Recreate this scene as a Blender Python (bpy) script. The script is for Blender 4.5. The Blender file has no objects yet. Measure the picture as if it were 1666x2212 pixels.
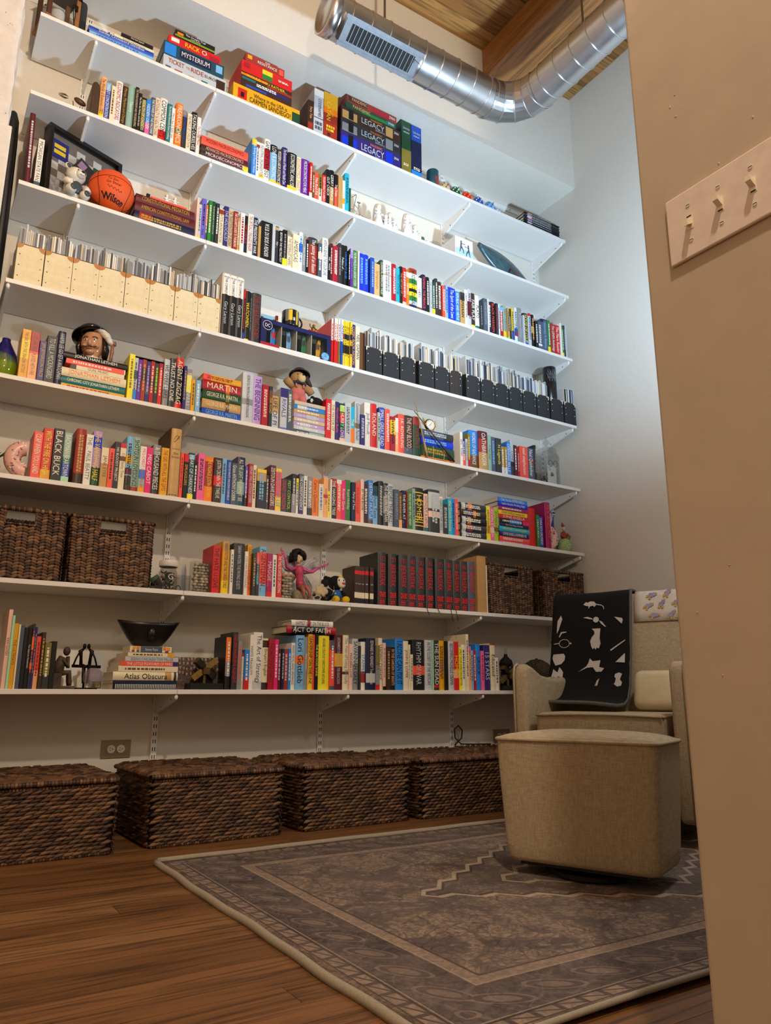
import bpy, bmesh, math, random
from mathutils import Vector, Matrix
random.seed(7)
SC = bpy.context.scene
COL = SC.collection
PI = math.pi
# ------------------------------------------------------------------ camera
CAM = bpy.data.cameras.new('camera'); cam = bpy.data.objects.new('camera', CAM); COL.objects.link(cam)
CAM.sensor_fit = 'HORIZONTAL'; CAM.sensor_width = 36.0; CAM.lens = 1625.19 * 36.0 / 1666.0
CAM.clip_start = 0.02; CAM.clip_end = 60
Rt, Dn, Fw = (0.844293, -0.535879, 0.001725), (0.125955, 0.195315, -0.972619), (0.520869, 0.821393, 0.232400)
cam.matrix_world = Matrix(((Rt[0], -Dn[0], -Fw[0], -0.981), (Rt[1], -Dn[1], -Fw[1], -3.1422), (Rt[2], -Dn[2], -Fw[2], 0.5442), (0, 0, 0, 1)))
SC.camera = cam
# ------------------------------------------------------------------ world, lamps, exposure
W = bpy.data.worlds.new('world'); SC.world = W; W.use_nodes = True
bgn = W.node_tree.nodes['Background']; bgn.inputs[0].default_value = (1.0, 0.90, 0.80, 1); bgn.inputs[1].default_value = 0.09
def lamp(name, loc, energy, color, radius):
    l = bpy.data.lights.new(name, 'POINT'); l.energy = energy; l.color = color; l.shadow_soft_size = radius
    o = bpy.data.objects.new(name, l); COL.objects.link(o); o.location = loc; return o
lamp('warm_ceiling_lamp', (-0.65, -3.30, 3.45), 140, (1.0, 0.82, 0.62), 0.05)
def uplight(name, loc, to, energy, color, radius, cone, blend):
    l = bpy.data.lights.new(name, 'SPOT'); l.energy = energy; l.color = color; l.shadow_soft_size = radius; l.spot_size = cone; l.spot_blend = blend
    o = bpy.data.objects.new(name, l); COL.objects.link(o); o.location = loc
    o.rotation_euler = (Vector(to)-Vector(loc)).to_track_quat('-Z', 'Y').to_euler(); return o
uplight('warm_wall_uplight', (-0.62, -3.30, 2.10), (.5, -.2, 4.6), 50, (1.0, 0.80, 0.58), 0.06, 2.2, .6)
uplight('cool_torchiere', (1.25, -1.80, 1.72), (1.45, -1.2, 4.0), 215, (0.52, 0.76, 1.0), 0.05, 2.95, 1.0)
lamp('chair_fill_light', (1.25, -1.80, 1.78), 15, (1.0, 0.93, 0.84), 0.10)  # weak fill lamp added to brighten the armchair and ottoman
SC.view_settings.view_transform = 'Standard'; SC.view_settings.look = 'None'
SC.view_settings.exposure = 0.7; SC.view_settings.gamma = 1.0; SC.view_settings.use_curve_mapping = False
# ------------------------------------------------------------------ helpers: materials
def lin(h):
    h = h.lstrip('#'); v = [int(h[i:i+2], 16) / 255 for i in (0, 2, 4)]
    return tuple(((c / 12.92) if c <= 0.04045 else ((c + 0.055) / 1.055) ** 2.4) for c in v) + (1,)
MATS = {}
def mat(name, hexc, rough=0.5, metal=0.0, var=0.06, scale=40, bump=0.0, spec=0.5, trans=0.0, ior=1.45, emit=None, alpha=1.0, coat=0.0):
    if name in MATS: return MATS[name]
    m = bpy.data.materials.new(name); m.use_nodes = True; nt = m.node_tree; b = nt.nodes['Principled BSDF']
    b.inputs['Roughness'].default_value = rough; b.inputs['Metallic'].default_value = metal
    b.inputs['Specular IOR Level'].default_value = spec; b.inputs['IOR'].default_value = ior
    b.inputs['Transmission Weight'].default_value = trans; b.inputs['Coat Weight'].default_value = coat
    c = lin(hexc)
    if var or bump:
        tc = nt.nodes.new('ShaderNodeTexCoord'); no = nt.nodes.new('ShaderNodeTexNoise'); no.inputs['Scale'].default_value = scale; no.inputs['Detail'].default_value = 3
        nt.links.new(tc.outputs['Object'], no.inputs['Vector'])
        r = nt.nodes.new('ShaderNodeValToRGB'); r.color_ramp.elements[0].position = .3; r.color_ramp.elements[1].position = .7
        r.color_ramp.elements[0].color = tuple(x * (1 - var) for x in c[:3]) + (1,); r.color_ramp.elements[1].color = tuple(min(1, x * (1 + var)) for x in c[:3]) + (1,)
        nt.links.new(no.outputs['Fac'], r.inputs['Fac']); nt.links.new(r.outputs['Color'], b.inputs['Base Color'])
        if bump:
            bp = nt.nodes.new('ShaderNodeBump'); bp.inputs['Strength'].default_value = bump; bp.inputs['Distance'].default_value = .004
            nt.links.new(no.outputs['Fac'], bp.inputs['Height']); nt.links.new(bp.outputs['Normal'], b.inputs['Normal'])
    else: b.inputs['Base Color'].default_value = c
    if emit: b.inputs['Emission Color'].default_value = lin(emit); b.inputs['Emission Strength'].default_value = 1
    m.diffuse_color = c; MATS[name] = m; return m
def glass(name, hexc='ffffff', rough=0.02, ior=1.3):
    hexc = '3a4444'
    m = mat(name, hexc, max(rough, .03), 0, 0, ior=1.5)
    m.node_tree.nodes['Principled BSDF'].inputs['Alpha'].default_value = .10 if ior < 1.16 else .16
    return m
# ------------------------------------------------------------------ helpers: meshes
class MB:
    def __init__(s): s.v = []; s.f = []; s.m = []; s.sm = []
    def add(s, vs, fs, mi=0, M=None, smooth=False):
        n = len(s.v)
        s.v += [tuple(M @ Vector(p)) if M else tuple(p) for p in vs]
        for f in fs: s.f.append([n + i for i in f]); s.m.append(mi); s.sm.append(smooth)
    def box(s, x0, x1, y0, y1, z0, z1, mi=0, M=None):
        s.add([(x0,y0,z0),(x1,y0,z0),(x1,y1,z0),(x0,y1,z0),(x0,y0,z1),(x1,y0,z1),(x1,y1,z1),(x0,y1,z1)],
              [(0,3,2,1),(4,5,6,7),(0,1,5,4),(1,2,6,5),(2,3,7,6),(3,0,4,7)], mi, M); return s
    def prism(s, poly, h0, h1, mi=0, M=None, axis='y'):
        # polygon in (a,b), extruded along the axis between h0 and h1
        n = len(poly)
        mk = {'y': lambda a, b, h: (a, h, b), 'z': lambda a, b, h: (a, b, h), 'x': lambda a, b, h: (h, a, b)}[axis]
        vs = [mk(a, b, h0) for a, b in poly] + [mk(a, b, h1) for a, b in poly]
        fs = [list(range(n)), list(range(2*n-1, n-1, -1))] + [(i, i+n, (i+1) % n + n, (i+1) % n) for i in range(n)]
        s.add(vs, fs, mi, M); return s
    def lathe(s, prof, n=20, mi=0, M=None, smooth=True, caps=True):
        vs = []; fs = []
        for r, z in prof: vs += [(r*math.cos(2*PI*i/n), r*math.sin(2*PI*i/n), z) for i in range(n)]
        for k in range(len(prof)-1):
            for i in range(n):
                j = (i+1) % n; fs.append((k*n+i, k*n+j, (k+1)*n+j, (k+1)*n+i))
        s.add(vs, fs, mi, M, smooth)
        if caps:
            for k in (0, len(prof)-1):
                if prof[k][0] > 1e-5:
                    ring = [vs[k*n+i] for i in range(n)]
                    s.add(ring, [list(range(n))[::-1] if k == 0 else list(range(n))], mi, M)
        return s
    def cyl(s, r, z0, z1, n=16, mi=0, M=None, r1=None):
        return s.lathe([(r, z0), (r if r1 is None else r1, z1)], n, mi, M)
    def ell(s, c, r, n=12, k=8, mi=0, M=None):
        vs = []; fs = []
        for a in range(k+1):
            t = PI*a/k
            for i in range(n):
                p = 2*PI*i/n; vs.append((c[0]+r[0]*math.sin(t)*math.cos(p), c[1]+r[1]*math.sin(t)*math.sin(p), c[2]-r[2]*math.cos(t)))
        for a in range(k):
            for i in range(n): j = (i+1) % n; fs.append((a*n+i, a*n+j, (a+1)*n+j, (a+1)*n+i))
        s.add(vs, fs, mi, M, True); return s
    def tube(s, pts, r, n=8, mi=0, M=None, closed=False, cap=True):
        pts = [Vector(p) for p in pts]; N = len(pts); rs = r if isinstance(r, (list, tuple)) else [r]*N
        vs = []; up = None
        for i, p in enumerate(pts):
            a = pts[(i-1) % N] if (closed or i > 0) else p; b = pts[(i+1) % N] if (closed or i < N-1) else p
            t = (b-a).normalized() if (b-a).length > 1e-9 else Vector((0, 0, 1))
            if up is None:
                up = t.orthogonal().normalized()
            else:
                up = (up - t*up.dot(t)); up = up.normalized() if up.length > 1e-6 else t.orthogonal().normalized()
            w = t.cross(up)
            vs += [tuple(p + (up*math.cos(2*PI*k/n) + w*math.sin(2*PI*k/n))*rs[i]) for k in range(n)]
        fs = []
        for i in range(N if closed else N-1):
            j = (i+1) % N
            for k in range(n): l = (k+1) % n; fs.append((i*n+k, i*n+l, j*n+l, j*n+k))
        if not closed and cap: fs += [list(range(n))[::-1], [(N-1)*n+k for k in range(n)]]
        s.add(vs, fs, mi, M, True); return s
    def rbox(s, x0, x1, y0, y1, z0, z1, r, seg=3, mi=0, M=None):
        bm = bmesh.new(); bmesh.ops.create_cube(bm, size=1)
        for v in bm.verts: v.co = ((x0+x1)/2+v.co.x*(x1-x0), (y0+y1)/2+v.co.y*(y1-y0), (z0+z1)/2+v.co.z*(z1-z0))
        bmesh.ops.bevel(bm, geom=bm.edges[:], offset=r, segments=seg, profile=.5, affect='EDGES')
        bm.verts.index_update()
        s.add([tuple(v.co) for v in bm.verts], [[v.index for v in f.verts] for f in bm.faces], mi, M, True); bm.free(); return s
    def flat(s, poly, y=0, mi=0, M=None):
        s.add([(a, y, b) for a, b in poly], [list(range(len(poly)))], mi, M); return s
    def mesh(s, name, mats):
        me = bpy.data.meshes.new(name); me.from_pydata(s.v, [], s.f)
        for m in mats: me.materials.append(m)
        me.polygons.foreach_set('material_index', s.m); me.polygons.foreach_set('use_smooth', s.sm)
        me.update(); return me
    def build(s, name, mats, parent=None, loc=None, rot=None):
        if not isinstance(mats, (list, tuple)): mats = [mats]
        return link(name, s.mesh(name, mats), parent, loc, rot)
def link(name, me, parent=None, loc=None, rot=None):
    o = bpy.data.objects.new(name, me); COL.objects.link(o)
    if parent: o.parent = parent
    if loc is not None: o.location = loc
    if rot is not None: o.rotation_euler = rot
    return o
def tag(o, label, cat, group=None):
    o['label'] = label; o['category'] = cat
    if group: o['group'] = group
    return o
def thing(name, label, cat, loc=(0, 0, 0), rz=0, group=None, rot=None):
    o = link(name, None, None, loc, rot or (0, 0, rz)); o.empty_display_size = .05
    return tag(o, label, cat, group)
def struct(o): o['kind'] = 'structure'; return o
def stuff(o): o['kind'] = 'stuff'; return o
def T(x=0, y=0, z=0, rx=0, ry=0, rz=0, s=1):
    return Matrix.Translation((x, y, z)) @ Matrix.Rotation(rz, 4, 'Z') @ Matrix.Rotation(ry, 4, 'Y') @ Matrix.Rotation(rx, 4, 'X') @ Matrix.Diagonal((s, s, s, 1) if not isinstance(s, tuple) else s + (1,))
def bevel(o, w=.002, seg=2):
    m = o.modifiers.new('bevel', 'BEVEL'); m.width = w; m.segments = seg; m.limit_method = 'ANGLE'; m.angle_limit = .6
    return o
# ---- lettering: the built-in font turned into meshes
TXT = {}
def text_mesh(s):
    if s in TXT: return TXT[s]
    cu = bpy.data.curves.new('lettering', 'FONT'); cu.body = s; cu.size = 1; cu.resolution_u = 2; cu.align_x = 'CENTER'; cu.align_y = 'CENTER'
    o = bpy.data.objects.new('tmp', cu); COL.objects.link(o)
    bpy.context.view_layer.update()
    me = bpy.data.meshes.new_from_object(o.evaluated_get(bpy.context.evaluated_depsgraph_get()))
    bpy.data.objects.remove(o); bpy.data.curves.remove(cu)
    vs = [tuple(v.co) for v in me.vertices]; fs = [list(p.vertices) for p in me.polygons]; bpy.data.meshes.remove(me)
    x0 = min(v[0] for v in vs); x1 = max(v[0] for v in vs); y0 = min(v[1] for v in vs); y1 = max(v[1] for v in vs)
    vs = [(v[0]-(x0+x1)/2, v[1]-(y0+y1)/2) for v in vs]
    TXT[s] = (vs, fs, x1-x0, y1-y0); return TXT[s]
def put_text(mb, s, M, maxw, maxh, mi=0, squeeze=.5):
    # lettering in the plane of M's x (reading direction) and z (up), facing -y
    vs, fs, w, h = text_mesh(s)
    k = maxh/h; kx = k
    if w*kx > maxw:
        kx = maxw/w
        if kx < k*squeeze: k = kx/squeeze
    mb.add([(x*kx, 0, y*k) for x, y in vs], fs, mi, M)
def print_lines(mb, M, maxw, maxh, mi=0, seed=0, rows=1):
    # print too small to read in the photograph: short bars in rows
    rd = random.Random(seed)
    for r in range(rows):
        x = -maxw/2; zc = (r-(rows-1)/2)*maxh/max(1, rows)*1.0
        hh = maxh/max(1, rows)*.36
        while x < maxw/2-.004:
            l = min(rd.uniform(.004, .016), maxw/2-x)
            mb.add([(x, 0, zc-hh), (x+l, 0, zc-hh), (x+l, 0, zc+hh), (x, 0, zc+hh)], [(0, 1, 2, 3)], mi, M); x += l+rd.uniform(.002, .005)
# ================================================================== the room
ZS = [3.492, 3.080, 2.632, 2.176, 1.766, 1.362, 0.960, 0.552]      # shelf tops above the floor
YW = 0.297                                                       # bookshelf wall
XR = 2.47                                                        # right wall
ZSOF, ZCEIL = 3.855, 4.555
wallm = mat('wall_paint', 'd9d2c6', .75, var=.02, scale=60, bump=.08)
trimw = mat('trim_paint', 'e6e2da', .45, var=.02)
def wallobj(name, b):
    return struct(MB().box(*b).build(name, wallm))
wallobj('wall_back', (-4.2, XR+.15, YW, YW+.15, 0, ZSOF))
wallobj('wall_back_upper', (-4.2, XR+.15, -.08, YW+.15, ZSOF, ZCEIL+.2))
wallobj('wall_right', (XR, XR+.15, -5.2, YW, 0, ZCEIL+.2))
wallobj('wall_left', (-4.2, -4.05, -5.2, YW, 0, ZCEIL+.2))
wallobj('wall_rear', (-4.2, XR+.15, -5.35, -5.2, 0, ZCEIL+.2))
fgm = mat('foreground_wall_dimmed', 'b7a894', .7, var=.03, scale=12, bump=.25)  # common wall paint, darkened in colour to stand in for weaker light here
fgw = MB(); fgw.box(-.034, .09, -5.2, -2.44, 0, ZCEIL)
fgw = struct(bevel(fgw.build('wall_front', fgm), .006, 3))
rd = random.Random(3)
pm = MB()
for k in range(26):                                              # paint drips and specks
    y = rd.uniform(-2.9, -2.46); z = rd.uniform(0, 1.5)
    pm.ell((-.034, y, z), (.0008, rd.uniform(.0006, .0022), rd.uniform(.0006, .003)), 6, 4)
stuff(pm.build('paint_speck', fgm, fgw))
# floor: oak boards running along the shelves
oak = []
for i, h in enumerate(('8a6038', '7f5630', '946a42', '875c36', '77502c')):
    m = bpy.data.materials.new('oak_%d' % i); m.use_nodes = True; nt = m.node_tree; b = nt.nodes['Principled BSDF']
    tc = nt.nodes.new('ShaderNodeTexCoord'); mp = nt.nodes.new('ShaderNodeMapping'); mp.inputs['Scale'].default_value = (.7, 14, 14); mp.inputs['Location'].default_value = (i*3.1, i*1.7, 0)
    no = nt.nodes.new('ShaderNodeTexNoise'); no.inputs['Scale'].default_value = 4; no.inputs['Detail'].default_value = 5; no.inputs['Distortion'].default_value = 1.1
    n2 = nt.nodes.new('ShaderNodeTexNoise'); n2.inputs['Scale'].default_value = 30
    r = nt.nodes.new('ShaderNodeValToRGB'); c = lin(h)
    r.color_ramp.elements[0].position = .36; r.color_ramp.elements[1].position = .56
    r.color_ramp.elements[0].color = tuple(x*.36 for x in c[:3])+(1,); r.color_ramp.elements[1].color = c
    mx = nt.nodes.new('ShaderNodeMixRGB'); mx.blend_type = 'MULTIPLY'; mx.inputs[0].default_value = .25
    L = nt.links.new
    L(tc.outputs['Object'], mp.inputs['Vector']); L(mp.outputs[0], no.inputs['Vector']); L(mp.outputs[0], n2.inputs['Vector']); L(no.outputs['Fac'], r.inputs['Fac'])
    L(r.outputs[0], mx.inputs[1]); L(n2.outputs['Fac'], mx.inputs[2]); L(mx.outputs[0], b.inputs['Base Color'])
    b.inputs['Roughness'].default_value = .38; oak.append(m)
sub = mat('subfloor', '3a2616', .8)
floor = struct(MB().box(-4.2, XR, -5.2, YW, -.05, -.012).build('floor', sub))
rd = random.Random(11)
PW = .083; row = 0; y = YW
while y > -3.6:
    x = -2.4-rd.uniform(0, 1.2)
    while x < XR:
        l = rd.uniform(.9, 1.9); x1 = min(x+l, XR)
        if x1 > -2.2 and not (x > .1 and y < -2.5):
            pl = MB().box(0, x1-x-.0012, -PW+.0012, 0, -.012, 0).build('floor_plank', oak[rd.randrange(5)], floor, (x, y, 0))
        x = x1
    y -= PW
struct(MB().box(-4.2, XR, -5.2, y, -.012, 0).build('floor_rear', oak[0]))
# baseboard
struct(bevel(MB().box(-.86, XR, YW-.012, YW, 0, .10).build('baseboard_back', trimw), .004))
struct(bevel(MB().box(XR-.012, XR, -2.4, YW-.012, 0, .10).build('baseboard_right', trimw), .004))
# painted brick pier beside the shelves
pierm = mat('painted_timber_post', 'd8cfc6', .7, var=.06, scale=18, bump=1.0)
pier = MB(); prng = random.Random(5); NZ = 90
xe = [(-1.4, .28), (-1.4, .0), (-.90, -.002), (-.880, .004), (-.873, .02), (-.872, .28)]
vs = []
for k in range(NZ+1):
    z = ZCEIL*k/NZ
    vs += [(x+(prng.uniform(-.003, .003) if 1 < i < 5 else 0), y+(prng.uniform(-.003, .002) if 0 < i < 5 else 0), z) for i, (x, y) in enumerate(xe)]
n = len(xe); pier.add(vs, [(k*n+i, k*n+i+1, (k+1)*n+i+1, (k+1)*n+i) for k in range(NZ) for i in range(n-1)], 0, None, False)
struct(pier.build('wall_pier', pierm))
pits = MB()
for k in range(60): pits.ell((prng.uniform(-.99, -.882), -.002, prng.uniform(2.6, 4.5)), (.002, .0016, .0028), 6, 4)
stuff(pits.build('paint_pit', mat('pit_grey', '6f675e', .8), bpy.data.objects['wall_pier']))
# ceiling: boards between beams
ceilm = []
for i, h in enumerate(('a8763f', '9a6832', 'b58548', '8f5f2e')):
    m = oak[0].copy(); m.name = 'pine_%d' % i
    for n in m.node_tree.nodes:
        if n.type == 'VALTORGB':
            c = lin(h); n.color_ramp.elements[0].color = tuple(x*.5 for x in c[:3])+(1,); n.color_ramp.elements[1].color = c
        if n.type == 'MAPPING': n.inputs['Location'].default_value = (i*5, i*2.3, 1)
    m.node_tree.nodes['Principled BSDF'].inputs['Roughness'].default_value = .6
    ceilm.append(m)
ceil = struct(MB().box(-4.2, XR, -5.2, -.08, ZCEIL+.03, ZCEIL+.1).build('ceiling', mat('ceiling_void', '2a1c10', .9)))
y = -.08; k = 0
while y > -5.1:
    xs = [-4.05, -1.5+rd.uniform(-.4, .4), .55+rd.uniform(-.2, .2), XR]
    for a, b in zip(xs, xs[1:]):
        MB().box(0, b-a-.003, -.133, 0, 0, .03).build('ceiling_plank', ceilm[rd.randrange(4)], ceil, (a, y, ZCEIL+rd.uniform(-.002, .002)))
    y -= .137; k += 1
bm_ = oak[0].copy(); bm_.name = 'beam_timber'
for n in bm_.node_tree.nodes:
    if n.type == 'VALTORGB':
        c = lin('a8703c'); n.color_ramp.elements[0].color = tuple(x*.55 for x in c[:3])+(1,); n.color_ramp.elements[1].color = c
    if n.type == 'MAPPING': n.inputs['Scale'].default_value = (9, .5, 9)
for i, x in enumerate((1.687, -.75, -3.1)):
    struct(bevel(MB().box(x, x+.215, -5.2, -.08, ZCEIL-.225, ZCEIL).build('trim_beam_%d' % (i+1), bm_), .006))
# ================================================================== shelving system
shm = mat('shelf_melamine', 'e3e0db', .42, var=.01)
mtl = mat('shelf_white_metal', 'e9e7e3', .35, var=.01)
dark = mat('dark_slot', '15120f', .8, var=0)
SN = ['board game shelf', 'figurine shelf', 'basketball shelf', 'comic box shelf', 'character jug shelf', 'ring bookend shelf', 'wicker basket shelf', 'lowest shelf']
SEG = .8128
SB = [['wooden lantern and crossword pile', 'four-game pile and red party game', 'stacked legacy games and dark mug', 'painted domes and black-spined magazines'],
      ['walnut bookend and freakish orange book' if 0 else 'walnut slab bookend and wire bird', 'economics pile and purple book', 'porcelain figurines', 'dancer box and leaf dish'],
      ['framed checkerboard and basketball', 'kissing children end and thick black reader' if 0 else 'violet book and thick black reader', 'striped yellow, green and red book', 'thick teal-grey book and red political anthologies' if 0 else 'slate democracy book and red anthologies'],
      ['row of cream comic boxes', 'tan slipcase and tumbler gift box', 'first six black comic boxes', 'black comic boxes before the scribbled tube'],
      ['cobalt vase and character jug', 'stuffed bear in pink trousers', 'wizard pile and gold clock', 'apothecary jar of driftwood'],
      ['pink ring bookend and coral book', 'maroon novel with big white lettering', 'black and gold epic and white portrait novel', 'rainbow pile of novels and folk doll'],
      ['two baskets and white-capped jar', 'pebble vases and winged doll', 'red-lettered numbered hardcovers', 'two baskets behind the armchair'],
      ['bronze couple and black bowl', 'lemon-yellow essay volume', 'thick black war fantasy novel', 'camouflage cap behind the armchair']]
for s in range(8):
    for k in range(4):
        o = bevel(MB().box(0.0006, SEG-.0006, 0, .29, -.019, 0).build('shelf_board', shm, None, (-SEG+k*SEG, 0, ZS[s])), .0012, 2)
        tag(o, 'white shelf board under the %s' % SB[s][k], 'shelf', 'boards of the %s' % SN[s])
UPX = [(-.572, 2.30, 3.84), (-.832, .12, 2.27), (0.0, .12, 3.84), (SEG, .12, 3.84), (2*SEG, .12, 3.84), (2.41, .12, 3.84)]
for i, (x, z0, z1) in enumerate(UPX):
    t = thing('shelf_upright', ['short white slotted upright behind the wooden lantern and framed board', 'white slotted upright behind the cobalt vase end of the shelves', 'white slotted upright beside the wall outlet', 'white slotted upright behind the winged doll', 'white slotted upright beside the black cable loop', 'white slotted upright at the room-corner end of the shelves'][i], 'upright', (x, YW-.0005, z0))
    MB().box(-.0125, -.0105, -.013, 0, 0, z1-z0).box(.0105, .0125, -.013, 0, 0, z1-z0).box(-.0105, .0105, -.013, -.011, 0, z1-z0).build('channel', mtl, t)
    sl = MB(); z = .012
    while z < z1-z0-.02:
        for dx in (-.0052, .0052): sl.box(dx-.0018, dx+.0018, -.0133, -.0109, z, z+.016)
        z += .032
    stuff(sl.build('slot', dark, t))
ht = thing('hang_track', 'long white steel rail with screw holes above the board games', 'rail', (-.85, YW-.0005, 3.80))
MB().box(0, XR+.84, -.004, 0, 0, .028).build('rail', mtl, ht)
hs = MB()
for k in range(22): hs.cyl(.004, 0, .0006, 8, 0, T(.07+k*.15, -.004, .014, PI/2))
hs.build('screw', dark, ht)
BP = ['on the short upright by the framed board', 'on the upright behind the cobalt vase', 'on the upright beside the outlet', 'on the upright behind the winged doll', 'on the upright beside the cable loop', 'on the upright in the room corner']
bmb = MB().prism([(.283, 0), (.030, 0), (.012, -.004), (.010, -.014), (.016, -.022), (.05, -.030), (.20, -.066), (.262, -.082), (.283, -.085)], -.006, .006, 0, None, 'x')
bme = bmb.mesh('bracket', [mtl])
tip = MB().ell((0, .012, -.010), (.008, .007, .012), 10, 8).mesh('tip', [mtl])
hol = MB()
for yy, zz in ((.06, -.022), (.20, -.052)): hol.cyl(.0035, -.0068, .0068, 10, 0, T(0, yy, zz, 0, PI/2))
holm = hol.mesh('hole', [dark])
for s in range(8):
    for x in ([-.572] if s < 3 else [-.80])+[0.0, SEG, 2*SEG, 2.41]:
        t = thing('shelf_bracket', 'white bracket under the %s, %s' % (SN[s], BP[min(range(6), key=lambda i: abs(UPX[i][0]-x))]), 'bracket', (x, 0, ZS[s]-.0195), 0, 'brackets under the %s' % SN[s])
        link('arm', bme, t); link('tip', tip, t); link('hole', holm, t)
# ================================================================== duct
gal = bpy.data.materials.new('galvanised_steel'); gal.use_nodes = True
nt = gal.node_tree; b = nt.nodes['Principled BSDF']; b.inputs['Metallic'].default_value = 1; b.inputs['Base Color'].default_value = (.62, .63, .65, 1)
tc = nt.nodes.new('ShaderNodeTexCoord'); vo = nt.nodes.new('ShaderNodeTexVoronoi'); vo.inputs['Scale'].default_value = 28
no = nt.nodes.new('ShaderNodeTexNoise'); no.inputs['Scale'].default_value = 9
rr = nt.nodes.new('ShaderNodeMapRange'); rr.inputs['To Min'].default_value = .22; rr.inputs['To Max'].default_value = .42
nt.links.new(tc.outputs['Object'], vo.inputs['Vector']); nt.links.new(tc.outputs['Object'], no.inputs['Vector']); nt.links.new(no.outputs['Fac'], rr.inputs['Value']); nt.links.new(rr.outputs[0], b.inputs['Roughness'])
bp = nt.nodes.new('ShaderNodeBump'); bp.inputs['Strength'].default_value = .12; bp.inputs['Distance'].default_value = .003
nt.links.new(no.outputs['Fac'], bp.inputs['Height']); nt.links.new(bp.outputs[0], b.inputs['Normal'])
DY, DZ, DR, DX = -.475, 3.735, .100, 1.575
duct = thing('air_duct', 'galvanised spiral air duct with elbow hung under the plank ceiling', 'duct', (DX, DY, DZ))
ER = .20
def rp(p): return (p[0]-DX, p[1]-DY, p[2]-DZ)
MB().tube([rp((.385+(DX-ER-.385)*i/6, DY, DZ)) for i in range(7)], DR, 32, cap=False).build('straight_run', gal, duct)
MB().tube([rp((DX, DY-ER-i*.5, DZ)) for i in range(7)], DR, 32, cap=False).build('rear_run', gal, duct)
elb = MB(); ang = [i*PI/8 for i in range(5)]
pts = [rp((DX-ER+ER*math.sin(a), DY-ER+ER*math.cos(a), DZ)) for a in ang]
elb.tube(pts, DR+.003, 32, cap=False)
elb.sm = [False]*len(elb.sm)
elb.build('elbow', gal, duct)
for a, p in zip(ang, pts):
    MB().tube([(p[0]+(DR+.002)*math.sin(a)*math.cos(q), p[1]+(DR+.002)*math.cos(a)*math.cos(q), p[2]+(DR+.002)*math.sin(q)) for q in [2*PI*k/32 for k in range(32)]], .004, 6, closed=True).build('elbow_seam', gal, duct)
cap = MB(); Mx = T(.385-DX, 0, 0, 0, PI/2)
cap.lathe([(.0001, -.012), (DR-.012, -.012), (DR-.006, -.03), (DR+.006, -.03), (DR+.006, .02), (DR+.001, .022)], 32, 0, Mx, caps=False)
cap.build('end_cap', gal, duct)
def seam(x, y, ax):
    ring = [(x, y+(DR+.001)*math.cos(q), (DR+.001)*math.sin(q)) if ax == 'x' else (x+(DR+.001)*math.cos(q), y, (DR+.001)*math.sin(q)) for q in [2*PI*k/36 for k in range(36)]]
    if ax == 'x': ring = [(p[0]+.012*math.sin(2*PI*k/36), p[1], p[2]) for k, p in enumerate(ring)]
    MB().tube(ring, .0032, 6, closed=True).build('seam', gal, duct)
x = .47
while x < DX-ER: seam(x-DX, 0, 'x'); x += .107
y = -ER-.08
while y > -2.9: seam(0, y, 'y'); y -= .112
# supply register on the lower front of the straight run
gr = MB(); Mg = T(.425-DX, -.036, -.066, 1.08)
gr.box(0, .43, -.060, -.005, -.060, .060, 0, Mg); gr.box(-.008, .438, -.064, -.059, .052, .070, 0, Mg); gr.box(-.008, .438, -.064, -.059, -.070, -.052, 0, Mg)
regm = mat('register_metal', '6a6a6c', .5, .85, .1)
reg = gr.build('register_box', regm, duct)
MB().box(.035, .395, -.0615, -.0598, -.040, .040, 0, Mg).build('opening', mat('register_dark', '0c0b0a', .7, var=0), reg)
for k in range(16):
    MB().box(.045+k*.0225, .0485+k*.0225, -.066, -.0612, -.040, .040, 0, Mg).build('louvre', regm, reg)
MB().tube([(.455-DX+.36, -.10, -.12), (.455-DX+.38, -.115, -.15), (.455-DX+.385, -.12, -.18)], .0015, 6).build('lever', gal, reg)
rodm = mat('hanger_steel', '8a857c', .4, 1)
for nm, x, y in (('first', .70, DY), ('second', DX, -1.0), ('third', DX, -2.2)):
    o = MB().cyl(.006, 0, ZCEIL-DZ-DR+.002, 10).build('hanger_rod', rodm, None, (x, y, DZ+DR-.004))
    tag(o, {'first': 'thin steel rod holding up the duct run with the register', 'second': 'thin steel rod holding the duct just past its elbow', 'third': 'thin steel rod holding the far end of the duct'}[nm], 'rod')
# ================================================================== wall outlet, switch plate, cable
steel = mat('outlet_plate_steel', '9a8a72', .45, .6)
wp = mat('device_white', 'e2dccf', .4)
def outlet(x, z, lab):
    t = thing('wall_outlet', lab, 'outlet', (x, YW, z))
    bevel(MB().box(-.061, .061, -.005, 0, -.037, .037).build('plate', steel, t), .002)
    for dx in (-.02, .02):
        r = MB().cyl(.0165, 0, .004, 20, 0, T(dx, -.0045, 0, PI/2)).build('receptacle', wp, t)
        sl = MB(); sl.box(dx-.008, dx-.001, -.0092, -.0084, .004, .0058).box(dx-.008, dx-.001, -.0092, -.0084, -.0058, -.004); sl.cyl(.0024, 0, .0008, 8, 0, T(dx+.006, -.0084, 0, PI/2))
        sl.build('slot', dark, r)
    MB().cyl(.0025, 0, .001, 8, 0, T(0, -.0048, 0, PI/2)).build('screw', rodm, t)
outlet(-.157, .306, 'wall outlet with brushed metal plate above the floor hampers')
outlet(1.99, .30, 'dark wall outlet low behind the ottoman')
t = thing('switch_plate', 'wide off-white light switch plate with toggles on the foreground wall', 'switch', (-.034, -2.49, 1.247), -PI/2)
ivory = mat('switch_ivory', 'ded0c6', .35); togm = mat('toggle_ivory', 'e8dfc8', .3)
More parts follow.
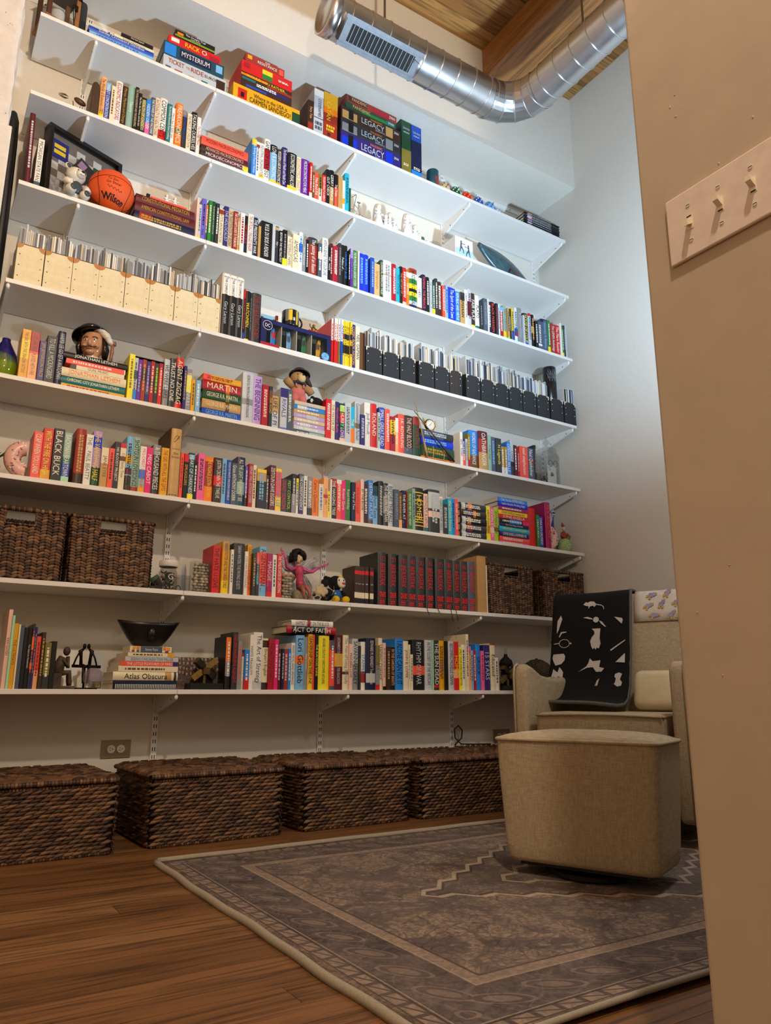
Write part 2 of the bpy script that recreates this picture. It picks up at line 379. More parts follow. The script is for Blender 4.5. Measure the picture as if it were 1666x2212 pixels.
# local x runs towards the viewer along the wall, -y leaves the wall
bevel(MB().box(0, .235, -.006, 0, -.0575, .0575).build('plate', ivory, t), .0025, 3)
for k in range(4):
    x = .040+k*.0517; up = -1 if k == 0 else 1
    sl = MB().box(x-.0055, x+.0055, -.0066, -.0058, -.012, .012).build('toggle_frame', togm, t)
    MB().box(x-.004, x+.004, -.007, -.0064, -.010*up-.001, -.010*up+.001).build('slot', dark, sl)
    MB().prism([(x-.0042, -.004), (x+.0042, -.004), (x+.0042, .004), (x-.0042, .004)], -.006, -.018, 0, T(0, 0, 0)).build('toggle', togm, t).location = (0, 0, 0)
    tg = [c for c in t.children if c.name.startswith('toggle') and not c.name.startswith('toggle_frame')][-1]
    tg.data.transform(Matrix(((1, 0, 0, 0), (0, 1, 0, 0), (0, -.55*up, 1, -.55*.006*up), (0, 0, 0, 1))))
    for dz in (-.030, .030):
        sc = MB().cyl(.0034, 0, .0012, 12, 0, T(x, -.0058, dz, PI/2)).build('screw', wp, t)
        MB().box(x-.003, x+.003, -.0072, -.0069, dz-.0005, dz+.0005).build('groove', dark, sc)
ANCH = ['the brown wooden bookend',
  'the lying economics stack',
  'the lying law book stack',
  'the navy war book',
  'the pair of bright blue books',
  'the brown lemon-footed book',
  'the slipcased comic trio',
  'the window box of glasses',
  'the cobalt vase',
  'the character jug pile',
  'the slipcased set of seven',
  'the thick white fantasy hardcover',
  'the white novelist hardcover',
  'the white-spined black book',
  'the pink sprinkled ring bookend',
  'the sage slanting-script book',
  'the slate cursive-titled novel',
  'the coral white-topped novel',
  'the dark five-book box set',
  'the rainbow pile of novels',
  'the clear vase of pebbles',
  'the black plush toy',
  'the five slim numbered comics',
  'the pier end of the lowest shelf',
  'the crossed-beam bookend',
  'the lemon-yellow essay volume',
  'the black red-chair volume']
BOOKS = '''
2 -530.5 23.0 226 peach choc 0 1|The Worlds of Economics USED|0-.17:yellow
2 -506.8 22.8 210 blue white 0 2|MARKET CONCENTRATION|.8-1:sky
2 -482.9 17.9 197 cream brown 0 3|~|
2 -464.4 29.1 236 white crimson 0 4|ECONOMIC INDICATORS|
2 -434.6 25.6 226 choc gold 0 5|Money, Markets and Change|
2 -408.2 30.3 243 sage white 0 6|Theory|
2 -377.2 16.4 243 black beige 0 7|THE WORLD ECONOMY AND THE DEVELOPING|
2 -360.0 14.6 216 black white 0 8|The Firm, the Market, and the Law|
2 -344.6 20.4 202 olive cream 0 9|WEALTH OF CHOICES|0-.2:black .94-1:black
2 -323.0 21.4 205 azure white 0 10|HIDDEN ORDER|.06-.36:pink 0-.06:orange
2 -300.9 18.8 227 slate white 0 11|THE POWER OF THE MACHINE|
2 -281.3 21.0 235 cream brick 0 12|RATIONALITY IN HEALTH CARE|
2 -259.7 33.7 242 white black 0 13|COMMON CENTS|0-.27:red
2 -224.9 22.4 222 teal white 0 14|The Armchair Economist Steven Landsburg|
2 -202.1 18.1 218 white brick 0 15|More Sex is Safer Sex|
2 -183.2 34.2 252 orange white 0 16|FREAKONOMICS|.32-.44:olive
2 -148.3 21.7 228 charcoal blue 0 17|ECONOMICS OF ...|.84-1:grey
2 -126.3 22.4 214 cream brown 0 18|THE PRICE OF CIVILIZATION|
2 -103.2 27.7 241 black white 0 19|TALKING OURSELVES|
2 -74.7 20.0 226 white red 0 20|The Strategy Maker|
2 211.6 25.9 225 azure white 1 1|Money, Banking & Financial Markets|.84-1:yellow
2 238.1 17.6 221 white slate 1 2|~|.85-.93:crimson
2 256.3 24.4 221 white petrol 1 3|INDUSTRIAL ORGANIZATION|0-.17:yellow
2 281.3 32.0 259 white black 1 4|GAMES OF STRATEGY|.3-.78:crimson
2 313.9 37.9 236 sky white 1 5|LOVE & ECONOMICS|.8-1:black 0-.12:yellow
2 352.3 28.2 227 choc white 1 6|MODERN LABOR ECONOMICS|0-.12:mustard
2 381.2 30.3 252 indigo white 1 7|The Economics of Health and Health Care|
2 412.1 50.5 231 black white 1 8|ECONOMETRIC ANALYSIS|.02-.14:yellow
2 463.1 28.4 227 cream tan 1 9|ECONOMICS SMART|
2 492.2 45.0 228 purple white 1 10|MICROECONOMICS FOR MBAS|
2 537.8 17.1 219 red white 1 11|~|0-.16:white
2 555.5 14.6 166 brown cream 1 12|~|
2 570.7 24.6 176 coral white 1 13|The Red Pill|
2 595.9 20.0 174 olive black 1 14|~|.05-.5:cream
2 616.6 23.6 178 red white 1 15|THE DEATH PENALTY IN AMERICA|
2 640.7 23.6 224 black white 1 16|GUT CHECK|
2 665.0 26.6 232 black white 1 17|GERRY SPENCE|0-.55:tan
2 692.2 20.6 214 black white 1 18|The Tribe|0-.62:coral
2 713.4 27.6 210 tan cream 1 19||
2 741.6 15.3 194 white mustard 1 20|The Rising Bill|.25-.42:mustard
2 757.5 27.2 249 cyan petrol 1 21|~|
2 785.4 9.8 164 forest grey 1 22||
3 -51.9 11.6 221 blush brown 2 1||
3 -39.7 13.7 190 silver slate 2 2|~|0-.12:yellow
3 -25.5 22.5 229 violet navy 2 3|~ Hank|
3 -2.5 9.7 204 orange white 2 4|~|0-.45:slate
3 7.8 17.4 230 green cream 2 5|~|
3 25.9 16.6 232 forest grey 2 6|~|
3 43.4 17.5 226 charcoal white 2 7|~|
3 61.7 24.2 206 cream brown 2 8|A NATION AMONG NATIONS|.86-.98:brick
3 86.5 23.7 230 indigo silver 2 9|THE HOLOCAUST|
3 111.1 25.8 229 beige brown 2 10|THE TRANSFORMATION OF VIRGINIA|
3 137.5 21.5 222 brick white 2 11|THE COLORIST'S GUIDE TO THE BRONX|
3 159.8 10.6 194 tan white 2 12|~|0-.1:yellow
3 171.0 22.5 225 white crimson 2 13|~|
3 194.4 16.0 220 navy red 2 14|RED OVER BLUE|.55-1:black
3 211.0 27.9 233 white brick 2 15|THE CRITICALLY ENGAGED READER|
3 239.5 26.7 227 navy white 2 16|THE PRESIDENT'S WAR|
3 266.7 13.2 183 tan brown 3 1||
3 280.5 61.4 221 black white 3 2|W.E.B. DU BOIS A READER|
3 342.5 18.6 225 silver white 3 3|THE CONSTITUTIONAL JURISPRUDENCE|
3 362.0 17.8 221 charcoal white 3 4|TO ...|.9-.98:tan
3 380.7 19.3 200 black white 3 5|BEYOND THE MELTING POT|
3 400.9 24.3 213 black grey 3 6|~|0-.24:lemon
3 425.9 27.0 184 cream brown 3 7|THE FEDERALIST PAPERS|
3 453.8 36.6 207 cream brown 3 8|AMERICAS|
3 491.3 20.8 231 white azure 3 9|~|.5-.72:blue
3 513.1 19.4 195 grey white 3 10|Human Democracy|
3 533.1 17.1 203 black white 3 11|~|
3 550.8 50.7 230 brick white 3 12|The passing of an illusion|.82-1:charcoal 0-.05:black
3 602.0 23.3 206 slate white 3 13|~|.55-.75:blush
3 625.9 34.4 246 white slate 3 14|AMERICA BEHIND THE COLOR LINE|
3 661.2 14.3 200 black white 3 15|THE ... WHITE|
3 676.6 15.4 233 maroon blush 3 16|~|
3 693.0 31.5 224 crimson white 3 17|~|
3 725.5 18.1 251 charcoal grey 3 18|~|
3 744.6 19.1 250 black white 3 19|Politics of ...|
3 764.3 18.3 252 black azure 3 20|COLORABILITY BLUES|
3 783.6 11.2 222 black white 3 21|~|
3 795.9 15.4 242 purple violet 3 22|~|.75-1:lavender
3 812.3 28.4 240 green white 3 23|THE PROVINCES IN A UNITARY SYSTEM|
3 841.7 9.3 239 white white 3 24||
3 852.1 31.8 235 royal sky 3 25|~|
3 884.9 29.4 239 royal sky 3 26|~|
3 923.7 25.9 231 blue sky 4 1|~|
3 950.2 35.2 206 peach brown 4 2|Symposium|
3 986.0 19.4 236 forest white 4 3|CLASSICAL AMERICAN TALES|
3 1006.5 54.8 245 white grey 4 4|~|.63-.66:tan
3 1061.9 28.5 237 crimson white 4 5|~|
3 1091.0 24.3 225 cyan black 4 6|Politics of Strategy|
3 1115.9 18.9 239 black tan 4 7|THE HISTORY OF ...|
3 1135.4 26.3 241 red white 4 8|~|0-.12:blush
3 1162.2 19.1 222 orange white 4 9|DEFTING|.86-1:white
3 1181.9 52.8 254 yellow black 4 10|HANDBOOK OF POLITICAL|0-.11:navy .11-.2:silver .2-.32:green .42-.5:black .62-.74:green .74-.88:white .88-1:brick
3 1235.3 32.1 212 white black 4 11|1491|0-.12:brown
3 1268.6 25.4 240 navy coral 4 12|TAMING THE PRINCE|
3 1294.6 23.8 231 black white 4 13|~|
3 1319.0 19.3 220 silver slate 4 14|THE CONSTITUTION OF ...|
3 1339.5 18.8 213 forest white 4 15|~|0-.2:yellow
3 1358.8 18.9 242 charcoal white 4 16|~|
3 1378.3 29.1 230 choc white 4 17|~|
3 1408.0 19.1 211 coral white 4 18|~|
3 1428.3 10.8 221 blue white 4 19|~|0-.3:peach
3 1439.7 15.6 226 sky navy 4 20|~|
3 1456.0 51.6 220 royal white 4 21|The Spirit of the Laws|
3 1508.1 30.0 208 azure white 4 22|REPUBLIC AND VIRTUE|
3 1538.8 35.2 210 tan black 4 23|~|.75-1:charcoal
3 1574.6 21.2 237 white grey 4 24|~|
3 1596.4 29.4 248 silver maroon 4 25|~|.3-.68:maroon
3 1626.4 33.2 235 choc white 4 26|FAIR PLAY|0-.12:lemon
3 1660.2 31.2 230 white black 5 1|PLATO|0-.13:teal
3 1692.0 19.8 188 charcoal grey 5 2|~|
3 1712.4 32.9 220 slate grey 5 3|~|
3 1746.0 12.5 227 white white 5 4||
3 1759.1 21.6 217 navy white 5 5|~|.82-.9:red
3 1781.3 30.7 223 black coral 5 6|BLACK MARXISM|
3 1812.6 19.6 218 charcoal crimson 5 7|~|
3 1833.0 14.9 220 white grey 5 8|~|
3 1848.4 28.4 209 crimson white 5 9|~|.87-1:sky
3 1877.4 25.0 226 sage grey 5 10|~|0-.25:yellow
3 1903.0 16.4 212 tan black 5 11|~|0-.1:lime
3 1920.2 16.5 214 black silver 5 12|SOVEREIGNTY|
3 1937.4 18.0 223 yellow navy 5 13|~|0-.3:blue
3 1956.2 13.1 234 azure white 5 14||
3 1969.9 27.0 239 white slate 5 15|~|.2-.32:crimson .32-.42:blue
3 1997.5 33.1 245 grey silver 5 16|A Century of War|
3 2031.2 14.1 200 silver charcoal 5 17||
3 2045.9 37.1 226 charcoal yellow 5 18|HOUSE OF COUP|0-.18:blue
3 2083.7 26.2 232 silver slate 5 19|~|.92-1:red
3 2110.5 23.4 230 black peach 5 20|~|.45-.65:tan
3 2134.5 25.8 191 black white 5 21|~|
3 2160.9 31.3 196 slate white 5 22|~|.15-.22:white
3 2192.7 55.3 226 slate sky 5 23|Democracy in America|.9-1:navy
3 2248.7 23.4 232 green white 5 24|~|0-.2:yellow
3 2272.6 41.4 213 brick white 5 25|The LENIN Anthology|
3 2314.7 34.5 215 red white 5 26|The Marx Reader|
3 2350.0 15.0 235 white grey 5 27||
3 2365.8 15.0 217 green white 5 28|~|0-.15:yellow
3 2381.6 18.5 228 charcoal grey 5 29|~|
3 2400.7 16.0 236 silver white 5 30||
4 208.0 9.6 272 black red 6 1|~|.82-1:red 0-.15:blue
4 218.7 25.4 269 black yellow 6 2|WATCHMEN|.0-.06:yellow
4 244.7 7.7 266 charcoal grey 6 3|~|
4 253.5 46.5 269 charcoal brick 6 4|THE WALKING DEAD|
4 693.0 12.2 256 red red 7 1|~|.52-1:white
4 705.8 12.3 257 red red 7 2|~|.52-1:white
4 718.6 12.3 258 red red 7 3|~|.52-1:white
4 731.5 11.8 259 olive slate 7 4|~|.52-1:white
4 743.8 13.0 260 blue blue 7 5|~|.52-1:white
4 758.0 11.8 261 yellow black 7 6|~|.3-.48:black .6-.72:crimson
4 770.4 10.1 262 yellow black 7 7|~|.3-.48:black .6-.72:navy
4 781.1 9.5 263 yellow black 7 8|~|.3-.48:black .6-.72:black
4 791.2 9.5 263 yellow black 7 9|~|.3-.48:black .6-.72:petrol
4 801.4 11.4 264 yellow black 7 10|~|.3-.48:black .6-.72:navy
4 813.3 23.5 256 indigo mustard 7 11|COMIC BOOK NATION|
4 837.4 26.0 251 cream black 7 12|NEIL GAIMAN|
4 864.1 9.1 222 brown tan 7 13||
4 873.8 8.6 222 brown tan 7 14||
4 882.9 8.6 221 choc tan 7 15||
5 -725.5 32.4 212 mustard brown 8 1|THE GIRL WITH THE DRAGON TATTOO|.4-.8:yellow
5 -692.5 34.0 210 coral brown 8 2|THE GIRL WHO PLAYED WITH FIRE|0-.55:peach .6-1:crimson
5 -657.6 26.0 178 indigo tan 8 3|JIM JEFFERSON FACE|
5 -631.0 40.2 210 black silver 8 4|TO KILL A MOCKINGBIRD|
5 -590.2 28.2 241 navy silver 8 5|HARPER LEE GO SET A WATCHMAN|
5 -300.2 23.9 210 lemon olive 9 1|~|
5 -147.7 25.2 226 silver charcoal 10 1|WE WERE LIARS|0-.36:grey
5 -121.8 29.2 237 charcoal white 10 2|TRUST NO ONE|
5 -92.0 34.4 249 black cream 10 3|AGENT ZIGZAG|.82-1:red 0-.14:red
5 -57.1 13.6 214 indigo tan 10 4|~|
5 -42.3 23.6 205 grey white 10 5|TURTLE ANNULS|.45-.86:lemon
5 -17.5 17.8 159 mustard brown 10 6|~|
5 1.0 22.4 159 sky white 10 7|~|
5 224.4 55.2 254 silver charcoal 10 8|GEORGE R.R. MARTIN A DANCE WITH DRAGONS|.36-.48:grey
5 280.6 44.1 250 lavender purple 11 1|THE BEGINNING|
5 325.3 32.2 212 crimson blush 11 2|~|
5 358.1 18.3 209 charcoal mustard 11 3|THE ROAD|.62-.9:brown
5 377.0 36.8 170 tan navy 11 4|LIFE OF PI|0-.5:silver
5 423.0 35.8 220 silver indigo 11 5|RIVALS|.78-1:indigo 0-.08:violet
5 459.4 26.6 220 slate cream 11 6|~|
5 666.1 31.9 213 red white 11 7|~|
5 699.0 22.6 212 cream brown 11 8|THE MAYOR OF ...|
5 722.2 21.9 210 indigo coral 11 9|Marvelous Battle|
5 745.1 30.1 205 forest white 11 10|BIG HURRY LOVE|.5-.75:red .12-.3:purple .78-.95:lime 0-.1:blush
5 775.8 36.7 217 silver slate 11 11|~|
5 813.1 23.8 205 cyan white 11 12|THE ...|0-.42:orange
5 837.5 29.9 238 silver slate 11 13|Commonwealth Ann Patchett|.38-.5:olive
5 868.1 28.7 171 indigo silver 11 14|~|
5 897.3 36.8 246 white slate 11 15|Jodi Picoult|
5 934.6 34.9 247 red white 12 1|ROLAND|
5 970.4 16.0 202 silver black 12 2|~|
5 987.1 33.4 238 blue white 12 3|SMALL GREAT READ|
5 1021.0 30.9 235 coral white 12 4|~|
5 1052.9 32.0 199 crimson black 12 5|~|.5-.9:yellow
5 1085.5 20.0 198 peach white 12 6|~|.6-1:white
5 1106.1 38.5 225 coral white 12 7|J.K. ROWLING|
5 1145.6 55.4 226 choc blush 12 8|THE HALF BLOOD ...|0-.2:slate
5 1201.7 43.1 230 forest brick 12 9|THE DEATHLY ...|.8-1:brick
5 1512.6 18.9 198 white black 12 10|BEN ... ROAD|
5 1532.1 18.2 164 indigo white 13 1|~|0-.42:coral
5 1551.5 14.8 164 silver slate 13 2|~|
5 1566.9 17.8 200 olive yellow 13 3|~|0-.3:crimson
5 1585.3 64.8 228 azure white 13 4|WORDS OF RADIANCE|0-.35:brown
5 1650.7 65.2 233 brick white 13 5|OATHBRINGER|0-.45:tan .8-1:maroon
5 1716.5 25.9 219 sage charcoal 13 6|A Few Days|
5 1743.1 30.4 214 slate sky 13 7|~|
5 1774.1 41.4 211 charcoal lemon 13 8|H Legends|
5 1816.1 25.9 169 gold white 13 9|~|0-.25:white
5 1842.6 18.4 170 gold white 13 10|~|0-.25:white
5 1861.6 28.8 205 azure white 13 11|OPENING BELLE|
5 1891.0 26.4 224 silver slate 13 12|LONE..|.28-.4:black 0-.28:charcoal
5 1918.0 23.3 195 maroon white 13 13|~|
5 1941.9 15.0 164 crimson silver 13 14|~|
5 1957.5 64.3 196 coral white 13 15|neal stephenson|
5 2022.5 51.9 198 slate white 13 16|Neal Quicksilver|.5-.6:brick
5 2075.0 18.8 223 black grey 13 17|~|
6 -638.5 33.7 195 coral white 14 1|CLAP WHEN YOU LAND|
6 -604.3 37.5 218 red lemon 14 2|WITH THE FIRE ON HIGH|0-.2:mustard
6 -566.2 39.2 221 black white 14 3|BLACK BUCK|.0-.01:yellow
6 -526.3 29.9 212 teal white 14 4|BACKMAN BEARTOWN|.5-1:sage .12-.38:blue 0-.12:mint
6 -480.5 37.9 239 brick tan 14 5|~|0-.2:choc
6 -442.1 27.6 218 white slate 14 6|THE ... PAUL BEATTY|
6 -413.9 35.1 241 lavender yellow 14 7|THE VANISHING HALF|0-.35:forest .7-.9:royal
6 -378.2 29.2 173 tan brown 14 8|JANE EYRE|.6-1:cream
6 -348.4 21.8 174 coral maroon 14 9|~|
6 -326.0 22.0 209 charcoal white 14 10|HIS BLOODY PROJECT|
6 -303.4 24.2 205 cream brown 14 11|Cold Sassy Tree|.9-1:red .62-.72:brown
6 -278.7 27.5 242 sky black 14 12|~ Finding|.5-.65:mustard 0-.28:choc .3-.42:maroon
6 -250.6 29.5 245 sage black 14 13|SHOTGUN LOVESONGS|0-.1:brick
6 -220.7 26.5 207 white hotpink 15 1|MEG CABOT boy meets girl|.3-.5:azure .14-.3:sage 0-.14:mustard
6 -193.1 26.5 208 hotpink white 15 2|MEG CABOT|
6 -166.0 35.0 226 charcoal white 15 3|A THOUSAND PIECES|.8-1:grey
6 -130.5 32.7 216 mustard brick 15 4|THE GIRL WITH ALL THE GIFTS|
6 -45.3 15.6 208 coral brick 15 5|~|
6 -29.1 19.8 206 black mustard 15 6|SMUGGLERS|.82-1:red
6 -8.7 25.5 214 petrol white 15 7|HEART OF DARKNESS|0-.12:lemon .86-.96:sky
6 17.4 16.3 180 black white 15 8|~|
6 34.4 32.0 220 pink charcoal 15 9|~|
6 66.9 38.9 210 orange yellow 15 10|THE PASSAGE JUSTIN CRONIN|.35-.9:brick
6 106.4 39.0 211 choc white 15 11|JUSTIN CRONIN THE TWELVE|.38-.6:red
6 145.9 22.9 216 sky slate 15 12|~|
6 169.4 21.1 212 blue white 15 13|WOLF IN WHITE VAN JOHN DARNIELLE|
6 191.1 27.1 200 slate white 15 14|Grace ANTHONY DOERR|
6 218.8 40.8 237 petrol white 16 1|ALL THE LIGHT WE CANNOT SEE|.8-1:navy .25-.5:sage
6 260.2 12.4 199 violet white 16 2|~|0-.35:choc
6 273.1 22.0 209 crimson silver 16 3|MEMORY WALL ANTHONY DOERR|
6 295.9 19.5 209 cream brown 16 4|~|
6 316.0 47.0 193 black sky 16 5|~|.7-.92:tan .92-1:yellow
6 363.6 15.3 170 charcoal silver 16 6|~|
6 379.4 29.9 221 maroon white 16 7|ZEITOUN DAVE EGGERS|
6 410.2 29.1 209 yellow azure 16 8|CHANG RAE LEE|.35-.92:coral
6 439.9 29.4 165 charcoal red 16 9|DEAD SEASON|
6 469.8 24.2 167 black lime 16 10|PEST CONTROL|
6 494.9 22.4 197 black silver 16 11|~|.0-.5:grey
6 517.9 11.6 177 white charcoal 16 12|~|.7-1:lemon
6 530.2 24.9 201 slate white 16 13|THE CORRESPONDENCE|0-.2:indigo
6 555.6 21.1 196 white charcoal 16 14|~|
6 577.3 26.1 196 grey white 16 15|~|0-.2:charcoal
6 604.0 32.7 194 orange black 16 16|Carter's Quotations|
6 637.3 24.8 167 cream azure 16 17|~|
6 662.7 25.6 203 peach brown 16 18|emily griffin|.5-.58:red
6 689.2 10.9 138 lemon black 16 19|~|
6 700.6 9.1 201 white brick 16 20||
6 710.3 27.6 208 black white 16 21|THE HANGING TREE|.8-1:brick
6 738.5 28.0 206 coral white 16 22|~|.9-1:white
6 767.1 23.8 207 hotpink white 17 1|Kristin Gore|
6 791.5 27.3 214 green white 17 2|Royal Holiday|
6 819.5 25.2 204 navy white 17 3|Party of Two|
6 845.2 28.8 206 coral red 17 4|~|
6 875.1 19.7 228 blush charcoal 17 5|BY THE BOOK|
6 895.4 27.2 207 choc white 17 6|~|
6 923.2 26.9 233 azure white 17 7|DETROIT HUSTLE|0-.1:brown
6 950.7 29.1 207 sky navy 17 8|A Short Taste|.75-1:petrol
6 980.4 29.3 236 black silver 17 9|~|
6 1010.3 29.6 229 charcoal white 17 10|THE GIRL ON THE TRAIN|.3-.7:grey
6 1040.5 33.4 230 silver slate 17 11|BEFORE THE FALL|
6 1074.5 31.7 205 slate grey 17 12|~|
6 1106.8 21.6 196 brown tan 17 13|~|0-.25:peach
6 1129.0 24.4 208 navy white 17 14|THE RIVER AT ...|
6 1153.9 6.8 204 brick white 17 15||
6 1161.2 24.6 204 green white 17 16|PEOPLE WE MEET EMILY HENRY|
6 1186.4 17.8 225 sage charcoal 17 17|~|
6 1204.8 60.1 236 black yellow 17 18|HOMER|.12-.14:yellow .2-.22:yellow .26-.28:yellow .32-.34:yellow .62-.63:yellow .7-.72:yellow .88-.9:yellow
6 1265.5 26.9 210 blush charcoal 17 19|WITHOUT A HITCH|0-.12:teal
6 1292.9 74.2 238 charcoal silver 17 20|~|.56-.94:silver .36-.5:blush
6 1367.7 21.5 208 silver charcoal 17 21|SILENCE OF THE GIRLS|.9-1:white
6 1389.8 34.5 170 charcoal silver 17 22|~|
6 1424.9 26.9 205 cyan yellow 17 23|the Dutch House|
6 1452.4 22.6 208 azure navy 17 24|~|
6 1475.6 20.5 210 coral white 17 25|SILVER SPARROW|
6 1691.5 28.5 199 lemon olive 18 1|~|.2-.45:mustard
6 1720.5 28.7 197 pink white 18 2|KEVIN KWAN|.25-.4:blush
6 1749.8 28.8 199 lime olive 18 3|~|.3-.42:brown
6 2007.6 59.6 231 red crimson 19 1||
6 2067.7 21.7 195 green white 19 2|CRAZY RICH ...|
6 2096.7 29.2 190 blue white 19 3|CHINA RICH GIRLFRIEND|
6 2143.4 41.3 282 magenta coral 19 4|SEX AND MY ...|
7 126.4 33.4 212 red black 20 1|THE HATE U GIVE|
7 168.8 32.7 236 mustard brown 20 2|HARRY POTTER AND THE CURSED CHILD|.0-.25:yellow .8-1:tan
7 208.0 13.4 201 white slate 20 3|~|
7 222.0 51.9 233 charcoal silver 20 4|SARAH WATERS THE PAYING GUESTS|
7 274.5 16.2 199 white brick 20 5|COLSON WHITEHEAD|
7 291.3 19.3 234 mustard brick 20 6|LAUREN WILKINSON AMERICAN SPY|0-.5:orange
7 311.2 17.3 193 charcoal tan 20 7|~|
7 329.1 15.7 198 choc sky 20 8|~|.75-1:coral .3-.5:teal
7 345.3 36.1 230 sky maroon 20 9|A GENTLEMAN ...|.25-.88:coral
7 382.0 28.2 201 magenta blush 20 10|MAGGIE ...|.0-.12:red
7 410.8 20.9 197 white slate 20 11|~|
7 432.3 24.3 203 red white 20 12|THE TWELVE DATES OF CHRISTMAS|
7 843.0 21.2 184 choc silver 21 1|1|0-.12:black .15-.3:cream .78-.88:red
7 864.8 19.8 184 choc silver 21 2|2|0-.12:black .15-.3:cream .78-.88:red
7 885.4 19.3 185 choc silver 21 3|3|0-.12:black .15-.3:cream .78-.88:red
7 905.3 21.3 186 choc silver 21 4|4|0-.12:black .15-.3:cream .78-.88:red
7 933.3 21.9 185 choc silver 21 5|5|0-.12:black .15-.3:cream .78-.88:red
7 979.2 48.8 267 charcoal red 22 1|BERSERK|1
7 1042.3 50.2 266 charcoal red 22 2|BERSERK|2
7 1102.0 55.0 265 charcoal red 22 3|BERSERK|3
7 1157.5 55.8 266 charcoal red 22 4|BERSERK|4
7 1214.0 56.7 265 charcoal red 22 5|BERSERK|5
7 1271.3 48.6 268 charcoal red 22 6|BERSERK|6
7 1334.3 57.5 268 charcoal red 22 7|BERSERK|7
7 1392.4 54.1 269 charcoal red 22 8|BERSERK|8
7 1453.6 46.5 269 charcoal red 22 9|BERSERK|9
7 1500.7 51.1 270 charcoal red 22 10|BERSERK|10
7 1552.4 48.4 273 slate red 22 11|BERSERK|11
8 -654.4 14.0 292 blush black 23 1|VAN GOGH|
8 -640.0 8.9 270 mint white 23 2||
8 -630.7 15.8 241 mustard brown 23 3|THE ULTIMATE ...|
8 -614.4 6.6 238 cream cream 23 4||
8 -607.3 13.4 235 slate charcoal 23 5||
8 -593.1 13.8 228 black charcoal 23 6||
8 -578.8 12.8 227 black white 23 7|The Separate Notebooks|
8 -565.5 8.2 242 charcoal coral 23 8|~|.3-.4:orange .6-.8:orange
8 -556.7 8.3 230 indigo grey 23 9|~|
8 -547.7 15.6 196 coral brick 23 10|~|0-.35:peach
8 -531.1 13.3 212 choc tan 23 11|~|
8 -517.0 22.6 173 olive white 23 12|~|.0-.3:charcoal
8 -493.6 18.5 179 black grey 23 13||
8 207.8 22.5 226 black white 24 1|~|.52-.98:orange .25-.52:grey
8 237.8 23.1 245 charcoal red 24 2|FASCISM MADELEINE ALBRIGHT|
8 262.0 18.8 209 grey coral 24 3|~|
8 281.4 10.7 157 beige white 24 4|~|.9-1:crimson
8 293.3 22.1 171 azure white 24 5|~|0-.28:red
8 316.0 17.8 237 white charcoal 24 6|WHITE FRAGILITY|
8 334.9 43.8 249 white slate 24 7|The Art of Strategy|.0-.15:silver
8 379.5 27.9 224 cream charcoal 24 8|Dreyer's English|.0-.14:choc .82-.96:choc
8 408.0 26.3 222 crimson choc 24 9|NOBODY'S DOG|
8 435.2 18.7 221 hotpink white 24 10|~|
8 454.5 16.2 179 maroon silver 24 11|~|
8 471.5 13.4 180 navy silver 24 12|~|
8 485.7 20.2 177 brick silver 24 13|~|
8 506.5 13.4 181 azure white 24 14|~|
8 520.5 19.2 209 white charcoal 24 15|WINNERS TAKE ALL ANAND GIRIDHARADAS|
8 540.3 43.2 244 sky navy 24 16|Lori Gottlieb|.47-.62:orange
8 584.1 18.3 238 grey white 24 17|Pinky Gumpet|
8 603.1 24.6 252 mustard black 24 18|LEADERSHIP ON THE LINE|.0-.25:yellow
8 628.5 8.8 251 coral white 24 19||
8 637.9 16.5 252 black lemon 24 20|THE SUN DOES SHINE|
8 655.0 61.3 248 lemon charcoal 24 21|ARGUABLY ESSAYS BY CHRISTOPHER HITCHENS|
8 716.9 25.1 227 coral white 24 22|~|.8-1:slate 0-.08:slate
8 742.6 47.1 254 maroon silver 25 1|LEONARDO DA VINCI WALTER ISAACSON|.42-.66:mustard
8 790.5 31.1 255 cream grey 25 2|The Year of Living Biblically|.28-.33:charcoal
8 822.4 18.7 214 blush charcoal 25 3|MODERN LOVE|
8 842.0 32.0 240 silver charcoal 25 4|SAVANNAH GREY|0-.5:grey
8 874.8 13.0 207 charcoal olive 25 5|SEBASTIAN JUNGER|
8 888.4 24.9 227 white azure 25 6|STAMPED|.15-.38:brick
8 914.1 52.1 245 navy cream 25 7|EDWARD M. KENNEDY True Compass|.14-.32:silver
8 967.1 21.7 212 grey brown 25 8|RICE|.55-1:olive 0-.12:red
8 989.6 22.2 249 cream charcoal 25 9|LEADING CHANGE|
8 1012.7 15.7 226 blush grey 25 10|~|0-.08:black
8 1029.0 23.3 208 choc tan 25 11|~|
8 1053.2 26.0 206 black peach 25 12|IN THE GARDEN OF BEASTS|
8 1079.8 49.1 249 azure navy 25 13|I ALONE CAN FIX IT|
8 1129.5 29.4 239 cream brick 25 14|JOHN B. LOPER|
8 1159.8 11.2 222 cream grey 25 15|~|
8 1171.9 13.3 174 cream slate 25 16|~|
8 1185.8 75.0 248 black silver 25 17|RHYTHM OF WAR|.3-.48:coral
8 1261.4 43.5 249 silver slate 25 18|IN THE CLOSET OF THE VATICAN|
8 1305.8 5.0 250 mint white 25 19||
8 1311.4 37.3 249 charcoal white 25 20|THE SUN DEAD|.05-.1:red
8 1349.1 39.8 249 mustard brown 26 1|~|.36-.62:tan
8 1389.9 16.8 248 black grey 26 2||
8 1407.7 35.3 248 silver slate 26 3|BECOMING MICHELLE OBAMA|
8 1443.6 36.2 247 red yellow 26 4|HOME|.25-.42:peach
8 1480.4 20.8 220 lemon charcoal 26 5|EMILY OSTER EXPECTING BETTER|
8 1502.3 23.4 233 white slate 26 6|~|
8 1526.3 17.5 289 cream slate 26 7|~|
8 1544.8 12.4 226 peach brown 26 8|~|.85-1:pink
8 1557.7 17.6 205 sky slate 26 9|~|
8 1575.8 16.6 206 crimson white 26 10|~|
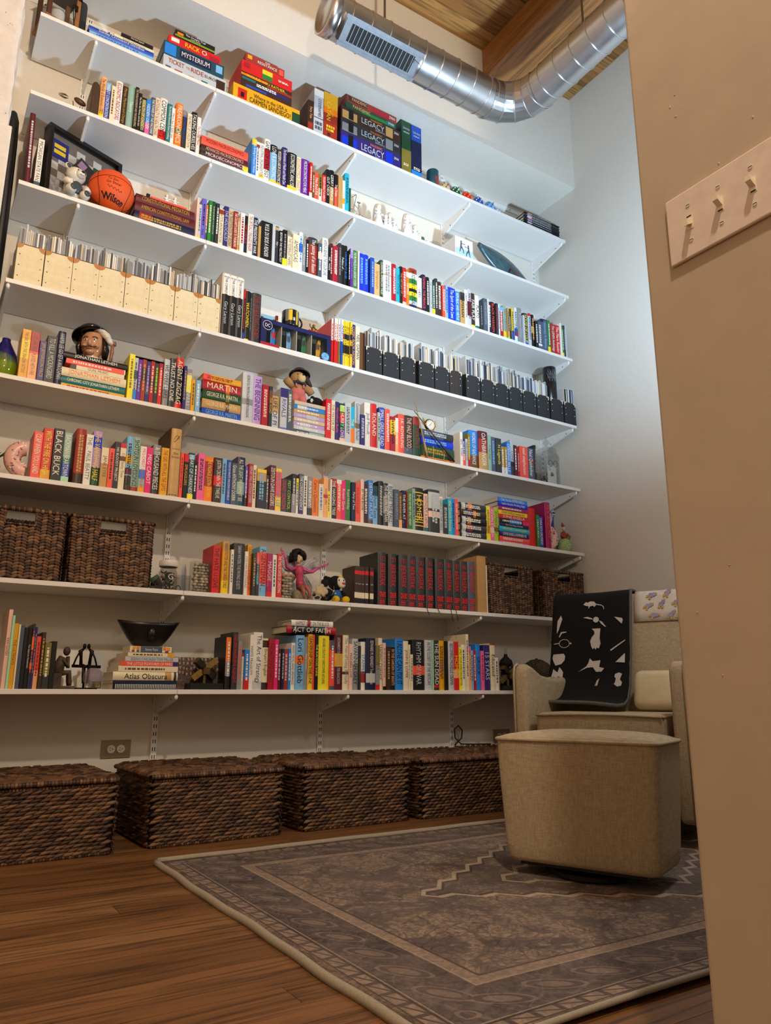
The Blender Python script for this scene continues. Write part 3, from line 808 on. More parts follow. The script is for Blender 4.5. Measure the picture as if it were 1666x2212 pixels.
8 1593.0 31.4 240 azure navy 26 11|GROUP|
8 1624.9 21.0 205 pink crimson 26 12|~|
8 1646.6 44.1 237 indigo silver 26 13|15 STARS|
8 1691.3 35.0 247 cream charcoal 26 14|Educated|.96-1:brick
8 1727.3 21.7 172 white charcoal 26 15|~|
'''
PAL = dict(white='e6e3da', cream='e2d7b8', beige='cbb896', tan='bf9658', gold='b38d34', yellow='f0cc22', lemon='efe22c', mustard='dfa31a', orange='ee7a18', peach='f0ab70', coral='ee5340', salmon='e0706a',
 red='cf1e1e', crimson='a8182c', maroon='591622', brick='9c3022', pink='e9629f', hotpink='e01f76', magenta='a30f58', blush='eac0ae', purple='652296', violet='6f60c4', lavender='b496cc', indigo='2f2670', navy='171f44', blue='1a4aae',
 royal='0c34cc', azure='2280d8', sky='78b2de', cyan='1fb0d0', teal='17706f', petrol='184756', sage='8cb0a0', mint='9fdcb8', green='2a7d38', lime='a5cc24', forest='1b482d', olive='7b7230', brown='6c4728', choc='3b2820', black='141417', charcoal='303337', slate='4a566a', grey='88898c', silver='bcc1c7')
WORD = dict(cream='cream', beige='beige', tan='tan', gold='dull gold', lemon='lemon yellow', mustard='mustard yellow', peach='peach', coral='coral red', crimson='crimson', maroon='maroon', brick='brick red', hotpink='hot pink', magenta='magenta', blush='pale pink',
 violet='violet', lavender='lavender', indigo='indigo', navy='navy blue', royal='vivid blue', azure='bright blue', sky='light blue', cyan='turquoise', teal='teal', petrol='dark teal', sage='sage green', mint='mint green', lime='lime green', forest='dark green',
 olive='olive', choc='dark brown', charcoal='charcoal', slate='slate blue', silver='pale grey')
def pmat(n): return mat('print_'+n, PAL[n], .42, var=.05, scale=60)
paper = mat('page_edges', 'd8cdb4', .8, var=.08, scale=180)
ORD = 'first second third fourth fifth sixth seventh eighth ninth tenth eleventh twelfth thirteenth fourteenth fifteenth sixteenth seventeenth eighteenth nineteenth twentieth'.split()
ORD += ['twenty-'+w for w in ORD[:9]] + ['thirtieth']
def parse_bands(s):
    out = []
    for w in s.split():
        if ':' in w:
            a, c = w.split(':'); lo, hi = a.split('-'); out.append((float(lo), float(hi), c))
    return out
def book_parts(t, w, h, d, cover, txt, title, bands, hard, seed=0, textpos=None, number=None):
    rdm = random.Random(seed)
    tb = .0026 if hard else .0006
    ov = .003 if hard else 0.0
    cols = [cover]+[b[2] for b in bands]
    cm = MB()
    cm.box(0, tb, .0015, d, 0, h); cm.box(w-tb, w, .0015, d, 0, h)
    # spine strip, split at the colour bands
    zl = sorted({0.0, 1.0} | {b[0] for b in bands} | {b[1] for b in bands})
    bulge = min(.005, w*.12) if hard else .0008
    prof = [(0, .0015), (w*.12, -bulge*.5+.0006), (w*.5, -bulge), (w*.88, -bulge*.5+.0006), (w, .0015)] if hard else [(0, .0015), (w*.04+.0003, 0), (w*.96-.0003, 0), (w, .0015)]
    for a, b in zip(zl, zl[1:]):
        mi = 0
        for k, bd in enumerate(bands):
            if bd[0]-1e-6 <= a and b <= bd[1]+1e-6: mi = k+1
        n = len(prof)
        cm.add([(x, y, a*h) for x, y in prof]+[(x, y, b*h) for x, y in prof], [(i, i+1, i+1+n, i+n) for i in range(n-1)], mi, None, hard)
    cm.add([(x, y, h) for x, y in prof]+[(w-tb, tb+.002, h), (tb, tb+.002, h)], [list(range(len(prof)+2))], len(zl) > 2 and next((k+1 for k, bd in enumerate(bands) if bd[1] > .999), 0) or 0)
    cm.build('cover', [pmat(c) for c in cols], t)
    MB().box(tb, w-tb, .0022, d-ov*1.2, ov, h-ov).build('pages', paper, t)
    yt = -bulge-.0004 if hard else -.0004
    if title or number:
        tm = MB(); Mv = lambda z: T(w/2, yt, z, 0, PI/2)
        if title.startswith('~'):
            rest = title[1:].strip()
            print_lines(tm, Mv(h*.62 if rest else h*.56), h*.5 if rest else h*.66, w*.5, 0, seed, 1 if w < .026 else 2)
            if rest: t2 = MB(); put_text(t2, rest, Mv(h*.2), h*.3, w*.5); t2.build('title', pmat(txt), t)
        elif title:
            z, L = textpos or (.53, .84)
            if len(title) < 9 and not textpos: L = .6
            put_text(tm, title, Mv(h*z), h*L, min(w*.62, .030), 0, .5)
        if number:
            tn = MB(); put_text(tn, number, T(w/2, yt, h*.88), w*.32, .017)
            for a, b_ in ((-.015, -.0135), (.0135, .015)): tn.box(w/2+a, w/2+b_, yt-.0002, yt, h*.84, h*.92)
            for a, b_ in ((.838, .843), (.917, .922)): tn.box(w/2-.015, w/2+.015, yt-.0002, yt, h*a, h*b_)
            tn.build('volume_number', pmat(txt), t)
            tl = MB()
            for k in range(3): print_lines(tl, T(w/2, yt, h*(.17+k*.035)), w*.72, .011, 0, k)
            tl.build('credit_print', pmat(txt), t); tl = MB()
            tl.box(w*.06, w*.94, yt-.0001, yt, h*.115, h*.121); tl.box(w*.06, w*.94, yt-.0001, yt, h*.012, h*.016)
            print_lines(tl, T(w/2, yt, h*.065), w*.6, .02, 0, 9, 2); tl.build('publisher_print', pmat(txt), t)
        if tm.v: tm.build('lettering', pmat(txt), t)
def size_word(w, h):
    if w < .0155: return 'slim'
    if w > .042: return 'thick'
    return 'tall' if h > .243 else ('short' if h < .18 else 'medium')
seed = 0
for ln in BOOKS.strip().split('\n'):
    a, title, bands = ln.split('|'); a = a.split(); seed += 1
    s = int(a[0]); x = float(a[1])/1000; w = max(.0045, float(a[2])/1000); h = float(a[3])/1000; cover, txt = a[4], a[5]; anc = ANCH[int(a[6])]; num = int(a[7])
    rdm = random.Random(seed)
    bnd = parse_bands(bands); vol = bands.strip() if bands.strip().isdigit() else None
    hard = (h > .222 and w > .018) or vol is not None
    comic = 'comic' in anc or 'window box' in anc or 'plush toy' in anc
    kind = ('comic_book', 'comic') if comic else (('hardcover_book', 'hardcover') if hard else ('paperback_book', 'paperback'))
    d = min(.225, h*.66) if not comic else min(.2, h*.68)
    y0 = .012+rdm.uniform(0, .012)+(.005 if hard else 0)
    cw = WORD.get(cover, cover)
    extra = ''
    if bnd:
        big = max(bnd, key=lambda b: b[1]-b[0]); bw = WORD.get(big[2], big[2])
        if bw != cw: extra = ' and '+bw
    if vol: lab = 'black hardcover with red lettering, %s of its numbered set past the slim numbered comics' % ORD[num-1]
    else: lab = '%s %s%s %s, %s past %s' % (size_word(w, h), cw, extra, kind[1], ORD[num-1], anc)
    if len(lab.split()) > 16: lab = lab.replace(extra, '', 1)
    t = thing(kind[0], lab, kind[1], (x, y0, ZS[s-1]), 0, 'upright books on the '+SN[s-1])
    book_parts(t, w, h, d, cover, txt, '' if title == '' else title, bnd, hard, seed, (.575, .42) if vol else None, vol)
# ------------------------------------------------------------------ lying piles of books; rows run from the bottom up
# shelf, y, depth, pile phrase, rows of: x0 x1 thickness(mm) cover text|title|bands(along the spine from its right end)
def pile(s, y, d, phrase, txt, z0=0.0):
    global seed
    z = ZS[s-1]+z0; rows = [r for r in txt.strip().split('\n')]; n = len(rows)
    for i, ln in enumerate(rows):
        a, title, bands = (ln+'||').split('|')[:3]; a = a.split(); seed += 1; rdm = random.Random(seed)
        x0, x1, th = float(a[0]), float(a[1]), float(a[2])/1000
        place = 'bottom' if i == 0 else ('top' if i == n-1 else ORD[i]+' from the bottom')
        hard = th > .026
        kind = ('hardcover_book', 'hardcover') if hard else ('paperback_book', 'paperback')
        lab = '%s %s lying %s in %s' % (WORD.get(a[3], a[3]), kind[1], place if place in () else ('at the '+place if place in ('bottom', 'top') else place), phrase)
        t = thing(kind[0], lab, kind[1], (x1, y+rdm.uniform(0, .006), z), 0, 'books lying in '+phrase, (0, -PI/2, 0))
        book_parts(t, th-.0003, x1-x0, d*rdm.uniform(.9, 1), a[3], a[4], title.strip(), parse_bands(bands), hard, seed, (.5, .8))
        z += th
    return z
pile(1, .022, .2, 'the crossword pile beside the wooden lantern', '''
-.60 -.31 20 silver slate|~
-.605 -.31 17 sky blue|~
-.61 -.31 27 blue white|Sunday Crossword Omnibus
-.495 -.31 18 cream brown|Small adventures
-.465 -.315 18 black white|Across Japan''')
pile(2, .015, .22, 'the economics pile', '''
-.05 .198 18 charcoal white|Advanced Microeconomic Theory|0-.1:yellow
-.05 .195 27 maroon white|MICROECONOMICS|0-.12:yellow .85-1:choc
-.05 .192 33 maroon beige|ADVANCED MACROECONOMICS|.85-1:choc
-.052 .190 48 coral choc|MODERN MACROECONOMICS''')
pile(3, .015, .2, 'the law book pile', '''
-.335 -.057 47 navy gold|~|.72-.92:brick
-.336 -.057 48 maroon gold|AMERICAN CONSTITUTIONAL LAW
-.334 -.059 41 maroon gold|CONSTITUTIONAL MEDIATION
-.266 -.098 11 coral white|''')
pile(5, .015, .2, 'the pile under the character jug', '''
-.568 -.307 19 mustard brick|~
-.567 -.307 30 teal white|CHRONIC CITY JONATHAN LETHEM
-.566 -.306 38 cream orange|JONATHAN LETHEM
-.532 -.315 20 cream charcoal|GUN, MUSIC|.9-1:charcoal
-.552 -.312 23 coral white|~|0-.02:white
-.566 -.304 28 black white|JONATHAN LETHEM''')
pile(5, .015, .11, 'the five-book fantasy pile', '''
.033 .219 36 blue sky|GEORGE R.R. MARTIN
.033 .218 45 tan cream|GEORGE R.R. MARTIN|.3-.4:brown
.032 .217 45 forest cream|GEORGE R.R. MARTIN|.3-.4:olive
.031 .217 45 crimson cream|MARTIN|.3-.4:orange
.031 .215 30 mustard brick|~|.8-1:coral''')
pile(5, .02, .17, 'the glossy pile under the stuffed bear', '''
.494 .672 22 slate silver|~|0-.5:sage
.495 .671 21 silver white|~
.495 .672 22 lavender white|~|.5-.8:silver
.496 .670 21 beige white|~
.494 .671 22 lavender silver|~|.3-.6:silver
.495 .671 21 tan white|~
.495 .672 22 azure white|~|.6-.9:silver
.496 .670 20 beige silver|~''')
pile(5, .02, .17, 'the wizard pile under the gold clock', '''
1.252 1.474 18 orange brown|~
1.249 1.474 66 forest gold|~|.3-.32:gold .62-.64:gold .9-.92:gold
1.250 1.470 43 royal sky|~
1.248 1.470 44 slate silver|~|0-.3:charcoal''')
pile(6, .015, .12, 'the dark five-book box set', '''
1.506 1.688 40 charcoal white|~|.62-.8:indigo .8-.95:silver
1.506 1.688 40 charcoal white|~|.55-.75:brick .8-.95:silver
1.506 1.689 40 black white|~|.6-.75:tan .8-.95:silver
1.506 1.688 39 choc cream|~|.55-.8:indigo .4-.5:orange
1.507 1.690 39 charcoal white|~|.55-.7:orange .8-.95:silver''')
pile(6, .015, .13, 'the rainbow pile of novels', '''
1.784 2.006 12 pink white|~
1.783 2.008 28 coral white|~
1.784 2.004 28 indigo white|SOPHIE KINSELLA REMEMBER ME|
1.783 2.010 29 cyan lemon|SOPHIE KINSELLA undomestic goddess
1.784 2.006 20 navy white|Can You Keep a Secret?
1.785 2.006 26 black white|~|.25-.65:azure 0-.2:hotpink
1.784 2.007 24 red white|SOPHIE KINSELLA
1.783 2.002 25 yellow charcoal|SOPHIE KINSELLA Twenties Girl
1.784 2.006 22 magenta white|~
1.783 2.006 28 royal white|Sophie Kinsella Wedding Night
1.782 2.006 25 azure white|I Owe You One SOPHIE KINSELLA''')
pile(8, .012, .2, 'the pile under the black bowl', '''
-.256 -.002 22 black white|
-.257 .000 13 navy navy|
-.259 .000 34 cream black|Atlas Obscura|.02-.06:charcoal .1-.2:tan
-.240 .000 23 cream brown|~
-.232 .000 18 coral white|THE LITTLE PLEASURES OF PARIS|0-.1:indigo
-.216 .000 19 silver slate|SEEING CHICAGO TOM MILLER
-.207 -.020 17 cream brown|~|0-.14:mustard''')
pile(8, .012, .17, 'the pair resting across upright books', '''
.489 .742 34 black white|ACT OF FAITH|0-.2:crimson .2-.215:cream .82-.83:cream .9-1:crimson
.513 .729 27 white slate|HAPPIEST BABY ON THE BLOCK|.55-.62:red''', .2525)
# coil binding of the bottom notebook
nb = [o for o in bpy.data.objects if o.get('label', '').endswith('at the bottom in the pile under the black bowl')][0]
co = MB()
for k in range(36): co.tube([(.011+.0085*math.cos(q), -.002+.004*math.sin(q), .006+k*.0068) for q in [PI*j/5+PI for j in range(6)]], .0022, 5)
co.build('coil', pmat('silver'), nb)
# slipcased set of seven
sc = thing('slipcase', 'black open slipcase holding seven slim printed novels', 'slipcase', (-.280, .014, ZS[4]))
MB().box(0, .0015, 0, .13, 0, .206).box(.1295, .131, 0, .13, 0, .206).box(0, .131, 0, .13, .2045, .206).box(0, .131, .1285, .13, 0, .206).box(0, .131, 0, .13, 0, .0012).build('case', pmat('black'), sc)
for k, (c, tx, bd) in enumerate((('silver', 'slate', '0-.25:azure .5-.7:petrol'), ('purple', 'lavender', '.3-.5:indigo'), ('brick', 'tan', '.5-.8:choc'), ('indigo', 'lavender', '.2-.4:slate'), ('crimson', 'blush', '.4-.6:maroon'), ('charcoal', 'lime', '.5-.7:forest'), ('red', 'blush', '.8-1:crimson'))):
    t = thing('paperback_book', 'slim %s novel, %s inside the black slipcase of seven' % (WORD.get(c, c), ORD[k]), 'paperback', (-.280+.0018+k*.0182, .016, ZS[4]+.0013), 0, 'novels in the slipcase')
    book_parts(t, .0178, .198-.004*(k % 2), .11, c, tx, '~', parse_bands(bd), False, 900+k)
# slipcase with three comic volumes
sc = thing('slipcase', 'white and tan slipcase holding three black comic volumes', 'slipcase', (.094, .014, ZS[3]))
MB().box(0, .003, .002, .24, 0, .325).box(.108, .111, .002, .24, 0, .325).box(0, .111, .002, .24, .322, .325).box(0, .111, .237, .24, 0, .325).box(0, .111, .002, .24, 0, .002).build('case', mat('slipcase_board', 'd9c8ad', .6), sc)
for k in range(3):
    t = thing('comic_book', 'black and white comic volume, %s inside the tan slipcase' % ORD[k], 'comic', (.0975+k*.035, .013, ZS[3]+.0022), 0, 'volumes in the tan slipcase')
    book_parts(t, .0345, .316, .22, 'black', 'silver', 'Gary Larson', [(.66, 1.0, 'white')], True, 950+k, (.36, .42))
    m2 = MB(); put_text(m2, 'THE COMPLETE', T(.01725, -.0052, .25, 0, PI/2), .09, .011); put_text(m2, 'FAR SIDE', T(.01725, -.0052, .30), .028, .008)
    m2.build('title', pmat('charcoal'), t)
# boxed classic and tall cardboard box
sc = thing('slipcase', 'tall tan slipcase with dark rim holding one cloth-bound classic', 'slipcase', (-.098, .012, ZS[5]))
MB().box(0, .0025, .002, .2, 0, .313).box(.0475, .05, .002, .2, 0, .313).box(0, .05, .002, .2, .3105, .313).box(0, .05, .1975, .2, 0, .313).build('case', mat('slipcase_dark', '5a3a22', .6, var=.3, scale=90), sc)
t = thing('hardcover_book', 'tan cloth-bound classic filling the tall dark-rimmed slipcase', 'hardcover', (-.0952, .010, ZS[5]+.0005))
book_parts(t, .0444, .309, .18, 'tan', 'brown', '', [], True, 977)
m2 = MB(); put_text(m2, 'Don', T(.022, -.0056, .195), .02, .010); put_text(m2, 'Quixote', T(.022, -.0056, .178), .034, .011); put_text(m2, 'CERVANTES', T(.022, -.0056, .215), .034, .005); print_lines(m2, T(.022, -.0056, .008), .036, .005, 0, 3)
for k in range(9):
    a = k*.7; m2.tube([(.022+.012*math.cos(a+j*.5), -.0055, .262+.016*math.sin(a*1.3+j*.6)) for j in range(5)], .0005, 4)
m2.build('lettering', pmat('brown'), t)
kr = mat('kraft_board', 'b58a55', .7, var=.06, scale=30)
t = thing('cardboard_box', 'narrow brown cardboard box beside the numbered black hardcovers', 'box', (1.611, .014, ZS[6]))
bevel(MB().box(0, .062, 0, .22, 0, .308).build('carton', kr, t), .002)
MB().box(.001, .061, -.001, .1, .308, .3105, 0, T(0, 0, 0, 0, .03)).build('flap', kr, t)
tag(MB().box(0, .006, 0, .2, 0, .262).build('magazine', pmat('white'), None, (1.6755, .016, ZS[6])), 'thin white magazine between the cardboard box and the wicker basket', 'magazine')
# ================================================================== helpers for boxes with print
def M(n, h, r=.5, **k): return mat(n, h, r, **k)
def printed_box(name, lab, cat, x0, x1, y0, d, z0, h, col, parts=(), group=None, rough=.4, lid=True):
    """box with lid and base; parts: (text, colour, cx, cz, maxw, maxh) as fractions of the front, or ('#colour', x0, x1, z0, z1) panels"""
    t = thing(name, lab, cat, (x0, y0, z0), 0, group); w = x1-x0
    if lid:
        MB().box(.0015, w-.0015, .0015, d-.0015, 0, h*.5).build('base', pmat(col), t)
        bevel(MB().box(0, w, 0, d, .006, h).build('lid', pmat(col), t), .0012)
    else: bevel(MB().box(0, w, 0, d, 0, h).build('carton', pmat(col), t), .0012)
    n = 0
    for p in parts:
        mb = MB()
        if p[0].startswith('#'):
            n += 1; mb.box(p[1]*w, p[2]*w, -.0003*n-.0002, 0, p[3]*h, p[4]*h); mb.build('print_panel', pmat(p[0][1:]), t)
        elif p[0].startswith('~'):
            print_lines(mb, T(p[2]*w, -.0020, p[3]*h), p[4]*w, p[5]*h, 0, n+len(t.children), 2); mb.build('lettering', pmat(p[1]), t)
        elif p[0].startswith('|'):
            put_text(mb, p[0][1:], T(p[2]*w, -.0022, p[3]*h, 0, PI/2), p[4]*h, p[5]*w); mb.build('lettering', pmat(p[1]), t)
        else:
            put_text(mb, p[0], T(p[2]*w, -.0022, p[3]*h), p[4]*w, p[5]*h); mb.build('lettering', pmat(p[1]), t)
    return t
Z1, Z2, Z3, Z4, Z5, Z6, Z7, Z8 = ZS
G1 = 'board games on the top shelf'
def game(x0, x1, z0, z1, col, lab, parts, d=.24, y0=.018): return printed_box('board_game', lab, 'board game', x0, x1, y0, d, Z1+z0, z1-z0-.0004, col, parts, G1)
game(-.264, .056, 0, .084, 'silver', 'pale grey train game box at the bottom of the four-game pile', [('TICKET', 'brick', .2, .68, .24, .3), ('TO', 'brick', .38, .66, .06, .16), ('RIDE', 'brick', .53, .68, .2, .3), ('EUROPE', 'charcoal', .77, .66, .24, .2), ('#slate', .04, .12, .08, .3), ('#brick', .18, .3, .08, .26), ('#tan', .4, .48, .08, .26), ('#teal', .6, .7, .08, .28), ('#choc', .84, .98, .1, .8)], .29)
game(-.267, .041, .084, .164, 'petrol', 'dark blue mystery game box between pale grey and red game boxes', [('#azure', .02, .2, .1, .9), ('#sky', .86, .97, .3, .85), ('#navy', .26, .78, .2, .85), ('MYSTERIUM', 'white', .52, .52, .46, .36)], .28)
game(-.247, .019, .164, .209, 'red', 'red card game box under the black and green one', [('RACK', 'yellow', .45, .5, .28, .6), ('O', 'white', .68, .5, .1, .6), ('#white', .05, .2, .3, .8), ('#crimson', .78, .98, .1, .6)], .2)
game(-.217, -.013, .209, .255, 'black', 'black card game box with green stripe topping the four-game pile', [('#lime', 0, 1, .2, .27), ('#lime', 0, 1, .34, .38), ('The Oregon Trail', 'white', .5, .72, .5, .3), ('CARD GAME', 'white', .5, .48, .26, .14), ('#orange', .05, .2, .45, .75)], .16)
game(.094, .471, 0, .10, 'mustard', 'yellow geography game box at the bottom of the three-game pile', [('Where in the USA is', 'black', .55, .68, .5, .24), ('CARMEN SANDIEGO?', 'black', .55, .36, .62, .3), ('#forest', .88, 1, 0, .75), ('#red', .07, .2, .2, .8), ('#black', .11, .16, .3, .6)], .26)
game(.132, .420, .10, .262, 'red', 'tall red party game box with swirling blue and orange front', [('#choc', 0, 1, 0, .56), ('#blue', .1, .5, .04, .12), ('#orange', 0, .5, .42, .50), ('#teal', .02, .28, .28, .36), ('#indigo', .5, .95, .16, .26), ('#brick', .5, 1, .32, .40), ('WOULD YOU RATHER...', 'yellow', .5, .46, .8, .1), ('~', 'white', .5, .24, .4, .12), ('#green', .4, .6, .6, .78), ('#yellow', .4, .6, .78, .95), ('APPLES', 'red', .5, .84, .18, .08), ('#crimson', .05, .16, .75, .92), ('~', 'white', .82, .78, .2, .08)], .19)
game(.152, .373, .262, .312, 'brick', 'dark red card game box topping the yellow and party game boxes', [('THE', 'white', .55, .78, .14, .22), ('RESISTANCE', 'white', .55, .45, .5, .34), ('#mustard', .05, .16, .4, .85), ('#coral', .86, .97, .1, .8)], .16)
game(.518, .553, 0, .200, 'choc', 'small dark upright game box beside the white one', [('|Fairy Tale', 'peach', .5, .6, .5, .5), ('#brick', .1, .9, .05, .3)], .19)
game(.555, .613, 0, .292, 'silver', 'pale grey upright word game box beside the red and yellow one', [('#white', 0, 1, .85, 1), ('|CODENAMES', 'charcoal', .6, .6, .4, .3), ('~', 'slate', .5, .2, .7, .2), ('#charcoal', .0, 1, .36, .375)], .22)
game(.615, .701, 0, .301, 'brick', 'upright red and yellow trading game box', [('#mustard', 0, 1, .68, 1), ('#orange', 0, 1, .55, .68), ('|CATAN', 'yellow', .35, .6, .4, .3), ('|SETTLERS', 'yellow', .62, .62, .38, .13), ('~', 'yellow', .5, .24, .6, .14), ('#choc', .3, .5, .08, .14)], .26)
for z0, z1, c, c2, n, lab in ((0, .1, 'indigo', 'royal', 'SEASON 1', 'bottom'), (.1, .183, 'charcoal', 'grey', 'SEASON 2', 'middle'), (.183, .265, 'choc', 'tan', 'SEASON 0', 'upper')):
    game(.724, 1.124, z0, z1, c, '%s of three big dark legacy game boxes piled together' % lab, [('#'+c2, .02, .26, .06, .7), ('#black', .12, .2, .1, .9), ('LEGACY', 'silver', .52, .48, .38, .44), ('PANDEMIC', 'orange', .58, .84, .2, .16), (n, 'silver', .64, .16, .16, .12), ('#'+c2, .74, .86, .12, .9), ('ZMAN', 'white', .92, .66, .08, .2)], .28)
game(.754, 1.092, .265, .305, 'forest', 'green game box second from the top above the legacy games', [('#green', .3, .95, .1, .6), ('PANDEMIC', 'peach', .3, .55, .34, .5), ('#teal', .8, .97, .15, .8), ('ZMAN', 'white', .89, .5, .12, .4)], .26)
game(.762, 1.095, .305, .351, 'brick', 'dark red game box topping the legacy games', [('#choc', .02, .4, .2, .9), ('PANDEMIC', 'peach', .24, .55, .3, .45), ('#crimson', .5, .85, .1, .8), ('ZMAN', 'white', .9, .5, .12, .4)], .26)
game(1.130, 1.197, 0, .356, 'forest', 'tall upright green boxed game with pale script', [('#olive', 0, 1, 0, .45), ('Suburban', 'silver', .5, .86, .7, .05), ('~', 'silver', .5, .78, .6, .03), ('~', 'cream', .5, .16, .6, .05)], .27)
game(1.201, 1.273, 0, .354, 'blue', 'tall upright blue boxed game with pale script', [('#navy', 0, 1, 0, .7), ('#azure', 0, 1, 0, .12), ('Suburban', 'silver', .5, .86, .7, .05), ('~', 'silver', .5, .79, .6, .03), ('~', 'cream', .5, .16, .6, .06)], .27)
# mug and bowls
def mug(lab, x, y, z, r, h, col, deco, rz=0, text=None):
    t = thing('mug', lab, 'mug', (x, y, z), rz)
    MB().lathe([(.001, 0), (r*.92, 0), (r, .006), (r, h-.003), (r-.002, h), (r-.005, h-.003), (r-.005, .008), (.001, .006)], 28, caps=False).build('body', col, t)
    MB().tube([(r-.003+.028*math.sin(a), 0, h*.5+h*.32*math.cos(a)) for a in [PI*k/10 for k in range(11)]], .005, 8).build('handle', col, t)
    for m_, poly in deco:          # decoration: curved patches (a0,a1,z0,z1)
        mb = MB()
        for a0, a1, z0, z1 in poly:
            n = 8; vs = []
            for k in range(n+1):
                a = a0+(a1-a0)*k/n; vs += [((r+.0006)*math.cos(a), (r+.0006)*math.sin(a), z0*h), ((r+.0006)*math.cos(a), (r+.0006)*math.sin(a), z1*h)]
            mb.add(vs, [(2*k, 2*k+2, 2*k+3, 2*k+1) for k in range(n)])
        mb.build('decoration', m_, t)
    if text:
        mb = MB(); put_text(mb, text, T(0, -r-.001, h*.72), r*.9, h*.16); mb.build('lettering', pmat('silver'), t)
    return t
mug('dark mug with painted scene and the number 25 on the top shelf', 1.372, .043, Z1, .037, .112, pmat('petrol'), [(pmat('brick'), [(-2.2, -1.0, .1, .4), (-2.4, -1.9, .3, .55)]), (pmat('silver'), [(-1.5, -1.2, .42, .58)]), (pmat('tan'), [(-1.5, -.9, .05, .2)])], .6, '25')
for x, c, c2, lab in ((1.458, 'beige', 'brown', 'beige painted dome beside the dark mug'), (1.540, 'forest', 'mint', 'dark green painted dome between beige and red ones'), (1.626, 'red', 'orange', 'red and orange painted dome'), (1.720, 'blue', 'silver', 'deep blue painted dome beside the red one'), (1.810, 'sky', 'blue', 'pale blue flowered dome'), (1.875, 'white', 'sky', 'small white dome beside the pale blue one')):
    r = .041 if x < 1.85 else .03
    t = thing('painted_bowl', lab, 'bowl', (x, .046, Z1), 0, 'upturned bowls on the top shelf')
    MB().lathe([(r*math.cos(a)+.0005, r*1.85*math.sin(a)) for a in [k*PI/18 for k in range(10)]], 24, caps=False).build('shell', mat('glaze_'+c, PAL[c], .15), t)
    mb = MB()
    for k in range(7):
        a = -PI/2+(k-3)*.28; e = .45+.25*math.sin(k*2.1); q = (r*math.cos(e)*math.cos(a), r*math.cos(e)*math.sin(a), r*1.85*math.sin(e)); mb.ell(q, (.006, .004, .006), 6, 4)
    mb.build('painted_motif', mat('glaze_'+c2, PAL[c2], .15), t)
for k in range(15):
    t = thing('magazine', 'black-spined magazine in the flat pile at the corner end of the top shelf', 'magazine', (2.415+.004*math.sin(k*2.3), .03+.004*math.cos(k*3), Z1+k*.0075), 0, 'magazines in the top shelf pile', (0, -PI/2, 0))
    book_parts(t, .0072, .32, .23, 'black' if k % 4 else 'charcoal', 'silver', '~', [(.78, .9, ['sky', 'azure', 'orange', 'red', 'lavender', 'blush'][k % 6])], False, 1200+k)
# lantern and pouch
wood = M('lantern_wood', '8a5a30', .55, var=.25, scale=30); dwood = M('dark_lantern_wood', '4a2a1c', .55, var=.2)
t = thing('lantern', 'wooden candle lantern with hinged glass door on the top shelf', 'lantern', (-.735, .10, Z1), .25)
for sx in (-1, 1):
    for sy in (-1, 1): MB().box(sx*.062-.009, sx*.062+.009, sy*.062-.009, sy*.062+.009, .02, .25).build('post', wood if sx > 0 else dwood, t)
bevel(MB().box(-.078, .078, -.078, .078, 0, .02).build('base', wood, t), .003)
MB().add([(-.085, -.085, .25), (.085, -.085, .25), (.085, .085, .25), (-.085, .085, .25), (-.03, -.03, .315), (.03, -.03, .315), (.03, .03, .315), (-.03, .03, .315)], [(0, 1, 5, 4), (1, 2, 6, 5), (2, 3, 7, 6), (3, 0, 4, 7), (4, 5, 6, 7), (3, 2, 1, 0)]) if 0 else None
rf = MB(); rf.add([(-.085, -.085, .25), (.085, -.085, .25), (.085, .085, .25), (-.085, .085, .25), (-.03, -.03, .315), (.03, -.03, .315), (.03, .03, .315), (-.03, .03, .315)], [(0, 1, 5, 4), (1, 2, 6, 5), (2, 3, 7, 6), (3, 0, 4, 7), (4, 5, 6, 7), (3, 2, 1, 0)]); rf.build('roof', dwood, t)
MB().box(-.053, .053, -.0635, -.0615, .02, .25).build('glass_pane', glass('lantern_glass'), t)
MB().cyl(.03, .0205, .12, 20).build('candle', M('candle_wax', 'e8e6e2', .5), t)
MB().box(.045, .058, -.078, -.071, .12, .15).box(.05, .075, -.076, -.071, .19, .2).build('hinge', M('iron', '2b241e', .4, metal=.8), t)
for k in range(2): MB().tube([(.075, -.04+k*.08, .26), (.085, -.02+k*.05, .14), (.08, .0, .005)], .0022, 6).build('cord', dark, t)
o = MB().rbox(-.022, .022, -.05, .05, 0, .27, .02, 3).build('cloth_pouch', M('charcoal_cloth', '2c2b2e', .9, var=.15, bump=.4), None, (-.632, .16, Z1))
tag(o, 'dark grey cloth pouch hanging beside the wooden lantern', 'pouch')
# ------------------------------------------------------------------ second shelf
o = MB().prism([(0, 0), (.034, 0), (.034, .15), (.030, .172), (.018, .183), (.006, .178), (0, .165)], 0, .13, 0, None, 'y').build('bookend', M('walnut_slab', '3f2a1e', .5, var=.15), None, (-.5665, .015, Z2)); bevel(o, .003)
tag(o, 'dark walnut slab bookend beside the peach book', 'bookend')
wire = M('dark_wire', '5a4a34', .4, metal=.8); pewter = M('pewter_wire', '8d8a80', .35, metal=.9)
t = thing('wire_sculpture', 'small wire and wood bird sculpture on the shelf by the walnut bookend', 'sculpture', (-.635, .06, Z2))
MB().ell((0, 0, .085), (.028, .012, .014), 14, 8, 0, T(0, 0, 0, 0, .35)).build('body', M('bird_wood', '4a3222', .5), t)
for k in range(4): MB().tube([(-.02-.03*math.sin(a)-.004*k, 0, .08+.012*math.cos(a)*(.4+k*.2)) for a in [PI*j/6 for j in range(7)]], .0011, 6).build('tail_wire', wire, t)
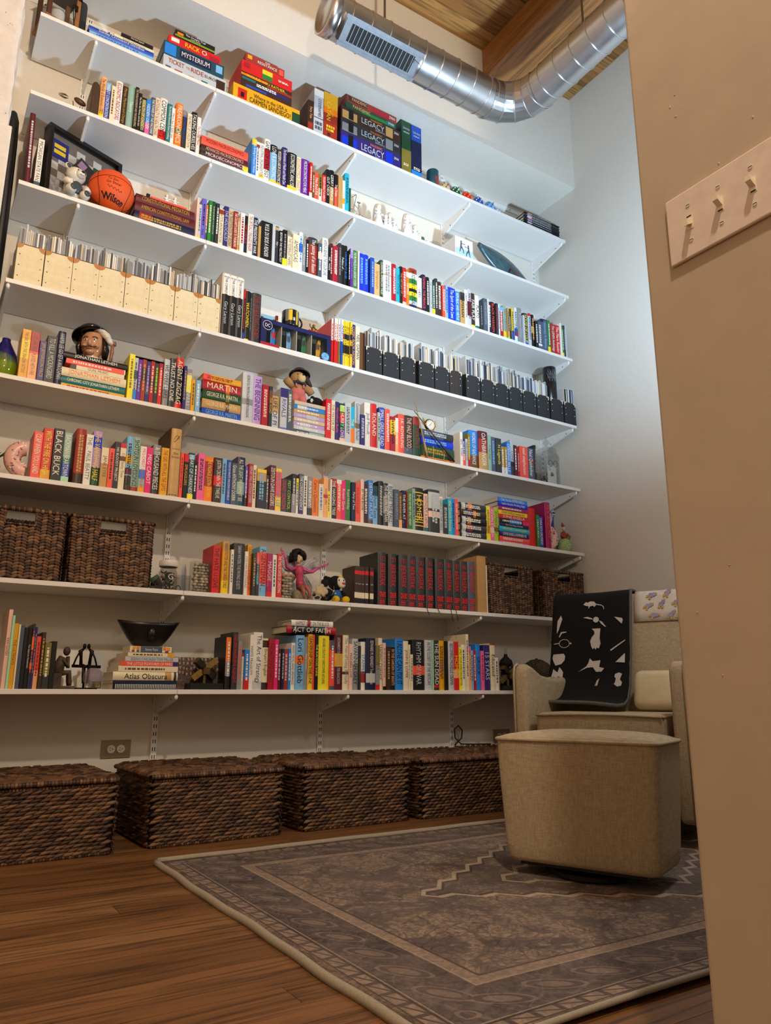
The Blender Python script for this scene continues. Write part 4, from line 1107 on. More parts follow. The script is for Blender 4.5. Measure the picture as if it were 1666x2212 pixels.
MB().tube([(0, 0, .072), (.004, 0, .04), (-.002, 0, .002)], .0018, 6).build('stand', wire, t)
MB().tube([(-.05, -.01, .004), (-.02, -.02, .012), (.02, -.01, .006), (.05, 0, .003), (.06, .01, .03)], .0016, 6).build('base_wire', wire, t)
t = thing('wire_bicycle', 'tiny silver wire bicycle beside the turquoise book', 'ornament', (.832, .03, Z2))
for dx, r in ((-.018, .024), (.034, .016)):
    MB().tube([(dx+r*math.cos(a), 0, r+r*math.sin(a)) for a in [2*PI*k/20 for k in range(20)]], .0015, 6, closed=True).build('wheel', pewter, t)
    sp = MB()
    for k in range(6): sp.tube([(dx, 0, r), (dx+r*math.cos(k*PI/3), 0, r+r*math.sin(k*PI/3))], .0006, 4)
    sp.build('spokes', pewter, t)
MB().tube([(-.018, 0, .024), (-.008, 0, .08), (.0, 0, .12), (.004, 0, .145)], .0016, 6).tube([(-.008, 0, .08), (.02, 0, .06), (.034, 0, .016)], .0014, 6).tube([(.02, 0, .06), (.02, 0, .1)], .0014, 6).build('frame', pewter, t)
MB().tube([(-.025, -.012, .128), (.002, 0, .146), (-.02, .012, .128)], .0015, 6).build('handlebar', pewter, t)
MB().ell((.02, 0, .103), (.012, .006, .004), 8, 6).build('saddle', pewter, t)
acr = glass('clear_acrylic', 'eef4f6', .03, 1.2)
o = MB().rbox(0, .045, 0, .05, 0, .055, .003, 2).build('acrylic_block', acr, None, (.893, .06, Z2)); tag(o, 'small clear acrylic block beside the wire bicycle', 'ornament')
porc = M('white_porcelain', 'e9e8e8', .2, var=.03); porc2 = M('tinted_porcelain', 'cfd3da', .25, var=.05); ptan = M('porcelain_skin', 'ecd6c4', .25)
def figurine(name, lab, x, y, z, figs, base=None, group='white porcelain figurines'):
    t = thing(name, lab, 'figurine', (x, y, z), 0, group)
    if base: bevel(MB().rbox(-base[0], base[0], -base[1], base[1], 0, base[2], .004, 2).build('base', base[3] if len(base) > 3 else porc, t), .001)
    for (dx, dz, h, w, veil) in figs:
        bz = dz
        MB().lathe([(w*.9, 0), (w, h*.08), (w*.72, h*.3), (w*.5, h*.52), (w*.62, h*.62), (w*.32, h*.72)], 16, 0, T(dx, 0, bz)).build('gown', porc, t)
        MB().ell((dx, -.004, bz+h*.83), (h*.12, h*.12, h*.145), 14, 10).build('head', ptan, t)
        MB().ell((dx, .004, bz+h*.86), (h*.14, h*.13, h*.145), 14, 10).build('veil' if veil else 'hair', porc if veil else porc2, t)
        if veil: MB().lathe([(w*.95, 0), (w*.85, h*.4), (h*.15, h*.8), (h*.10, h*.99)], 14, 0, T(dx, .012, bz, 0, 0, 0)).build('veil_fall', porc, t)
        for sx in (-1, 1): MB().tube([(dx+sx*w*.5, -.004, bz+h*.62), (dx+sx*w*.85, -.014, bz+h*.48), (dx+sx*w*.2, -w*.75, bz+h*.46)], [w*.2, w*.18, w*.13], 8).build('arm', porc, t)
    return t
figurine('porcelain_figurine', 'tall white porcelain bride figurine with long veil', .985, .042, Z2, [(0, .012, .142, .030, True)], (.033, .03, .012))
figurine('porcelain_figurine', 'white porcelain group of three small kneeling children', 1.068, .05, Z2, [(-.028, .012, .10, .02, False), (.0, .014, .12, .02, False), (.03, .012, .09, .018, True)], (.05, .028, .012, porc2))
figurine('porcelain_figurine', 'white porcelain boy and girl figurine with bonnet and bouquet', 1.205, .048, Z2, [(-.02, .03, .14, .030, True), (.035, .012, .105, .024, False)], (.06, .034, .03))
t = thing('silver_ornament', 'round filigree silver frame behind the porcelain children', 'ornament', (1.05, .12, Z2)); MB().tube([(.04*math.cos(a), 0, .08+.04*math.sin(a)) for a in [2*PI*k/24 for k in range(24)]], .006, 6, closed=True).build('ring', pewter, t); sw = MB()
for k in range(9): sw.tube([(.03*math.cos(k*.7+j*.3)*(1-j*.15), 0, .08+.03*math.sin(k*.7+j*.3)*(1-j*.15)) for j in range(5)], .002, 5)
sw.build('scrollwork', pewter, t); MB().box(-.02, .02, -.01, .01, 0, .04).build('foot', pewter, t)
t = thing('paperweight', 'tiny green ball on a clear acrylic stand', 'ornament', (1.295, .05, Z2)); MB().box(-.022, .022, -.02, .02, 0, .03).build('stand', acr, t); MB().ell((0, 0, .044), (.014, .014, .014)).build('ball', M('green_glass', '4c6b4a', .1), t)
t = thing('glass_flower', 'clear crystal dish with magenta flower inside', 'ornament', (1.377, .052, Z2)); MB().lathe([(.02, 0), (.045, .012), (.047, .03), (.035, .042), (.018, .045)], 8).build('crystal', acr, t)
MB().ell((0, 0, .022), (.022, .022, .013), 10, 6).build('flower', M('magenta_petal', 'a01060', .5), t)
t = thing('dancer_tile_box', 'white box with pale blue dancer silhouettes on its front', 'box', (1.527, .035, Z2))
bevel(MB().box(0, .136, 0, .16, 0, .145).build('carton', M('tile_white', 'e6e8ea', .3), t), .002)
MB().box(.003, .133, -.0008, 0, .003, .07).build('blue_wash', M('tile_blue', 'a9cfe6', .3, var=.12, scale=14), t)
dn = MB()
for cx, cz, f in ((.045, .075, 1), (.1, .06, -1)):
    dn.ell((cx, -.001, cz+.042), (.006, .001, .007), 8, 6); dn.tube([(cx, -.001, cz+.035), (cx-.002*f, -.001, cz+.008), (cx-.012*f, -.001, cz-.03)], [.004, .006, .003], 6); dn.tube([(cx, -.001, cz+.008), (cx+.014*f, -.001, cz-.012), (cx+.018*f, -.001, cz-.034)], [.005, .004, .003], 6); dn.tube([(cx, -.001, cz+.028), (cx+.03*f, -.001, cz+.03)], .002, 6)
dn.build('dancer_print', M('dancer_grey', '53606a', .4), t)
dishm = bpy.data.materials.new('raku_glaze'); dishm.use_nodes = True; b = dishm.node_tree.nodes['Principled BSDF']; b.inputs['Roughness'].default_value = .25
n1 = dishm.node_tree.nodes.new('ShaderNodeTexNoise'); n1.inputs['Scale'].default_value = 9; r1 = dishm.node_tree.nodes.new('ShaderNodeValToRGB')
r1.color_ramp.elements[0].color = lin('1c2f36'); r1.color_ramp.elements[1].color = lin('4a6f78'); dishm.node_tree.links.new(n1.outputs['Fac'], r1.inputs['Fac']); dishm.node_tree.links.new(r1.outputs[0], b.inputs['Base Color'])
t = thing('leaf_dish', 'blue-grey glazed leaf-shaped dish leaning on a wooden plate stand', 'dish', (1.99, .06, Z2))
lf = MB(); NN = 15; vs = []; fs = []
for i in range(NN):
    u = i/(NN-1); wdt = .078*math.sin(PI*min(1, u*.98+.02))**.75+.001
    x = -.225+u*.47; zc = .21-u*.195
    for j in range(7):
        v = (j/6-.5)*2; vs.append((x+v*wdt*.38, .03+.022*(v*v)+.05*u*0, zc+v*wdt*.9+.0))
for i in range(NN-1):
    for j in range(6): fs.append((i*7+j, (i+1)*7+j, (i+1)*7+j+1, i*7+j+1))
vs = [(x, y, max(z, .004)) for x, y, z in vs]
lf.add(vs, fs, 0, None, True); o = lf.build('dish', dishm, t); sm = o.modifiers.new('solid', 'SOLIDIFY'); sm.thickness = .006
MB().tube([(-.02, .012, .003), (.02, .02, .10), (.03, .08, .004)], .005, 6).tube([(.02, .02, .1), (.2, .015, .012)], .005, 6).build('stand', M('stand_wood', '6e4a30', .5), t)
for k, c in enumerate(('navy', 'lime', 'petrol')):
    o = thing('paperback_book', ['navy thin booklet lying lowest under the leaf dish', 'lime green thin booklet lying mid-pile under the leaf dish', 'dark teal thin booklet lying right beneath the leaf dish'][k], 'paperback', (2.2, .10, Z2+k*.008), 0, 'booklets under the leaf dish', (0, -PI/2, 0)); book_parts(o, .0078, .25, .15, c, 'silver', '', [], False, 1300+k)
# ------------------------------------------------------------------ third shelf: bag, frame, bear, ball
bagm = M('black_nylon', '14151a', .45, var=.1, bump=.2)
t = thing('instrument_bag', 'tall black padded bag standing in the gap beside the shelves', 'bag', (-.85, .1, 0))
MB().tube([(.006, 0, .0), (.004, 0, 1.5), (0, 0, 2.5), (-.006, 0, 2.85), (-.008, 0, 2.97), (-.009, 0, 3.01), (-.009, 0, 3.02)], [.02, .022, .026, .027, .024, .014, .004], 14).build('padded_body', bagm, t)
MB().tube([(.012, -.024, 2.95), (.014, -.0265, 2.6), (.014, -.024, 2.2)], .003, 6).build('zip', dark, t)
t = thing('white_cabinet', 'tall white cabinet edge standing left of the shelves', 'cabinet', (-1.179, -.008, 0))
bevel(MB().box(-.2, .315, -.045, .0, 0, 2.83).build('carcass', M('cabinet_white', 'dcd7cf', .5), t), .004)
MB().box(-.195, .31, -.050, -.0452, .05, 2.82).build('door', M('cabinet_door_white', 'd6d1c9', .5), t)
def lean_book(lab, x, s, w, h, d, c, tx, title, bands, lean, kind='hardcover_book', cat='hardcover'):
    t = thing(kind, lab, cat, (x, .02, ZS[s-1]+abs(math.sin(lean))*w*(1 if lean > 0 else 0)), 0, None, (0, lean, 0)); book_parts(t, w, h, d, c, tx, title, bands, kind[0] == 'h', int(x*1000)); return t
lean_book('maroon leather yearbook leaning between the black bag and white-spined book', -.789, 3, .021, .35, .24, 'maroon', 'silver', '~', [], -.03)
lean_book('white-spined stadium book with dark green foot beside the framed board', -.755, 3, .024, .24, .17, 'white', 'black', 'MICHIGAN STATE FANS', [(0, .12, 'petrol')], 0, 'paperback_book', 'paperback')
# framed memorabilia board, leaning back
t = thing('shadow_box', 'black framed checkerboard memorabilia board leaning on the basketball shelf', 'frame', (-.706, .060, Z3+.004), 0, None, (-.05, 0, .34))
FW_, FH = .362, .385; fb = M('frame_black', '15100e', .3)
for nm, bx in (('a', (0, FW_, 0, .055, 0, .02)), ('b', (0, FW_, 0, .055, FH-.02, FH)), ('c', (0, .02, 0, .055, .02, FH-.02)), ('d', (FW_-.02, FW_, 0, .055, .02, FH-.02))): bevel(MB().box(*bx).build('frame_rail', fb, t), .002)
MB().box(.015, FW_-.015, .03, .055, .015, FH-.015).build('backing', M('board_grey', '6f6660', .6), t)
ck = MB()
for i in range(7):
    for j in range(8):
        if (i+j) % 2 == 0: ck.box(.022+i*.0415, .022+(i+1)*.0415, .0290, .0299, .022+j*.0395, .022+(j+1)*.0395)
ck.build('checker_square', M('board_white', 'c9c9cc', .4), t)
pt = MB().box(.024, .106, .0262, .0285, .24, .335).build('blue_patch', M('patch_blue', '14167c', .6), t)
for dz in (.262, .292): MB().box(.038, .092, .0250, .0262, dz, dz+.02).build('yellow_bar', M('patch_yellow', 'f0d000', .6), pt)
tk = MB().box(-.045, .045, .0235, .026, -.075, .075, 0, T(.17, 0, .225, 0, .5)).build('ticket', M('ticket_dark', '2c2a2e', .4, var=.3, scale=50), t)
MB().box(-.045, .045, .0225, .0235, -.075, -.045, 0, T(.17, 0, .225, 0, .5)).build('ticket_stub', pmat('silver'), tk); MB().box(-.035, .0, .0222, .0235, .02, .06, 0, T(.17, 0, .225, 0, .5)).build('ticket_photo', pmat('lavender'), tk)
cb = MB().box(.232, FW_-.022, .0262, .0285, .09, .3).build('green_programme', pmat('forest'), t)
mb = MB(); put_text(mb, 'COTTON', T(.275, .0258, .245), .07, .016); put_text(mb, 'BOWL', T(.275, .0258, .222), .06, .016); print_lines(mb, T(.275, .0258, .2), .07, .012, 0, 4, 2); mb.ell((.275, .0258, .268), (.012, .0006, .008), 10, 6); mb.ell((.275, .0258, .165), (.018, .0006, .018), 10, 6); mb.build('programme_print', pmat('mint'), cb)
MB().box(.024, .075, .0262, .0285, .024, .14).build('photo_card', M('photo_card', 'a9a8b4', .4, var=.4, scale=60), t); MB().box(.13, .19, .0262, .0285, .03, .07).build('photo_print', M('photo_dark', '544c48', .4, var=.5, scale=60), t)
MB().box(.018, FW_-.018, .0205, .0215, .018, FH-.018).build('glazing', glass('frame_glass', 'ffffff', .0, 1.05), t)
# ceramic bear
t = thing('ceramic_bear', 'white ceramic polar bear with grey ears sitting before the framed board', 'ornament', (-.592, .016, Z3), .35)
cw = M('bear_white', 'd8d2c4', .3, var=.08); cg = M('bear_slate', '39424a', .4)
MB().ell((0, .015, .05), (.042, .036, .05), 16, 12).build('body', cw, t)
hd = MB().ell((0, .004, .118), (.042, .038, .036), 16, 12).ell((.004, -.026, .112), (.022, .02, .018), 12, 8).build('head', cw, t)
for sx in (-1, 1):
    e = MB().ell((sx*.036, .008, .150), (.015, .008, .016), 10, 8).build('ear', cw, t); MB().ell((sx*.036, .002, .150), (.010, .004, .011), 8, 6).build('inner_ear', cg, e)
    MB().tube([(sx*.036, .0, .075), (sx*.05, -.018, .055), (sx*.03, -.034, .052)], [.015, .016, .015], 10).build('arm', cw, t)
    lg = MB().ell((sx*.032, -.028, .022), (.022, .026, .021), 12, 8).build('leg', cw, t); MB().ell((sx*.032, -.05, .024), (.014, .006, .014), 10, 6).build('paw_pad', cg, lg)
    MB().ell((sx*.013+.004, -.032, .126), (.0035, .003, .004), 8, 6).build('eye', dark, hd)
MB().ell((.005, -.046, .118), (.007, .005, .005), 8, 6).build('nose', dark, hd)
MB().tube([(-.006, -.044, .104), (.005, -.0465, .1), (.016, -.042, .106)], .001, 5).build('mouth', dark, hd)
MB().ell((0, -.018, .05), (.026, .012, .03), 10, 8).build('vest', cg, t)
# basketball on an acrylic tray
t = thing('basketball', 'orange signed basketball with black seams on a clear tray', 'ball', (-.437, .050, Z3+.0072))
orange = M('ball_orange', 'e0561c', .5, var=.05, scale=300, bump=.5)
BR = .102
MB().ell((0, 0, BR), (BR, BR, BR), 40, 28).build('ball', orange, t)
def great(f): return [f(2*PI*k/60) for k in range(60)]
rb = BR+.0002
for nm, fn in enumerate((lambda a: (rb*math.cos(a), rb*math.sin(a)*.25, rb*math.sin(a)*.968), lambda a: (rb*math.cos(a), rb*math.sin(a)*.968, -rb*math.sin(a)*.25))):
    MB().tube([(p[0], p[1], p[2]+BR) for p in great(fn)], .0012, 5, closed=True).build('seam', dark, t)
for sgn in (-1, 1):
    ptsb = []
    for k in range(60):
        a = 2*PI*k/60; v = Vector((sgn*(.62+.18*math.cos(2*a)), math.cos(a)*.8, math.sin(a)*.8)).normalized()*rb; v = Matrix.Rotation(-.25, 3, 'X') @ v; ptsb.append((v.x, v.y, v.z+BR))
    MB().tube(ptsb, .0012, 5, closed=True).build('seam', dark, t)
def wrap_text(mb, s, R_, zc, yawc, pitch, maxw, maxh, tilt=0):
    vs, fs, w, h = text_mesh(s); k = min(maxw/w, maxh/h); out = []
    for x, y in vs:
        xx, yy = x*k, y*k; xx, yy = xx*math.cos(tilt)-yy*math.sin(tilt), xx*math.sin(tilt)+yy*math.cos(tilt)
        a = yawc+xx/R_; e = pitch+yy/R_
        out.append((R_*math.cos(e)*math.sin(a), -R_*math.cos(e)*math.cos(a), zc+R_*math.sin(e)))
    mb.add(out, fs)
mb = MB(); [wrap_text(mb, 'Wilson', BR+.0009+.0001*q, BR, .0+dx_, -.74+dy_, .135, .05, -.12) for q, (dx_, dy_) in enumerate(((0, 0), (.014, 0), (-.014, 0), (0, .012)))]; mb.build('lettering', dark, t)
mb = MB(); wrap_text(mb, 'To Zac', BR+.0009, BR, -.12, .10, .055, .011, -.1); wrap_text(mb, 'Go State!', BR+.0009, BR, -.08, -.08, .07, .012, -.1); mb.tube([((BR+.0008)*math.cos(e)*math.sin(a), -(BR+.0008)*math.cos(e)*math.cos(a), BR+(BR+.0008)*math.sin(e)) for a, e in [(-.35+j*.045, -.25-.01*j+.06*math.sin(j*1.9)) for j in range(16)]], .0008, 4); mb.build('signature', dark, t)
t = thing('acrylic_tray', 'low clear tray with brass feet under the basketball', 'tray', (-.437, .045, Z3))
MB().box(-.10, .095, -.03, .0, 0, .006).box(-.10, .095, .002, .1, 0, .006).build('tray', acr, t)
for dx in (-.09, .088): MB().cyl(.008, 0, .012, 10, 0, T(dx, -.02, 0)).build('foot', M('brass', 'a8905a', .3, metal=.9), t)
# kids figurine and black post on the law pile
figurine('porcelain_figurine', 'porcelain pair of kissing children on the law book pile', -.155, .07, Z3+.1474, [(-.028, .01, .062, .017, False), (.012, .01, .06, .018, False)], (.06, .025, .01), 'porcelain children on the law books')
o = MB().box(-.008, .008, -.006, .006, .0, .07).box(-.02, .02, -.012, .012, -.0, .006).build('name_stand', dark, None, (-.262, .10, Z3+.1364)); tag(o, 'small black upright stand on the law book pile', 'stand')
# ------------------------------------------------------------------ comic boxes
def comic_issue(x, y, z, h, th, k, lab, grp, me_cache={}):
    key = (k % 6,)
    if key not in me_cache:
        c = ['silver', 'slate', 'grey', 'white', 'charcoal', 'beige'][k % 6]
        mb = MB(); mb.box(0, 1, .004, .155, 0, 1, 0); mb.box(.12, .88, .0, .006, .0, .985, 1)
        me_cache[key] = mb.mesh('bagged_comic', [mat('bag_sleeve', 'cfd2d4', .25), pmat(c)])
    o = link('bagged_comic', me_cache[key], None, (x, y, z)); o.scale = (th, 1, h); tag(o, lab, 'comic', grp)
def file_box(x, w, s, hf, hb, col, corner, rivet, lab, grp, name, issues, hmin, hmax, k0, strap, inner):
    t = thing(name, lab, 'storage box', (x, .012, ZS[s-1]), 0, grp)
    D_ = .175
    bevel(MB().box(0, w, 0, .003, 0, hf).build('front_panel', col, t), .0008)
    MB().box(0, w, D_-.003, D_, .002, hb).build('back_panel', col, t)
    for x0 in (0, w-.003): MB().prism([(.0032, .002), (D_-.0032, .002), (D_-.0032, hb), (.0032, hf)], x0, x0+.003, 0, None, 'x').build('side_panel', col, t)
    MB().box(0.0032, w-.0032, .0032, D_-.0032, 0, .003).build('bottom_panel', col, t)
    MB().box(.003, w-.003, -.0006, .0034, hf-.0025, hf+.0008).build('rim', inner, t)
    for sx in (0, 1):
        if corner[0] == 'arc':
            poly = [(0, hf)]+[(.024*math.sin(a), hf-.022*math.cos(a)) for a in [k*PI/16 for k in range(9)]]; poly = [(p[0], p[1]) if sx == 0 else (w-p[0], p[1]) for p in poly]
        else:
            poly = [(0, hf), (.02, hf), (.02, hf-.006), (.008, hf-.008), (.006, hf-.022), (0, hf-.022)]; poly = [(p[0], p[1]) if sx == 0 else (w-p[0], p[1]) for p in poly]
        MB().prism(poly, -.0012, .0001, 0, None, 'y').build('corner_guard', corner[1], t)
        for k in range(3 if corner[0] == 'arc' else 2):
            MB().ell((.012 if sx == 0 else w-.011, -.0008, hf*(.72-.28*k)), (.0028, .0014, .0028), 8, 6).build('rivet', rivet, t)
    MB().prism([(w-.021, .01), (w-.019, .004), (w-.013, .001), (w, .001), (w, hf-.024), (w-.021, hf-.024)], -.0007, .0001, 0, None, 'y').build('side_flap', strap, t)
    th = (w-.008)/max(1, issues)
    rdm = random.Random(k0)
    for i in range(issues):
        h = rdm.uniform(hmin, hmax) if rdm.random() > .08 else hmax+.015
        comic_issue(x+.004+i*th, .012+.005, ZS[s-1]+.0035, h, th*.9, k0*3+rdm.randrange(9), 'bagged comic standing in the %s' % grp2(lab), 'comics in the '+grp2(lab))
def grp2(lab): return lab.split(' holding')[0]
cream = M('cream_card', 'e0d3ae', .55); leath = M('tan_leatherette', 'b87838', .5); bras = M('rivet_steel', '8f8a7a', .3, metal=.9)
for k, (x0, x1) in enumerate(((-.784, -.680), (-.676, -.568), (-.566, -.460), (-.459, -.349), (-.346, -.241), (-.239, -.128), (-.124, -.018), (-.016, .089))):
    file_box(x0, x1-x0, 4, .175, .215, cream, ('arc', leath), bras, '%s cream comic box from the vase end of the shelf holding bagged comics' % ORD[k], 'cream comic boxes', 'comic_box', 13, .238, .256, 20+k, cream, M('rim_brown', '4a3526', .6))
blk = M('black_card', '26282b', .6, var=.1); blk2 = M('brown_black_card', '322a28', .6, var=.1); chrome = M('box_corner_steel', 'd2ccba', .3, metal=.15); riv2 = M('rivet_bright', 'e6e2ea', .2, metal=.1)
bx = [(.896, .995), (1.003, 1.104), (1.113, 1.212), (1.237, 1.338), (1.345, 1.443), (1.448, 1.535), (1.567, 1.668), (1.676, 1.779), (1.783, 1.886), (1.892, 1.995), (2.001, 2.109), (2.117, 2.218), (2.232, 2.338), (2.350, 2.448)]
for k, (x0, x1) in enumerate(bx):
    file_box(x0, x1-x0, 4, .150, .19, blk2 if k == 5 else blk, ('steel', chrome), riv2, '%s black comic box past the window box of glasses holding bagged comics' % ORD[k] if k != 12 else 'black comic box beside the last one, holding the scribbled black cylinder', 'black comic boxes', 'comic_box', 0 if k == 12 else 12, .225, .25, 60+k, blk, M('rim_copper', '6a4a36', .5))
t = thing('storage_tube', 'black cylinder with white scribbles standing in a black comic box', 'tube', (2.286, .064, Z4+.0035))
MB().lathe([(.0005, 0), (.042, 0), (.042, .370), (.040, .373), (.0005, .373)], 28, caps=False).build('tube', M('tube_black', '121214', .3), t)
sq = MB()
for k in range(14):
    a0 = -2.6+k*.13; sq.tube([((.0425)*math.cos(a0+.1*math.sin(j*1.7+k)), .0425*math.sin(a0+.1*math.sin(j*1.7+k)), .29+.012*j-.01*(k % 3)) for j in range(6)], .0005, 4)
sq.build('scribble', pmat('silver'), t)
# window box with four tumblers, mug and trinkets
t = thing('tumbler_gift_box', 'dark blue window gift box holding four printed tumblers', 'box', (.300, .012, Z4))
bw, bh, bd = .384, .146, .075; bxm = M('giftbox_blue', '1c1f52', .4, var=.08)
MB().box(0, .030, 0, .002, 0, bh).box(bw-.022, bw, 0, .002, 0, bh).box(.03, bw-.022, 0, .002, bh-.022, bh).box(.03, bw-.022, 0, .002, 0, .014).build('front_panel', bxm, t)
MB().box(0, bw, bd-.002, bd, 0.002, bh-.002).build('back_panel', M('giftbox_inside', '6d5f48', .6), t)
MB().box(0, bw, 0, bd, bh-.0015, bh).build('top_panel', bxm, t); MB().box(0, bw, .002, bd, 0, .002).build('bottom_panel', bxm, t)
for x0 in (0, bw-.002): MB().box(x0, x0+.002, .002, bd-.002, .002, bh-.002).build('side_panel', bxm, t)
for k in range(1, 4): MB().box(.03+k*.083-.004, .03+k*.083-.001, .003, bd-.004, .003, bh-.004).build('divider', M('divider_card', 'd8d2c4', .6), t)
lg = MB().cyl(.026, 0, .001, 28, 0, T(.034, -.0002, .112, PI/2)).build('emblem_disc', M('emblem_navy', '12133a', .4), t)
MB().tube([(.034+.024*math.cos(a), -.0012, .112+.024*math.sin(a)) for a in [2*PI*k/28 for k in range(28)]], .0012, 5, closed=True).build('emblem_ring', pmat('white'), t)
mb = MB(); put_text(mb, 'DC', T(.034, -.0016, .112), .026, .018); mb.build('emblem_letters', pmat('white'), t)
MB().box(.0, .1, -.0008, -.0001, .0, .02).build('red_corner', pmat('crimson'), t); MB().box(.1, bw-.06, -.0008, -.0001, 0, .0139).build('silver_strip', pmat('white'), t); MB().cyl(.022, 0, .0008, 16, 0, T(bw-.03, -.0001, .026, PI/2)).build('printed_badge', M('badge', '6fa4d8', .4, var=.6, scale=80), t)
MB().box(.03, bw-.022, .0022, .0028, .014, bh-.022).build('window_film', glass('window_film', 'ffffff', .02, 1.05), t)
for k, (c, c2) in enumerate((('azure', 'red'), ('sky', 'slate'), ('green', 'charcoal'), ('mustard', 'brown'))):
    g = thing('tumbler', ['tumbler with blue and red print', 'tumbler with light blue and grey print', 'tumbler with green print', 'tumbler with gold and brown print'][k]+' behind the gift box window', 'tumbler', (.300+.03+.040+k*.083, .050, Z4+.0025), 0, 'tumblers in the gift box')
    MB().lathe([(.001, 0), (.024, 0), (.030, .115), (.0285, .115), (.0225, .006), (.001, .005)], 24, caps=False).build('glass', glass('tumbler_glass', 'eaf2f2', .02, 1.15), g)
    for q, (cc, zz, hh, aa) in enumerate(((c, .02, .06, 1.0), (c2, .055, .035, .7), (c, .085, .016, .6))):
        mb = MB(); n = 8; vs = []
        for i in range(n+1):
            a = -PI/2-aa/2+aa*i/n+.12*math.sin(q*2+k); rr_ = .0246+.006*(zz/.115); e = .010*math.sin(i*1.9+k); vs += [(rr_*math.cos(a), rr_*math.sin(a), zz+e*.5), ((rr_+.0022)*math.cos(a), (rr_+.0022)*math.sin(a), zz+hh+e)]
        mb.add(vs, [(2*i, 2*i+2, 2*i+3, 2*i+1) for i in range(n)]); mb.build('print', pmat(cc), g)
mug('black, grey and yellow mug standing on the tumbler gift box', .470, .048, Z4+.1465, .043, .088, M('mug_black', '1a1a1c', .2), [(M('mug_grey', '77797c', .25), [(-2.7, -2.3, .25, .98), (-1.0, -.5, .4, .98)]), (M('mug_yellow', 'e0b61c', .25), [(-2.3, -1.85, .3, .95), (-1.35, -1.1, .1, .95)]), (pmat('silver'), [(-1.75, -1.5, .3, .5)])], .1)
t = thing('ribbon_ornament', 'light blue ribbon banner ornament on the gift box', 'ornament', (.342, .03, Z4+.1465)); MB().box(-.035, .035, -.001, .001, .002, .026, 0, T(0, 0, 0, .2)).build('banner', M('banner_blue', '7fb2cc', .5), t); MB().ell((-.03, 0, .008), (.007, .007, .008), 8, 6).ell((.03, 0, .008), (.007, .007, .008), 8, 6).build('foot', M('banner_brown', '6a5030', .5), t)
t = thing('gold_ornament', 'small gold crouching figure on a red plinth on the gift box', 'ornament', (.595, .035, Z4+.1465)); MB().prism([(-.036, 0), (.036, 0), (.03, .012), (-.03, .012)], -.012, .012).build('plinth', pmat('brick'), t); MB().ell((0, 0, .024), (.013, .01, .014), 8, 6).ell((0, -.002, .042), (.008, .008, .009), 8, 6).tube([(.01, 0, .03), (.022, -.003, .022), (.018, -.004, .012)], .0035, 6).tube([(-.01, 0, .03), (-.02, -.003, .034), (-.022, -.002, .048)], .003, 6).build('figure', M('gilt', '8c6a28', .3, metal=.8), t)
rdm = random.Random(4)
CB = ['coral', 'cream', 'navy', 'crimson', 'brick', 'white', 'charcoal', 'choc', 'brick', 'charcoal', 'silver', 'choc', 'crimson']
for k in range(26):
    x = .306+k*.0135
    o = thing('comic_book', 'slim %s comic, %s in the row behind the tumbler gift box' % (WORD.get(CB[k % 13], CB[k % 13]), ORD[k]), 'comic', (x, .098, Z4), 0, 'comic volumes behind the gift box')
    c = CB[k % 13]; book_parts(o, .0128, .205-.028*min(1, k/20)+rdm.uniform(-.004, .004)+(.03 if k == 8 else 0), .13, c, 'white', '~', [(.55, .75, ['red', 'azure', 'white', 'black'][k % 4])], False, 1400+k)
# ------------------------------------------------------------------ fifth shelf
vm = bpy.data.materials.new('cobalt_lime_glass'); vm.use_nodes = True; nt = vm.node_tree; b = nt.nodes['Principled BSDF']; b.inputs['Roughness'].default_value = .06; b.inputs['Coat Weight'].default_value = .5
tc = nt.nodes.new('ShaderNodeTexCoord'); no = nt.nodes.new('ShaderNodeTexNoise'); no.inputs['Scale'].default_value = 14; sep = nt.nodes.new('ShaderNodeSeparateXYZ'); ad = nt.nodes.new('ShaderNodeMath'); ad.operation = 'MULTIPLY_ADD'; ad.inputs[1].default_value = .09; r = nt.nodes.new('ShaderNodeValToRGB')
nt.links.new(tc.outputs['Object'], no.inputs['Vector']); nt.links.new(tc.outputs['Object'], sep.inputs[0]); nt.links.new(no.outputs['Fac'], ad.inputs[0]); nt.links.new(sep.outputs[2], ad.inputs[2]); nt.links.new(ad.outputs[0], r.inputs[0])
r.color_ramp.elements[0].position = .10; r.color_ramp.elements[0].color = lin('6f8a12'); r.color_ramp.elements[1].position = .135; r.color_ramp.elements[1].color = lin('0a0c66'); nt.links.new(r.outputs[0], b.inputs['Base Color'])
o = MB().lathe([(.0005, 0), (.036, 0), (.047, .02), (.052, .06), (.046, .105), (.026, .145), (.016, .165), (.017, .176), (.012, .178)], 32, caps=False).build('glass_vase', vm, None, (-.776, .075, Z5)); tag(o, 'cobalt blue and lime glass vase at the end of the character jug shelf', 'vase')
